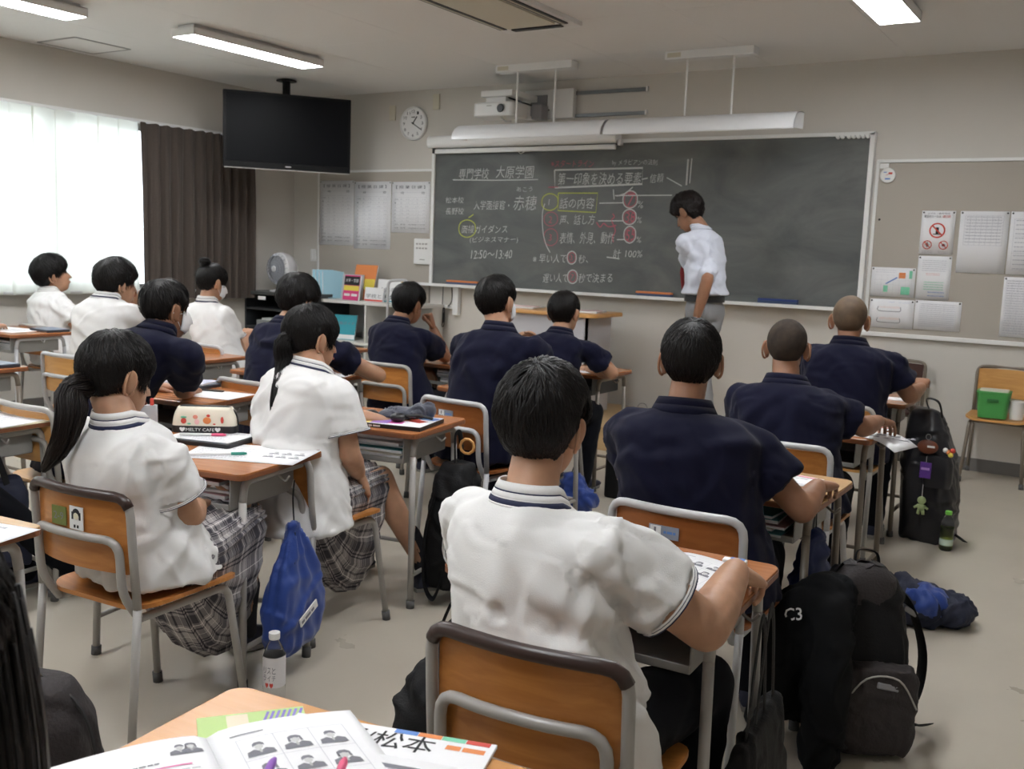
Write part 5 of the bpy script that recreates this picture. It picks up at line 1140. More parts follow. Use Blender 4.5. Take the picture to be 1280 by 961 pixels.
PR['P17'] = person(J['P17'], 'dark-trousered boy with navy shoes, legs stretched under the left cream desk', 'crop', 'navy', 0, locks=100, seed=33, knees=dict(L=(-3.75, 1.85, .50), R=(-3.50, 1.90, .50)), ankles=dict(L=(-3.62, 2.18, .10), R=(-3.43, 2.30, .10)))
P15 = PR['P15'] = person(dict(pelvis=[-1.02, .33, .5], neck=[-.945, .385, .91], head=[-.875, .413, 1.03], elR=[-.95, .25, .66], wrR=[-1.08, .40, .60], elL=[-1.25, .35, .66], wrL=[-1.2, .5, .60]), 'long-haired girl at the lower left corner, only her dark hair in view', 'long', 'white', 25, 45, 0, 0, sk_a, 35, ears=False, locks=1800, low='skirt', near=True)
# skirts
def seat_skirt(Q, seed, kw=1.0):
    D_ = Q[1]; pel, sd, fr = D_['pel'], D_['pside'], D_['pfront']; k = (D_['kn']['L']+D_['kn']['R'])*.5; fr2 = (k-pel); L_ = fr2.length; fr2.normalize(); up = Vector((0, 0, 1)); R_ = []
    sd2 = (D_['kn']['R']-D_['kn']['L']).normalized().lerp(sd, .5).normalized()
    for t, a, tp, bt, pl in ((-.10, .12, .08, .04, .0), (-.06, .15, .10, .07, .002), (.08, .20, .105, .12, .005), (.28, .215, .085, .25, .010), (.52, .215, .075, .36, .014), (.76, .205, .070, .42, .018), (.95, .195, .060, .44, .020), (1.02, .190, .052, .43, .020)):
        c = pel+fr2*(L_*t)+Vector((0, 0, .0)); R_.append((c, sd2, up+fr2*(.16*max(0, min(1, t*1.5))), a*(1+(kw-1)*max(0, min(1, t*1.3))), tp, bt, pl))
    return skirt(Q, None, R_, seed=seed)
seat_skirt(P14, 1, .80); seat_skirt(P6, 2, .80); seat_skirt(PR['P4'], 3); seat_skirt(P15, 4)
# hair pieces
def hd(Q, x, y, z): D_ = Q[1]; return D_['H']+D_['Rh'] @ (Vector((x, y, z))*D_['hs'])
def hair_tie(Q, c, r=.018):
    o = MB(); o.lathe([(r, -.008), (r+.004, 0), (r, .008)], c-Q[1]['o0'], 14, Q[1]['Rh'] @ rot(1.2)); o.build('hair_tie', m_black, Q[0])
a = hd(P14, .0, -.100, -.03); hair_tie(P14, a)
lock_tail(P14[0], P14[1]['o0'], [a+Vector((.01, .02, .01)), a+Vector((-.0, -.035, -.02)), Vector((-2.40, 1.59, .92)), Vector((-2.41, 1.565, .84)), Vector((-2.47, 1.55, .765))], .038, .022, m_hairb, 4, 260)
a = hd(P6, .0, -.100, -.012); hair_tie(P6, a)
lock_tail(P6[0], P6[1]['o0'], [a+Vector((.01, .02, .01)), a+Vector((.0, -.028, -.01)), a+Vector((.01, -.030, -.09)), Vector((-2.545, 2.49, .88)), Vector((-2.53, 2.45, .80))], .030, .018, m_hair, 5, 220)
a = hd(PR['P4'], 0, -.080, .132); b = MB(); b.sph(a-PR['P4'][1]['o0'], (.036, .036, .030), 14, 10); r_ = random.Random(3)
for k in range(60):
    t0 = r_.uniform(0, 6.28); ph = r_.uniform(-.9, .9); b.tube([a-PR['P4'][1]['o0']+Vector((math.cos(t0+u*.5)*math.cos(ph), math.sin(t0+u*.5)*math.cos(ph), math.sin(ph)*.85))*(.036+.002*u) for u in range(4)], .002, 4)
b.build('hair_bun', m_hair, PR['P4'][0], angle=180)
o0 = P15[1]['o0']; q = MB(); rs = random.Random(8); Hc = P15[1]['H']
for k in range(1500):
    a_ = math.radians(rs.uniform(175, 420)); r0 = .092+rs.uniform(-.012, .010); dx, dy = math.cos(a_)*r0*.92, math.sin(a_)*r0*1.02
    z0 = rs.uniform(-.05, .06); f_ = 1 if z0 < .02 else .93; e_ = rs.uniform(-.42, -.30)
    pts = [Hc+Vector((dx*f_*1.02, dy*f_*1.02, z0)), Hc+Vector((dx*1.10, dy*1.10, -.08)), Hc+Vector((dx*1.12, dy*1.12, -.2)), Hc+Vector((dx*1.02, dy*1.05, e_))]
    q.tube([p-o0 for p in smooth_path(pts, 3)], [.0028, .0036, .0036, .0036, .0036, .0036, .0033, .003, .0024, .001], 4)
q.build('long_hair', m_hair, P15[0], angle=180)
# teacher
J['T'].update(head=[-2.70, 6.45, 1.705], neck=[-2.59, 6.45, 1.60])
JT = J['T']; TP = PR['T'] = person(JT, 'man in white dress shirt and grey trousers standing at the blackboard', 'perm', 'dress', 78, 82, -32, 0, sk_b, 41, hw=.165, bulk=.88, seat=False, low='grey', locks=900, hair_m=m_hairb, slv=.92, group=None, drop=.10, hem=-.13,
    knees=dict(L=(-2.60, 6.54, .68), R=(-2.50, 6.36, .66)), ankles=dict(L=(-2.54, 6.56, .265), R=(-2.42, 6.36, .265)), toes=dict(L=(-.95, .25, 0), R=(-.95, .1, 0)), wr_amp=.004)
o0 = TP[1]['o0']; b = MB(); b.rings([ell_ring(TP[1]['pel']+Vector((0, 0, z))-o0, TP[1]['pside'], TP[1]['pfront'], .162, .125, 24) for z in (.045, .085)]); b.build('belt', m_black, TP[0])
b = MB(); Nn = TP[1]['N']; fr = TP[1]['pfront']
b.tube([Nn+fr*.07-o0-Vector((0, 0, .03)), Nn+fr*.115-o0-Vector((0, 0, .12)), Nn+fr*.135-o0-Vector((0, 0, .30)), Nn+fr*.12-o0-Vector((0, 0, .42))], [.012, .02, .032, .02], 8, flat=.3, up=fr); b.build('necktie', mat('tie_red', (.30,.03,.03), .6), TP[0])
# ================================================================ things on desks
def rows_flat(t, x0, y0, x1, y1, n, m_, z=.0016, fill=.55, seed=1, parent=None, name='print_rows'):
    b = MB(); r = random.Random(seed)
    for i in range(n):
        y = y1+(y0-y1)*(i+.5)/n; hh = abs(y1-y0)/n*.42; x = x0; xe = x0+(x1-x0)*r.uniform(.6, 1)
        while x < xe:
            L_ = min(xe-x, r.uniform(.006, .016)); b.add([(x, y-hh/2, z), (x+L_*.8, y-hh/2, z), (x+L_*.8, y+hh/2, z), (x, y+hh/2, z)], [(0, 1, 2, 3)]); x += L_
    return b.build(name, m_, t, smooth=False)
def portrait(t, x, y, s, m_, fn=None, hair=0):
    """little suited figure drawn in print"""
    fn = fn or (lambda x, y: (x, y, .0018)); b = MB()
    def poly(pts, dz=0): b.add([tuple(Vector(fn(x+px*s, y+py*s))+Vector((0, 0, dz))) for px, py in pts], [tuple(range(len(pts)))])
    poly([(-.5, -.5), (.5, -.5), (.46, -.18), (.2, -.05), (0, -.22), (-.2, -.05), (-.46, -.18)])
    poly([(-.2, .32), (-.21, .12), (-.15, .2), (.15, .2), (.21, .12), (.2, .32), (.1, .44), (-.1, .44)][::-1] if hair == 0 else [(-.24, .34), (-.27, -.02), (-.17, .0), (-.16, .22), (.16, .22), (.17, .0), (.27, -.02), (.24, .34), (.1, .45), (-.1, .45)][::-1])
    b.build('portrait_print', m_print, t, smooth=False)
    b = MB(); n = 10; b.add([fn(x+math.cos(a)*.15*s, y+(.1+math.sin(a)*.17)*s) for a in [2*PI*k/n for k in range(n)]], [tuple(range(n))]); b.build('face_print', mat('print_face', (.6,.6,.6), .8), t, smooth=False)
    b = MB(); b.add([tuple(Vector(fn(x+px*s, y+py*s))+Vector((0, 0, .0004))) for px, py in [(-.03, -.08), (.03, -.08), (.05, -.3), (0, -.36), (-.05, -.3)]], [(0, 4, 3, 2, 1)]); b.build('tie_print', mat('print_tie', (.5,.5,.5), .8), t, smooth=False)
def sheet(x, y, z, rz, w, h_, label, name='worksheet', cat='paper', group='papers on the desks', rows=0, icons=None, curl=0., m_=None):
    t = empty(name, (x, y, z), rz, label, cat, group)
    MB().grid(lambda u, v: ((u-.5)*w, (v-.5)*h_, .0008+curl*max(0, (u-.6))**2), 9, 3).build('sheet', m_ or m_paper, t, solid=.0008, angle=180)
    if rows: rows_flat(t, -w*.42, -h_*.42, w*.42, h_*.42, rows, m_print2, seed=int(abs(x*100)))
    if icons:
        for (ix, iy, s) in icons: portrait(t, ix, iy, s, m_print)
    return t
def booklet(x, y, z, rz, w, h_, label, foreground=False, group='papers on the desks'):
    """open booklet, two arched pages meeting at the spine"""
    t = empty('open_booklet', (x, y, z), rz, label, 'booklet', group)
    hz = lambda a: .003+.028*(abs(a)**.5)*(1-abs(a))*(w/.21)
    for sx, nm in ((-1, 'left_page'), (1, 'right_page')):
        MB().grid(lambda u, v: (sx*u*w, (v-.5)*h_, hz(u)), 14, 4).build('page', m_paper, t, solid=.0012, angle=180)
        for k in range(2): MB().grid(lambda u, v: (sx*u*(w+.001*k), (v-.5)*h_, hz(u)*(.75-.3*k)-.0005), 10, 3).build('page', m_paper, t, solid=.001, angle=180)
    f = lambda px, py: (px, py, hz(px/w)+.0014)
    def bar(x0, x1, yy, hh, m_, nm):
        n = 8; b = MB(); b.grid(lambda u, v: f(x0+(x1-x0)*u, yy+(v-.5)*hh), n, 2); return b.build(nm, m_, t, smooth=False)
    m_pk = mat('highlighter_pink', (.75,.20,.42), .7)
    # left page: heading portraits and text
    portrait(t, -w*.20, h_*.38, w*.14, m_print, f); portrait(t, -w*.13, h_*.385, w*.14, m_print, f, 1)
    text_ = random.Random(4)
    for i in range(16):
        yy = h_*.28-i*h_*.044; x0 = -w*.88; x1 = x0+w*text_.uniform(.45, .8); q = MB(); xx = x0
        while xx < x1: L_ = text_.uniform(.006, .014); q.grid(lambda u, v: f(xx+L_*.8*u, yy+(v-.5)*h_*.011), 2, 2); xx += L_
        q.build('print_row', m_print2 if i else m_print, t, smooth=False)
    bar(-w*.52, -w*.16, h_*.235, h_*.012, m_pk, 'pink_mark'); bar(-w*.75, -w*.45, h_*.10, h_*.012, m_pk, 'pink_mark')
    # right page: two rows of portraits in ruled cells
    bar(w*.12, w*.34, h_*.40, h_*.008, m_print, 'heading_print')
    for r0 in range(4):
        for c0 in range(3): portrait(t, w*(.26+c0*.24), h_*(.24-r0*.205), w*.185, m_print, f, (r0+c0) % 2)
    for c0 in range(4): bar(w*(.14+c0*.24), w*(.14+c0*.24)+.0008, -h_*.05, h_*.8, m_print2, 'rule_line')
    for r0 in range(5): bar(w*.14, w*.86, h_*(.35-r0*.205), .0008, m_print2, 'rule_line')
    return t
def tablet(x, y, z, rz, label, w=.26, h_=.19, c=None, group='tablets'):
    t = empty('tablet', (x, y, z), rz, label, 'tablet', group)
    MB().prism(rrect(w, h_, .012), 0, .016).build('cover', c or mat('tablet_cover', (.03,.035,.05), .5), t, smooth=False, bevel=.003)
    MB().prism(rrect(w-.02, h_-.02, .008), .016, .0175).build('lid', mat('tablet_lid', (.17,.21,.28), .4), t, smooth=False); return t
def pen(x, y, z, rz, label, c, cap=None, L_=.14, tilt=0.):
    t = empty('pen', (x, y, z), rz, label, 'pen', 'pens on the desks'); R9 = rot(0, PI/2)
    MB().lathe([(.0015, 0), (.004, .012), (.0045, .03), (.0045, L_-.02)], (0, 0, .0048), 10, R9).build('barrel', mat(*c), t); MB().lathe([(.0052, L_-.05), (.0055, L_-.01), (.003, L_)], (0, 0, .0048), 10, R9).build('cap', mat(*(cap or c)), t); return t
c_wh = ('pen_white', (.75,.75,.75), .4); c_pk = ('pen_pink', (.75,.10,.22), .4); c_gr = ('pen_green', (.03,.30,.22), .4); c_bk = ('pen_black', (.02,.02,.02), .4); c_rd = ('pen_red', (.55,.03,.03), .4); c_pu = ('pen_purple', (.25,.08,.45), .4)
ic6 = [(.02+.045*(k % 3), .03-.05*(k//3), .034) for k in range(6)]
# foreground desk
booklet(-.89, .795, .724, R5(61), .205, .29, 'open booklet with rows of suited portraits, lying on the foreground desk', True)
mag = empty('magazine', (-.799, .943, .7205), R5(18), 'magazine with thick black characters on its cover, under the foreground worksheet', 'magazine')
MB().box((0, 0, .003), (.30, .21, .006)).build('pages', m_paper, mag, smooth=False, bevel=.001)
text_obj('cover_title', '長野/松本', m_ink, (-.12, .048, .0064), (1,0,0), (0,1,0), .19, .045, mag, offset=.005); text_obj('cover_text', '━━ ━━━', m_orp, (.085, .07, .0064), (1,0,0), (0,1,0), .055, .012, mag)
for k, c in enumerate((m_blue, m_orp, m_green, m_red)): MB().box((.02+k*.035, .098, .0063), (.034, .01, .0006)).build('colour_tab', c, mag, smooth=False)
fl = empty('flyer', (-.992, .928, .7203), R5(52), 'green and purple flyer sticking out above the open booklet on the foreground desk', 'flyer')
MB().box((0, 0, .001), (.15, .11, .002)).build('sheet', mat('flyer_green', (.45,.62,.22), .5), fl, smooth=False)
for k in range(7): MB().box((.015+k*.008, .018, .0023), (.004, .065, .0004), rot(0, 0, -.3)).build('print_stripe', mat('flyer_purple', (.22,.17,.55), .5), fl, smooth=False)
MB().box((-.02, .03, .0023), (.03, .04, .0004)).build('print_patch', mat('flyer_cream', (.75,.66,.50), .5), fl, smooth=False)
t = sheet(-.708, .848, .7275, R5(18), .21, .29, 'printed worksheet on top of the magazine, bottom edge of the foreground desk', rows=18)
text_obj('heading', '━━ ━━━━ ━━', m_print, (-.08, .115, .0018), (1,0,0), (0,1,0), .13, .010, t)
pen(-.787, .715, .757, R5(120), 'purple capped pen lying on the open foreground booklet', c_pu, c_pu); pen(-.717, .767, .757, R5(120), 'pink capped pen lying on the open foreground booklet', c_pk, c_pk)
# desk B
tb = tablet(-2.72, 2.345, .70, R5(14), 'black cased tablet under the printed pencil case', .27, .20, mat('case_black', (.008,.009,.012), .35))
sheet(-2.72, 2.345, .7178, R5(14), .255, .18, 'white ruled sheet between the black tablet and the pencil case', rows=10)
pc = empty('pencil_case', (-2.80, 2.385, .7195), R5(37), 'cream pencil case printed with pink desserts and a black base', 'pencil case')
def pcase(z0, z1, w, d, sc=1): 
    return None
m_canv = mat('canvas_cream', (.78,.72,.60), .7); pf = [(0, .052), (.02, .056), (.045, .050), (.062, .034), (.070, .012)]
b = MB(); b.rings([[(x, y, z) for x, y in rrect(.205-.03*(z/.07)**3, 2*hw_*.62, .022 if hw_ > .03 else .010, 5)] for z, hw_ in [(0.0, .050), (.022, .054), (.045, .050), (.062, .040), (.072, .026)]]); b.build('case_body', m_canv, pc, angle=60)
b = MB(); b.rings([[(x, y, z) for x, y in rrect(.209, 2*.055*.62, .024, 5)] for z in (0, .020)]); b.build('case_base', m_black, pc, angle=60)
b = MB(); b.tube(round_path([(-.085, -.006, .055), (-.08, -.004, .074), (.08, -.004, .074), (.103, -.004, .05), (.105, 0, .02)], .02, 4), .0025, 6); b.build('zip', m_black, pc)
text_obj('case_lettering', '♥MELTY CAFE♥', m_stw, (-.075, -.0350, .003), (1,0,0), (0,0,1), .13, .013, pc)
rp = random.Random(11)
for (px, pz, w_, h_, c) in ((-.062, .034, .018, .016, m_red), (-.062, .045, .020, .006, m_green), (-.025, .046, .016, .012, mat('print_coral', (.80,.30,.22), .7)), (-.02, .032, .016, .016, mat('print_rose', (.85,.50,.50), .7)), (.012, .036, .026, .020, m_orp), (.016, .050, .012, .008, m_red), (.060, .038, .010, .020, m_red), (-.045, .026, .012, .005, m_green), (.035, .026, .010, .004, m_red)):
    MB().sph((px, -.0335+.06*max(0, pz-.045), pz), (w_/2, .0012, h_/2), 10, 6).build('dessert_print', c, pc)
pc.scale = (1.1, 1.1, 1.25)
pen(-2.80, 2.27, .7195, R5(38), 'pink marker lying before the printed pencil case', c_wh, c_pk, .16)
ff = empty('clear_pouch', (-2.99, 2.28, .70), R5(36), 'translucent white pouch standing upright left of the printed pencil case', 'pouch')
m_cl = mat('frosted_plastic', (.70,.74,.80), .35, trans=.35)
MB().rings([[(x, y, z) for x, y in rrect(.075, .03, .008)] for z in (0, .085, .105)]).build('pouch_body', m_cl, ff, smooth=False); MB().box((.02, 0, .115), (.012, .012, .03)).build('pouch_clip', m_red, ff, smooth=False, bevel=.003); MB().box((-.004, 0, .045), (.03, .033, .05)).build('pouch_content', mat('dusty_pink', (.55,.30,.32), .6), ff, smooth=False, bevel=.005)
sheet(-2.43, 2.30, .7005, R5(22), .33, .25, 'white worksheet with small suited portraits at the right edge of the pencil case desk', icons=[(x+.02, y-.0, .038) for x, y, s in ic6], rows=0)
sheet(-2.52, 2.24, .7003, R5(30), .26, .20, 'white page partly under the portrait worksheet on the pencil case desk', rows=8)
pen(-2.575, 2.115, .704, R5(46), 'green capped pen across the worksheet on the pencil case desk', c_wh, c_gr, .19)
# desk C
m2 = empty('magazine', (-2.47, 3.07, .7005), R5(14), 'colourful magazine under the grey cap with black ear pads', 'magazine')
MB().box((0, 0, .008), (.30, .24, .016)).build('pages', m_black, m2, smooth=False, bevel=.001)
rp = random.Random(2)
MB().box((0, 0, .0166), (.298, .238, .0008)).build('cover', m_paper, m2, smooth=False)
for k, c in enumerate([m_green, m_orp, mat('mag_magenta', (.6,.08,.35), .5), m_blue, mat('mag_yellow', (.8,.7,.15), .5), m_red, mat('mag_violet', (.3,.15,.5), .5)]): MB().box((rp.uniform(-.11, .11), rp.uniform(-.09, .08), .0172+.0001*k), (rp.uniform(.05, .09), rp.uniform(.04, .08), .0004), rot(0, 0, rp.uniform(-.4, .4))).build('cover_patch', c, m2, smooth=False)
text_obj('spine_text', '━━━ ━ ━━', m_stw, (-.12, -.1203, .004), (1,0,0), (0,0,1), .10, .007, m2)
cp = empty('ear_flap_cap', (-2.46, 3.10, .718), R5(25), 'crumpled grey cloth cap with black round pads on the colourful magazine', 'cap')
b = MB(); b.sph((-.02, .01, .02), (.075, .05, .026), 14, 9); b.sph((.05, .03, .028), (.045, .035, .03), 12, 8); b.sph((.09, .04, .035), (.032, .03, .032), 12, 8); b.sph((-.07, -.01, .015), (.04, .035, .02), 12, 8)
co, fs, no = remesh(b, .005, 3); co = wrinkle(co, no, .006, 5, 70.); np_mesh('cap_body', co, fs, mat('cap_grey', (.075,.08,.105), .9, sheen=.3), cp)
for q in ((-.13, -.03, .018), (-.01, -.075, .018)): MB().sph(q, (.032, .026, .018), 12, 8).build('ear_pad', m_black, cp)
MB().tube(smooth_path([(.02, -.04, .02), (.07, -.05, .025), (.12, -.03, .012)], 5), [.012]*11, 8, flat=.5).build('cap_strap', mat('strap_black', (.012,.012,.014), .8), cp)
# desk D
booklet(-.885, 2.035, .7005, R5(-6), .17, .24, 'open booklet with suited portraits beside the arm of the foreground boy')
er = empty('eraser', (-.738, 2.165, .7005), R5(8), 'white plastic eraser in a blue sleeve on the foreground boy desk', 'eraser'); MB().box((0, 0, .007), (.055, .024, .013)).build('rubber', m_stw, er, smooth=False, bevel=.003); MB().box((.006, 0, .007), (.034, .0255, .0145)).build('sleeve', m_blue, er, smooth=False, bevel=.002)
# desks E F G and others
t = sheet(-.93, 3.17, .7005, R5(-8), .20, .15, 'sheet with a pink heading under the hand of the second boy in the right column', rows=5); MB().box((0, .06, .0018), (.18, .012, .0006)).build('heading_bar', mat('print_pink', (.75,.25,.32), .7), t, smooth=False)
t = sheet(-.90, 4.255, .7008, R5(-14), .30, .21, 'white picture sheet hanging over the right desk edge below the raised hand', icons=[(x*1.4, y*1.2, .045) for x, y, s in ic6], curl=-.25)
t = sheet(-.98, 4.42, .7005, R5(-10), .22, .16, 'sheet with a red printed heading beneath the hanging picture sheet', rows=4); MB().box((0, .055, .0018), (.20, .018, .0006)).build('heading_bar', m_red, t, smooth=False)
sheet(-1.10, 5.50, .7005, 0, .18, .13, 'blank paper slip on the desk of the shaven-headed boy')
sheet(-2.82, 5.33, .7005, R5(10), .21, .29, 'white paper beneath the forearm of the boy leaning by the podium', rows=6)
sheet(-3.74, 4.02, .7005, R5(20), .30, .21, 'white sheet under the black pencil case', rows=5)
pc2 = empty('pencil_case', (-3.86, 4.06, .7035), R5(10), 'slim black pencil case on the desk right of the second ponytailed girl', 'pencil case'); MB().rings([[(x*k, y*k, z) for x, y in rrect(.20, .07, .03, 5)] for z, k in ((0, .94), (.012, 1), (.026, .97), (.034, .8))]).build('case_body', mat('case_cloth_black', (.010,.010,.013), .8), pc2, angle=60); MB().tube([(-.085, 0, .034), (.085, 0, .034)], .0025, 6).build('zip', m_grey, pc2)
pen(-3.98, 3.95, .7035, R5(60), 'teal pen beside the slim black pencil case', c_gr)
sheet(-3.55, 3.08, .7005, R5(12), .30, .21, 'blank white sheet in front of the masked crop-haired boy')
pen(-3.72, 3.03, .7015, R5(120), 'red pen on the desk with the blank white sheet', c_rd); pen(-3.70, 3.10, .7015, R5(20), 'black pen crossing the red pen at left', c_bk)
tablet(-3.83, 3.17, .7005, R5(8), 'dark tablet behind the blank white sheet', .24, .17)
bk = empty('notebook', (-3.83, 3.17, .718), R5(20), 'white notebook on top of the dark tablet behind the blank sheet', 'notebook'); MB().box((0, 0, .004), (.21, .15, .008)).build('pages', m_paper, bk, smooth=False, bevel=.001)
MB().box((0, 0, .0085), (.212, .152, .001)).build('cover', mat('book_lilac', (.5,.5,.62), .6), bk, smooth=False)
pk = empty('pink_pouch', (-4.98, 4.92, .7005), 0, 'crumpled pale pink cloth pouch on the desk before the masked girl', 'pouch'); b = MB(); rp = random.Random(4)
for k in range(8): b.sph((rp.uniform(-.09, .09), rp.uniform(-.04, .04), .022+rp.uniform(0, .02)), rp.uniform(.022, .038), 10, 7)
co, fs, no = remesh(b, .006, 2); co = wrinkle(co, no, .007, 9, 80.); np_mesh('pouch_body', co, fs, mat('pouch_pink', (.72,.38,.42), .9, sheen=.3), pk)
MB().tube([(.06, -.04, .02), (.11, -.06, .01)], .004, 6).build('pouch_cord', m_white_plastic, pk)
sheet(-4.82, 4.88, .7005, R5(10), .21, .29, 'white paper next to the pale pink pouch', rows=5)
sheet(-6.66, 3.95, .7305, R5(8), .42, .29, 'large worksheet with tiny portraits on the far window-side desk', icons=[(x, y, .04) for x, y, s in ic6])
tablet(-6.44, 4.12, .7305, R5(-4), 'dark tablet on the far window-side desk in front of the boy looking up', .24, .17)
tablet(-5.12, 2.92, .7005, R5(0), 'blue-grey closed tablet on the desk at the left edge', .28, .20)
sheet(-3.66, 2.06, .7005, R5(12), .42, .29, 'two-page sheet on the cream desk at the left edge', rows=9)
e2 = empty('eraser', (-3.70, 2.06, .7025), R5(40), 'grey eraser shaped case on the cream desk at the left edge', 'eraser'); MB().sph((0, 0, .012), (.035, .018, .012), 12, 8).build('rubber', m_grey, e2); MB().box((.01, 0, .012), (.03, .036, .022)).build('sleeve', m_stk, e2, smooth=False, bevel=.004)
sheet(-2.27, 1.23, .7005, R5(14), .26, .18, 'sheet under a dark pen on the desk at the lower left edge', rows=6); pen(-2.34, 1.20, .7018, R5(30), 'dark pen on the sheet at the lower left edge', c_bk)
# notebooks in the desk trays that show
for (x, y, rz, seed, lab) in ((-2.605, 2.215, R5(10), 1, 'notebook in the tray under the printed pencil case'), (-2.635, 3.11, R5(9), 2, 'notebook in the tray under the grey cap'), (-1.065, 3.02, 0, 3, 'notebook in the tray of the pale desk in the right column'), (-6.62, 3.98, 0, 4, 'notebook in the tray of the far window-side desk'), (-3.62, 5.08, 0, 6, 'notebook in the tray before the cheek-resting boy')):
    r = random.Random(seed); c0, s0 = math.cos(rz), math.sin(rz); z = .584 if seed != 4 else .614; cols = [m_paper, mat('book_cream', (.7,.66,.55), .7), m_stk, mat('book_rose', (.55,.34,.36), .7), mat('book_teal', (.12,.38,.40), .6)]
    words = ['lowest', 'second lowest', 'middle', 'second highest', 'topmost']
    for k in range(5):
        th_ = r.uniform(.009, .016); lx = .10+r.uniform(-.03, .02); ly = -.06+r.uniform(-.02, .02)
        b = empty('notebook', (x+c0*lx-s0*ly, y+s0*lx+c0*ly, z), rz+r.uniform(-.08, .08), words[k]+' '+lab, 'notebook', 'notebooks in the desk trays')
        MB().box((0, 0, th_/2), (.25, .19, th_*.75)).build('pages', m_paper, b, smooth=False); MB().box((0, 0, th_-.0008), (.255, .195, .0016)).build('cover', cols[r.randrange(5)], b, smooth=False); z += th_+.0015
# ================================================================ bags and bottles
m_bag = mat('bag_nylon_black', (.006,.006,.007), .7, spec=.25, bump=.25, bscale=180); m_bag2 = mat('bag_grey_brown', (.022,.017,.018), .75, bump=.3, bscale=120); m_bagn = mat('bag_navy', (.010,.014,.036), .7, bump=.2, bscale=160); m_bagb = mat('bag_blue', (.012,.045,.24), .55, spec=.4, sheen=.2); m_jack = mat('jacket_black', (.0065,.007,.008), .9, spec=.15)
m_buck = mat('buckle', (.25,.25,.26), .35, metal=.6)
def blob(parent, name, balls, m_, vox=.012, it=5, amp=.006, k=26, seed=1, tubes=()):
    b = MB()
    for c, r in balls: b.sph(c, r, 16, 10)
    for pts, rs in tubes: limb(b, pts, rs, 12, 4)
    co, fs, no = remesh(b, vox, it); co = wrinkle(co, no, amp, seed, k); return np_mesh(name, co, fs, m_, parent)
def sbox(w, d, h_, r, taper=1., n=5): # rounded column rings for bags
    return [[(x, y, z) for x, y in rrect(w*k, d*k2, r*min(k, k2), n)] for z, k, k2 in ((0, .90, .80), (.03*h_, .98, .95), (.3*h_, 1, 1.05), (.6*h_, .98, 1.0), (.85*h_, .88*taper, .8), (.97*h_, .66*taper, .5), (h_, .4*taper, .25))]
def strap(parent, pts, w=.018, name='strap', m_=None):
    P = smooth_path(pts, 6); return MB().tube(P, [w]*len(P), 8, flat=.18).build(name, m_ or m_bag, parent)
# big black backpack, right foreground
bp = empty('backpack', (-.55, 2.93, 0), R5(30), 'large black backpack with looping straps standing on the floor at lower right', 'backpack')
b = MB(); b.rings(sbox(.30, .20, .56, .08)); co, fs, no = remesh(b, .010, 5); co[:, 0] += .05*(co[:, 2]/.5)*0-.02; co[:, 1] += .06*(co[:, 2]/.5)**2; co = wrinkle(co, no, .007, 3, 24.); np_mesh('pack_body', co, fs, m_bag, bp)
b = MB(); b.rings([[(x, y-.11, z) for x, y in rrect(.25*k, .09*k, .035)] for z, k in ((.02, .9), (.06, 1), (.26, 1), (.30, .85))]); co, fs, no = remesh(b, .009, 4); co = wrinkle(co, no, .004, 4, 30.); np_mesh('front_pocket', co, fs, m_bag2, bp)
MB().rings([[(x-.02, y+.05, z) for x, y in rrect(.22*k, .16*k, .06)] for z, k in ((.46, 1), (.535, .92), (.572, .6), (.58, .3))]).build('top_flap', m_bag2, bp)
MB().tube(smooth_path([(-.115, -.15, .18), (-.05, -.16, .275), (.05, -.16, .275), (.115, -.15, .18)], 5), .003, 6).build('zip', m_grey, bp)
MB().box((.02, -.152, .25), (.07, .012, .022), rot(0, .15)).build('pocket_patch', mat('patch_grey', (.25,.25,.27), .5), bp, smooth=False, bevel=.005)
strap(bp, [(.07, .10, .52), (.17, .14, .42), (.235, .15, .25), (.22, .14, .10), (.14, .10, .04)], .024, 'shoulder_strap'); strap(bp, [(.02, .13, .50), (.12, .20, .36), (.165, .21, .20), (.12, .15, .06)], .022, 'shoulder_strap')
MB().box((.175, .142, .395), (.05, .03, .018), rot(0, .5)).build('strap_buckle', m_buck, bp, smooth=False, bevel=.003)
strap(bp, [(-.04, .07, .55), (-.03, .09, .605), (.03, .09, .60), (.04, .08, .55)], .010, 'carry_handle'); strap(bp, [(.14, .10, .05), (.22, .09, .02), (.24, .04, .05), (.17, .0, .06)], .012, 'loose_strap')
bp.scale = (.9, .9, .92); bp.location.x -= .03
# jacket draped over the pack
jk = empty('jacket', (-.70, 2.80, 0), R5(20), 'black sports jacket draped over the left side of the large backpack', 'jacket')
blob(jk, 'jacket_body', [((.0, 0, .42), (.11, .10, .07)), ((.03, .02, .47), (.08, .08, .05))], m_jack, .010, 4, .010, 24, 7, tubes=[([(-.05, -.02, .42), (-.10, -.05, .28), (-.13, -.07, .10)], [.06, .065, .05]), ([(.02, -.05, .42), (.03, -.10, .25), (.02, -.12, .03)], [.065, .07, .055]), ([(-.02, .02, .42), (-.06, 0, .30), (-.05, -.02, .14)], [.06, .07, .06])])
text_obj('jacket_lettering', 'C3', m_stw, (-.095, -.082, .40), Vector((.9, -.3, .25)).normalized(), Vector((-.1, .2, .9)).normalized(), .05, .035, jk, offset=.01)
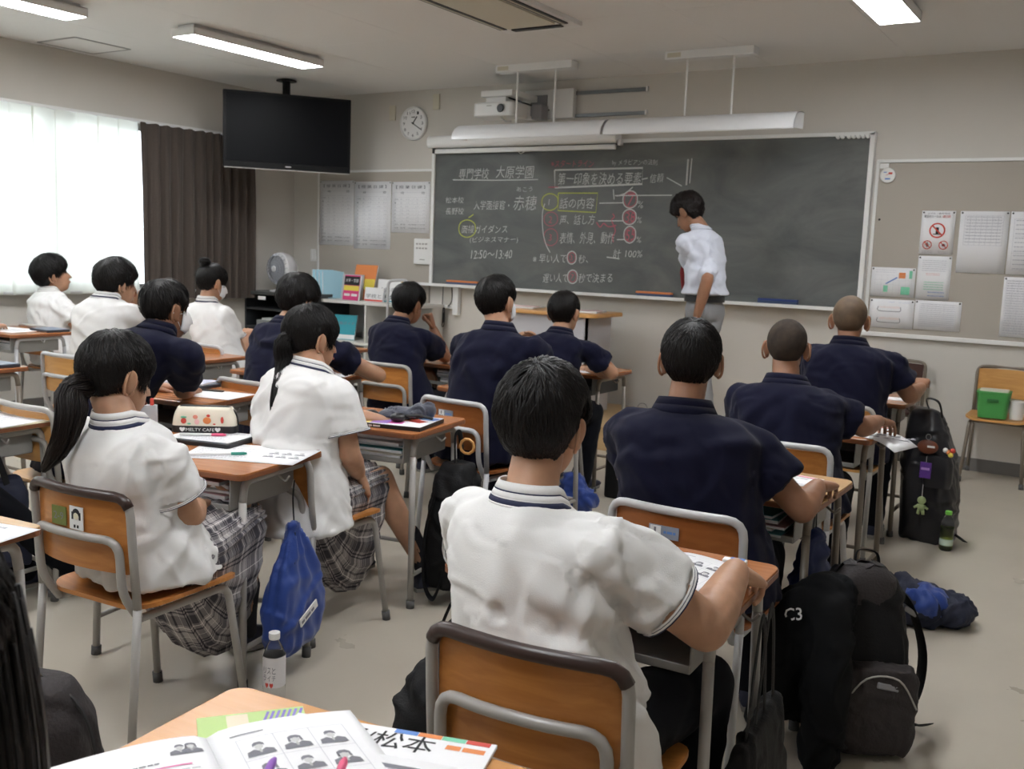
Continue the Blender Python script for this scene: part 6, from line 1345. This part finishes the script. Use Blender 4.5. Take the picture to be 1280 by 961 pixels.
# blue and navy cloth bag with bottle
cb_ = empty('cloth_bag', (-.60, 4.12, 0), R5(20), 'slumped blue and navy cloth bag on the floor behind the large backpack', 'bag')
blob(cb_, 'bag_body', [((-.04, 0, .07), (.14, .12, .09)), ((.07, 0, .06), (.10, .11, .07)), ((-.10, .03, .09), (.07, .08, .09))], m_bagn, .011, 4, .010, 24, 9)
blob(cb_, 'blue_panel', [((-.02, -.045, .10), (.085, .08, .062))], m_bagb, .010, 3, .007, 26, 10)
bt = empty('water_bottle', (-.46, 4.22, .035), R5(35), 'clear bottle with white cap poking out of the slumped blue bag', 'bottle')
m_clear = mat('clear_plastic', (.97,.98,.98), .06, trans=.97); MB().lathe([(.030, 0), (.032, .02), (.032, .09), (.013, .12), (.012, .13)], (-.13, 0, 0), 16, rot(0, PI/2)).build('bottle_body', m_clear, bt); MB().lathe([(.015, .0), (.015, .022), (.0, .023)], (0, 0, 0), 16, rot(0, PI/2)).build('cap', m_stw, bt)
# black backpack with charms at the front right desk
b2 = empty('backpack', (-.83, 5.42, 0), R5(-6), 'glossy black backpack with dangling charms hung on the front right desk', 'backpack')
b = MB(); b.rings(sbox(.27, .22, .68, .07, .8)); co, fs, no = remesh(b, .011, 5); co[:, 0] += -.05*(co[:, 2]/.6)**2; co = wrinkle(co, no, .008, 13, 22.); np_mesh('pack_body', co, fs, mat('bag_glossy_black', (.012,.012,.016), .35, spec=.5), b2)
MB().rings([[(x+.05, y-.10, z) for x, y in rrect(.14*k, .08*k, .03)] for z, k in ((.30, .9), (.33, 1), (.42, 1), (.46, .8))]).build('front_pocket', mat('bag_glossy_black', (.012,.012,.016), .35), b2)
strap(b2, [(-.04, 0, .66), (-.06, -.02, .73), (.0, -.02, .72), (.02, 0, .64)], .010, 'carry_handle'); strap(b2, [(.10, .02, .06), (.17, .0, .03), (.19, -.03, .03)], .016, 'loose_strap')
def charm(name, label, x, z, fn):
    t = empty(name, (-.83+x, 5.28, z), 0, label, 'charm', 'charms on the glossy backpack'); fn(t); return t
def cord(t, h_): MB().tube([(0, .0, 0), (0, .0, h_)], .0018, 5).build('cord', m_stw, t)
def f1(t): MB().sph((0, 0, 0), (.050, .016, .036), 16, 10).build('charm_body', mat('leather_brown', (.16,.045,.02), .45), t); MB().box((.018, -.015, .004), (.035, .004, .010)).build('charm_patch', m_stw, t, smooth=False); MB().tube([(.012*math.cos(a), 0, .050+.014*math.sin(a)) for a in [k*.63 for k in range(11)]], .002, 5).build('ring', m_buck, t)
def f2(t):
    MB().rings([[(x, y, z) for x, y in rrect(.055, .015, .006)] for z in (-.04, .04)]).build('charm_body', mat('charm_purple', (.12,.04,.30), .5), t, smooth=False); cord(t, .07); MB().box((0, -.009, .008), (.04, .002, .012)).build('charm_print', mat('charm_lilac', (.5,.3,.7), .6), t, smooth=False)
def f3(t):
    for p, c in (((0, 0, 0), m_orp), ((.018, 0, .010), m_red), ((.010, -.005, -.012), mat('charm_yellow', (.8,.65,.1), .5)), ((-.016, 0, .008), m_stw)): MB().sph(p, .013, 10, 7).build('bead', c, t)
def f4(t):
    g = mat('charm_green', (.42,.52,.26), .8); b = MB(); b.sph((0, 0, .028), (.021, .018, .021), 12, 8); b.sph((0, 0, -.008), (.018, .015, .022), 12, 8)
    for sx in (-1, 1): b.tube([(sx*.012, 0, .002), (sx*.033, 0, -.014)], [.008, .006], 8); b.tube([(sx*.009, 0, -.022), (sx*.012, 0, -.045)], [.009, .008], 8)
    b.build('doll_body', g, t, angle=180); cord(t, .11)
charm('leather_charm', 'brown oval leather charm on the glossy backpack', -.015, .505, f1); charm('purple_charm', 'purple rectangular charm below the brown oval one', -.015, .385, f2); charm('bead_charm', 'cluster of colourful beads on the glossy backpack right side', .085, .49, f3); charm('doll_charm', 'pale green doll charm dangling lowest on the glossy backpack', -.02, .20, f4)
def bottle(name, x, y, z, label, h_, r, liq, capc, labc, txt=None):
    t = empty(name, (x, y, z), R5(25), label, 'bottle')
    MB().lathe([(r*.85, 0), (r, .008), (r, h_*.30), (r*.92, h_*.34), (r, h_*.38), (r, h_*.66), (r*.8, h_*.78), (r*.42, h_*.88), (r*.42, h_*.92)], (0, 0, 0), 22).build('bottle_body', m_clear, t)
    if liq: MB().lathe([(r*.8, .003), (r*.94, .01), (r*.94, h_*.58)], (0, 0, 0), 20).build('drink', liq, t)
    MB().lathe([(r*.48, h_*.91), (r*.50, h_*.93), (r*.50, h_*.995), (r*.44, h_)], (0, 0, 0), 18).build('cap', capc, t)
    MB().lathe([(r*1.012, h_*labc[0]), (r*1.012, h_*labc[1])], (0, 0, 0), 24, cap=False).build('label_band', labc[2], t)
    if txt:
        for s_, zz, hh, c in txt: 
            for k, ch in enumerate(s_):
                a = math.radians(-95)+(k-(len(s_)-1)/2)*.42; X = Vector((-math.sin(a), math.cos(a), 0)); text_obj('label_print', ch, c, (math.cos(a)*r*1.03-X.x*.006, math.sin(a)*r*1.03-X.y*.006, zz), X, (0, 0, 1), .011, hh, t, offset=.004)
    return t
bottle('drink_bottle', -.715, 5.26, 0, 'green tea coloured drink bottle with green cap beside the glossy backpack', .20, .032, mat('drink_green', (.55,.72,.12), .4), mat('cap_green', (.22,.62,.10), .4), (.14, .30, mat('label_palegreen', (.6,.75,.6), .5)))
bottle('drink_bottle', -2.115, 2.06, 0, 'clear drink bottle with white cap and printed label on the floor past the foreground desk', .235, .034, None, m_stw, (.30, .70, mat('label_white', (.72,.70,.72), .5)), [('リスと', .115, .020, m_print), ('ライチ', .092, .018, m_print), ('♥♥', .070, .016, m_red)])
# black backpack hanging on desk C
b3 = empty('backpack', (-2.255, 3.19, .06), R5(12), 'black backpack hanging from the desk with the grey cap', 'backpack')
b = MB(); b.rings(sbox(.17, .30, .50, .06, .9)); co, fs, no = remesh(b, .011, 5); co = wrinkle(co, no, .007, 15, 22.); np_mesh('pack_body', co, fs, m_bag, b3)
strap(b3, [(-.03, -.13, .40), (-.055, -.17, .25), (-.06, -.165, .05), (-.03, -.15, -.03), (-.0, -.15, .03), (.0, -.14, .10)], .014, 'shoulder_strap'); strap(b3, [(0, -.02, .46), (-.01, -.01, .60), (.0, .02, .60), (.0, .04, .46)], .012, 'carry_handle'); MB().tube([(.03*math.cos(a)+.03, .02, .56+.03*math.sin(a)) for a in [k*.63 for k in range(11)]], .006, 6).build('wooden_ring', w_back3, b3)
b4 = empty('sports_bag', (-2.17, 3.47, .0), R5(20), 'crumpled black sports bag behind the hanging backpack, left of the foreground boy', 'bag'); blob(b4, 'bag_body', [((0, 0, .22), (.13, .16, .22)), ((.05, .05, .36), (.09, .10, .10))], m_bag, .012, 4, .010, 22, 17); strap(b4, [(-.05, 0, .40), (0, .02, .50), (.05, 0, .42)], .012, 'carry_handle')
# bag left of the foreground chair
b5 = empty('sports_bag', (-1.365, 1.93, 0), R5(15), 'tall black bag standing left of the foreground boy and his chair', 'bag'); blob(b5, 'bag_body', [((0, 0, .20), (.14, .13, .21)), ((.03, .05, .36), (.10, .10, .12)), ((-.06, -.03, .16), (.08, .10, .16))], m_bag, .012, 4, .012, 20, 19); strap(b5, [(-.04, 0, .44), (.0, .03, .54), (.06, .02, .44)], .012, 'carry_handle')
# tote on desk D
b6 = empty('tote_bag', (-.615, 2.03, .03), R5(5), 'black tote bag with a round snap hanging from the foreground boy desk', 'bag')
b = MB(); b.rings([[(x, y, z) for x, y in rrect(.09*k2, .34*k, .03*k2)] for z, k, k2 in ((0, .95, .7), (.03, 1, 1), (.22, 1, .9), (.36, .96, .5), (.385, .95, .35))]); co, fs, no = remesh(b, .009, 4); co = wrinkle(co, no, .006, 21, 24.); np_mesh('bag_body', co, fs, m_bag, b6)
for yy in (-.06, .02): strap(b6, [(.0, yy-.05, .36), (.0, yy, .56), (.0, yy+.03, .62), (.0, yy+.07, .56), (0, yy+.12, .36)], .012, 'handle')
MB().lathe([(0, 0), (.013, 0), (.012, .006), (0, .007)], (.052, -.10, .30), 14, rot(0, PI/2)).build('snap', m_buck, b6); strap(b6, [(.055, .02, .20), (.065, .03, .12), (.06, .02, .06)], .004, 'zip_pull', m_buck)
# blue drawstring bag on desk B
b7 = empty('drawstring_bag', (-2.235, 2.26, .09), R5(14), 'blue drawstring bag with a white name strip hanging on the pencil case desk', 'bag')
b = MB(); b.rings([[(x, y, z) for x, y in rrect(.10*k2, .30*k, .045*min(k, k2))] for z, k, k2 in ((0, .62, .5), (.03, .85, .95), (.14, .95, 1.05), (.26, .72, .8), (.34, .40, .5), (.40, .16, .25), (.42, .12, .2))]); co, fs, no = remesh(b, .008, 3)
ang = np.arctan2(co[:, 1], co[:, 0]*2); co = co+no*(.006*np.sin(ang*9)*np.clip((co[:, 2]-.05)/.3, 0, 1))[:, None]; co = wrinkle(co, no, .005, 23, 20.); np_mesh('bag_body', co, fs, m_bagb, b7)
MB().box((.062, -.01, .13), (.004, .11, .028), rot(.35)).build('name_strip', m_stw, b7, smooth=False); text_obj('name_lettering', '━ ━━ ━', m_print, (.0655, -.055, .108), (0, .94, .33), (0, -.33, .94), .08, .010, b7)
strap(b7, [(0, 0, .42), (-.005, .0, .50), (0, 0, .56)], .005, 'drawstring', m_bag); strap(b7, [(0, 0, .42), (.02, -.03, .36), (.03, -.05, .30)], .004, 'drawstring', m_bag)
# navy bag at left edge, hung on the cream desk
b8 = empty('handbag', (-3.50, 1.95, .16), R5(6), 'navy handbag hanging from the cream desk at the left edge', 'bag'); b = MB(); b.rings([[(x, y, z) for x, y in rrect(.12*k2, .36*k, .04*k2)] for z, k, k2 in ((0, .96, .9), (.03, 1, 1), (.25, .98, .9), (.33, .9, .5), (.34, .88, .3))]); co, fs, no = remesh(b, .010, 4); co = wrinkle(co, no, .006, 25, 22.); np_mesh('bag_body', co, fs, m_bagn, b8)
for xx in (-.03, .04): strap(b8, [(xx, -.08, .32), (xx*.5, -.05, .44), (0, .0, .49), (xx*.5, .05, .44), (xx, .08, .32)], .013, 'handle')
# blue bags on floor / desk E
b9 = empty('gym_bag', (-2.50, 4.66, 0), 0, 'bright blue gym bag on the floor behind the foreground boy neck', 'bag'); blob(b9, 'bag_body', [((0, 0, .08), (.12, .10, .08)), ((-.02, 0, .15), (.07, .07, .08))], m_bagb, .011, 3, .010, 24, 27); strap(b9, [(-.04, 0, .20), (-.02, .02, .27), (.02, 0, .20)], .006, 'cord', m_bag)
b10 = empty('gym_bag', (-.80, 3.08, .20), 0, 'dark blue gym bag hanging beside the pale desk in the right column', 'bag'); blob(b10, 'bag_body', [((0, 0, .16), (.06, .13, .15)), ((0, 0, .30), (.04, .07, .08))], mat('bag_deep_blue', (.008,.02,.10), .6), .011, 3, .009, 22, 29); strap(b10, [(0, -.02, .36), (.0, 0, .46), (0, .02, .36)], .006, 'cord', m_bag)
b11 = empty('upright_case', (-2.50, 5.13, 0), 0, 'black upright case standing at the feet of the boy by the podium', 'case'); MB().prism(rrect(.11, .09, .03), 0, .26).build('case_body', m_bag, b11, smooth=False, bevel=.01); MB().prism(rrect(.112, .092, .03), .262, .28).build('case_lid', m_black, b11, smooth=False, bevel=.004)
b12 = empty('handbag', (-3.04, 6.62, .172), R5(20), 'small black handbag with looped handle on the wooden platform', 'bag'); blob(b12, 'bag_body', [((0, 0, .05), (.09, .06, .05))], m_bag, .008, 3, .006, 30, 31); strap(b12, [(-.04, 0, .08), (-.02, 0, .15), (.03, 0, .15), (.05, 0, .08)], .007, 'handle')
b13 = empty('plastic_bag', (-4.35, 2.95, 0), 0, 'crumpled white plastic bag on the floor at left behind the ponytailed girl', 'bag'); blob(b13, 'bag_body', [((0, 0, .06), (.13, .10, .06)), ((.04, .02, .10), (.06, .06, .05))], mat('plastic_bag_white', (.70,.70,.68), .45), .010, 2, .014, 34, 33); strap(b13, [(-.04, 0, .10), (-.02, 0, .16), (.02, 0, .10)], .006, 'handle', mat('plastic_bag_white', (.7,.7,.68), .45))
b14 = empty('backpack', (-1.72, 1.02, 0), R5(30), 'dark brown-grey backpack standing beside the long-haired girl at the lower left', 'backpack')
b = MB(); b.rings(sbox(.30, .20, .58, .08)); co, fs, no = remesh(b, .010, 5); co = wrinkle(co, no, .006, 35, 20.); np_mesh('pack_body', co, fs, m_bag2, b14); MB().tube(smooth_path([(.16, -.06, .1), (.175, -.05, .35), (.13, -.02, .52), (0, .0, .60)], 6), .004, 6).build('zip', m_black, b14)
# ================================================================ platform, podium, shelf, cabinet, fan, television
w_dais = wood('platform_wood', (.50,.34,.17), (.58,.40,.21), .4, 0, 3)
ds = empty('teaching_platform', (-3.55, 6.86, 0), 0, 'low wooden teaching platform in front of the blackboard', 'platform'); 
MB().box((0, 0, .155), (3.6, 1.1, .03)).build('platform_top', w_dais, ds, smooth=False, bevel=.004); MB().box((0, -.52, .07), (3.56, .03, .14)).build('riser', w_dais, ds, smooth=False)
for sx in (-1, 1): MB().box((sx*1.77, 0, .07), (.03, 1.02, .14)).build('riser', w_dais, ds, smooth=False)
pd = empty('podium', (-3.95, 6.85, .171), 0, 'white teacher podium with an orange wooden top in front of the blackboard', 'podium')
MB().prism(rrect(1.0, .50, .05), .755, .785).build('tabletop', w_back3, pd, smooth=False, bevel=.006); mpd = mat('podium_laminate', (.50,.49,.52), .5); MB().box((-.02, -.19, .38), (.86, .02, .75)).build('front_panel', mpd, pd, smooth=False)
for sx in (-1, 1): MB().box((-.02+sx*.42, 0, .38), (.02, .40, .75)).build('side_panel', mpd, pd, smooth=False)
MB().box((-.02, 0, .5), (.82, .36, .02)).build('shelf', mpd, pd, smooth=False)
for (x, y, lab) in ((-4.25, 6.83, 'stack of papers on the left half of the podium'), (-3.68, 6.82, 'loose papers on the right half of the podium')):
    t = empty('paper_stack', (x, y, .957), R5(7), lab, 'papers'); MB().box((0, 0, .006), (.32, .23, .012)).build('sheets', m_paper, t, smooth=False); MB().box((.06, -.02, .0135), (.21, .15, .002), rot(0, 0, .3)).build('top_sheet', mat('paper_pink', (.75,.55,.55), .7), t, smooth=False)
sh = empty('shelf_unit', (-6.12, 7.24, 0), 0, 'white open shelf unit under the timetable sheets', 'shelf'); m_shw = mat('shelf_white', (.66,.65,.62), .5)
def shpoly(w, d): return [(-w/2, -d/2), (w/2-.12, -d/2), (w/2-.03, -d/2+.05), (w/2, -d/2+.16), (w/2, d/2), (-w/2, d/2)]
for z in (.10, .48, .86): MB().prism(shpoly(1.28, .44), z, z+.03).build('shelf_board', m_shw, sh, smooth=False, bevel=.004)
for x in (-.63, .05, .62): MB().box((x, .14 if x > .5 else 0, .48), (.02, .15 if x > .5 else .42, .76)).build('upright', m_shw, sh, smooth=False)
MB().box((0, .215, .48), (1.26, .01, .78)).build('back_panel', mat('shelf_back', (.42,.42,.41), .5), sh, smooth=False)
def bk_(x, y, z, w, h_, th_, rz, ry, c, label, txt=None, tc=None, name='book', band=None):
    t = empty(name, (x, y, z), R5(rz), label, 'book', 'books on the shelf unit'); R9 = rot(R5(ry)); MB().box(R9 @ Vector((0, 0, h_/2)), (w, th_, h_), R9).build('pages', m_paper, t, smooth=False)
    MB().box(R9 @ Vector((0, -th_/2-.001, h_/2)), (w, .002, h_), R9).build('cover', c, t, smooth=False)
    if band:
        for z0, z1, cc in band: MB().box(R9 @ Vector((0, -th_/2-.0025, h_*(z0+z1)/2)), (w*.98, .001, h_*(z1-z0)), R9).build('cover_band', cc, t, smooth=False)
    if txt:
        for s_, zz, hh, cc in txt: o_ = R9 @ Vector((-w*.42, -th_/2-.0036, h_*zz)); text_obj('cover_title', s_, cc, o_, (1, 0, 0), R9 @ Vector((0, 0, 1)), w*.84, h_*hh, t, offset=.003)
    return t
m_lb = mat('file_sky_blue', (.36,.60,.72), .5); m_mg = mat('cover_magenta', (.70,.06,.22), .5); m_ye = mat('cover_yellow', (.80,.66,.10), .5); m_tl = mat('cover_teal', (.03,.34,.42), .5)
for k in range(4): bk_(-6.70+k*.035, 7.14+.01*k, .891, .21, .27-.005*k, .022, 62, -4, m_lb, ['leftmost', 'second', 'third', 'fourth'][k]+' sky-blue folder leaning at the left end of the shelf unit', name='folder')
bk_(-6.37, 7.18, .891, .21, .24, .02, 20, -12, mat('file_clear', (.45,.47,.52), .3), 'translucent grey folder beside the sky-blue folders', name='folder')
bk_(-6.30, 7.24, .891, .27, .34, .012, 0, -14, m_orp, 'orange fronted booklet with a pointed outline leaning on the wall', band=[(.3, .6, m_ye)])
bk_(-6.30, 7.09, .891, .22, .235, .02, -8, -8, m_mg, 'pink and black guide book facing the room on the shelf unit', [('大学・学部', .72, .14, m_stw), ('━ ━', .16, .10, m_stw)], band=[(.60, .95, m_ink), (.38, .58, m_ye)])
bk_(-6.05, 7.13, .891, .22, .13, .02, 0, -6, m_stw, 'low white booklet with red print at its foot', [('学校と', .25, .3, m_print)], band=[(.02, .14, m_red)])
bk_(-5.90, 7.18, .891, .30, .21, .02, 0, -6, m_stw, 'wide white book titled with bold dark characters', [('企業名簿', .45, .2, m_print), ('学校総覧', .10, .24, m_ink)], band=[(.02, .07, m_tl)])
bk_(-6.40, 7.10, .511, .24, .24, .012, 14, -16, m_tl, 'teal booklet leaning on the lower shelf', [('進路ガイド', .6, .12, m_print)], band=[(.02, .2, m_stw)])
tag(MB().tube(smooth_path([(-6.33, 7.495, 1.18), (-6.31, 7.49, 1.28), (-6.29, 7.495, 1.33)], 4), .006, 6).build('hook_cord', m_black), 'short black cord sticking up behind the orange booklet', 'cord')
fc = empty('folding_trolley', (-5.60, 6.92, 0), R5(-12), 'upright grey tube frame with a tan panel beside the shelf unit', 'trolley frame')
MB().tube(round_path([(-.14, 0, 0), (-.14, 0, 1.10), (.14, 0, 1.12), (.14, 0, 0)], .06, 4), .013, 8).build('tube_frame', m_tubew, fc); MB().box((.075, .01, .86), (.075, .015, .48)).build('tan_panel', mat('panel_tan', (.50,.33,.12), .5), fc, smooth=False, bevel=.004); MB().tube([(-.14, 0, .3), (.14, 0, .3)], .01, 8).build('cross_bar', m_tubew, fc)
cbn = empty('cabinet', (-7.02, 7.12, 0), 0, 'dark grey steel cabinet with open compartments in the corner', 'cabinet'); m_cab = mat('cabinet_grey', (.030,.033,.036), .45)
for x in (-.40, .40): MB().box((x, 0, .46), (.02, .60, .88)).build('side_panel', m_cab, cbn, smooth=False)
for z in (.03, .33, .58, .76): MB().box((0, 0, z), (.78, .60, .02)).build('shelf_plate', m_cab, cbn, smooth=False)
MB().box((0, 0, .915), (.86, .64, .03)).build('top_plate', mat('cabinet_top', (.07,.075,.075), .4), cbn, smooth=False, bevel=.004); MB().box((0, .29, .46), (.78, .01, .86)).build('back_panel', m_cab, cbn, smooth=False); MB().box((-.15, -.325, .87), (.10, .006, .035)).build('name_plate', m_stw, cbn, smooth=False)
for z, lab in ((.34, 'grey document tray on the lower cabinet shelf'), (.59, 'grey document tray on the upper cabinet shelf')):
    t = empty('document_tray', (-7.08, 7.0, z+.001), 0, lab, 'tray', 'trays in the cabinet'); MB().box((0, 0, .03), (.45, .3, .06)).build('tray_body', mat('tray_grey', (.22,.23,.23), .5), t, smooth=False, bevel=.006); MB().box((0, 0, .07), (.36, .24, .02)).build('paper_pile', m_paper, t, smooth=False)
fn = empty('fan', (-7.11, 6.98, .931), R5(-4), 'white round table fan on the dark cabinet', 'fan'); m_fan = mat('fan_white', (.68,.68,.70), .35); m_fg = mat('fan_grille_grey', (.32,.33,.36), .4)
MB().lathe([(.10, 0), (.10, .012), (.05, .022), (.03, .03), (.03, .06)], (0, 0, 0), 24).build('base', m_fan, fn)
R9 = rot(R5(8)) ; Rf = rot(PI/2-.1, 0, 0); cf = Vector((0, 0, .22))
MB().lathe([(.125, -.055), (.155, -.03), (.16, .02), (.145, .08), (.10, .13), (.04, .145), (0, .147)], cf, 30, rot(-PI/2, 0, 0), cap=False).build('housing', m_fan, fn)
MB().tube([(0, .03, .05), (0, .05, .12)], .02, 10).build('neck', m_fan, fn)
b = MB()
for r in (.04, .07, .10, .13): b.tube([cf+Vector((r*math.cos(a), -.060-.02*(1-r/.13), r*math.sin(a))) for a in [2*PI*k/24 for k in range(25)]], .003, 5)
for k in range(20): a = 2*PI*k/20; b.tube([cf+Vector((.03*math.cos(a), -.082, .03*math.sin(a))), cf+Vector((.10*math.cos(a+.3), -.075, .10*math.sin(a+.3))), cf+Vector((.152*math.cos(a+.4), -.045, .152*math.sin(a+.4)))], .0025, 4)
b.build('grille', m_fg, fn); MB().sph(cf+Vector((0, -.085, 0)), (.03, .012, .03), 14, 8).build('hub', m_fan, fn); MB().sph(cf+Vector((0, -.03, 0)), (.13, .005, .13), 20, 8).build('blades', m_fg, fn)
tvx, tvy = (-6.895-6.225)/2, (6.075+6.97)/2; tva = math.atan2(6.97-6.075, -6.225+6.895)
tv = empty('television', (tvx, tvy, 2.37), tva, 'large black flat television hanging from the ceiling in the left corner', 'television'); m_scr = mat('tv_screen', (.003,.0035,.005), .4, spec=.12); m_scr2 = mat('tv_bezel', (.006,.006,.007), .4, spec=.2)
MB().box((0, .02, .005), (1.115, .05, .655)).build('cabinet', m_scr2, tv, smooth=False, bevel=.006); MB().box((0, -.0065, .022), (1.07, .004, .58)).build('screen', m_scr, tv, smooth=False); MB().box((0, -.009, -.297), (1.10, .006, .045)).build('speaker_bar', m_scr2, tv, smooth=False, bevel=.002); MB().box((0, .0, -.327), (1.10, .012, .008)).build('trim_strip', m_grey, tv, smooth=False); MB().box((0, -.0125, -.297), (.05, .001, .008)).build('maker_mark', m_stw, tv, smooth=False)
MB().box((0, .09, 0), (.40, .10, .30)).build('mount_box', m_scr2, tv, smooth=False, bevel=.01); MB().tube([(0, .13, 0), (0, .13, .475)], .035, 14).build('ceiling_pole', m_scr2, tv); MB().lathe([(.09, .46), (.09, .468), (.045, .479)], (0, .13, 0), 20).build('ceiling_flange', m_scr2, tv)
# green basket on the wall chair
gb = empty('basket', (-.77, 7.17, .437), R5(3), 'green plastic basket with a white lining on the empty chair at right', 'basket'); m_gp = mat('plastic_green', (.07,.32,.08), .35)
b = MB(); b.rings([[(x, y, z) for x, y in rrect(.20*k, .18*k, .03)] for z, k in ((0, .85), (.16, 1), (.165, 1.03), (.175, 1.03))]); b.build('tub', m_gp, gb, smooth=False, bevel=.004); MB().rings([[(x, y, z) for x, y in rrect(.17, .15, .02)] for z in (.10, .182)]).build('lining', mat('lining_cream', (.72,.70,.58), .8), gb, smooth=False)
MB().box((0, -.095, .12), (.07, .006, .02)).build('grip_slot', mat('plastic_green_dark', (.03,.16,.04), .4), gb, smooth=False, bevel=.003)
wc = empty('white_cup', (-.63, 7.17, .437), 0, 'white container beside the green basket at the right edge', 'container'); MB().lathe([(.04, 0), (.05, .11), (.052, .115)], (0, 0, 0), 20).build('container_body', m_stw, wc); MB().lathe([(.054, .112), (.054, .122)], (0, 0, 0), 20).build('rim', m_white_plastic, wc)
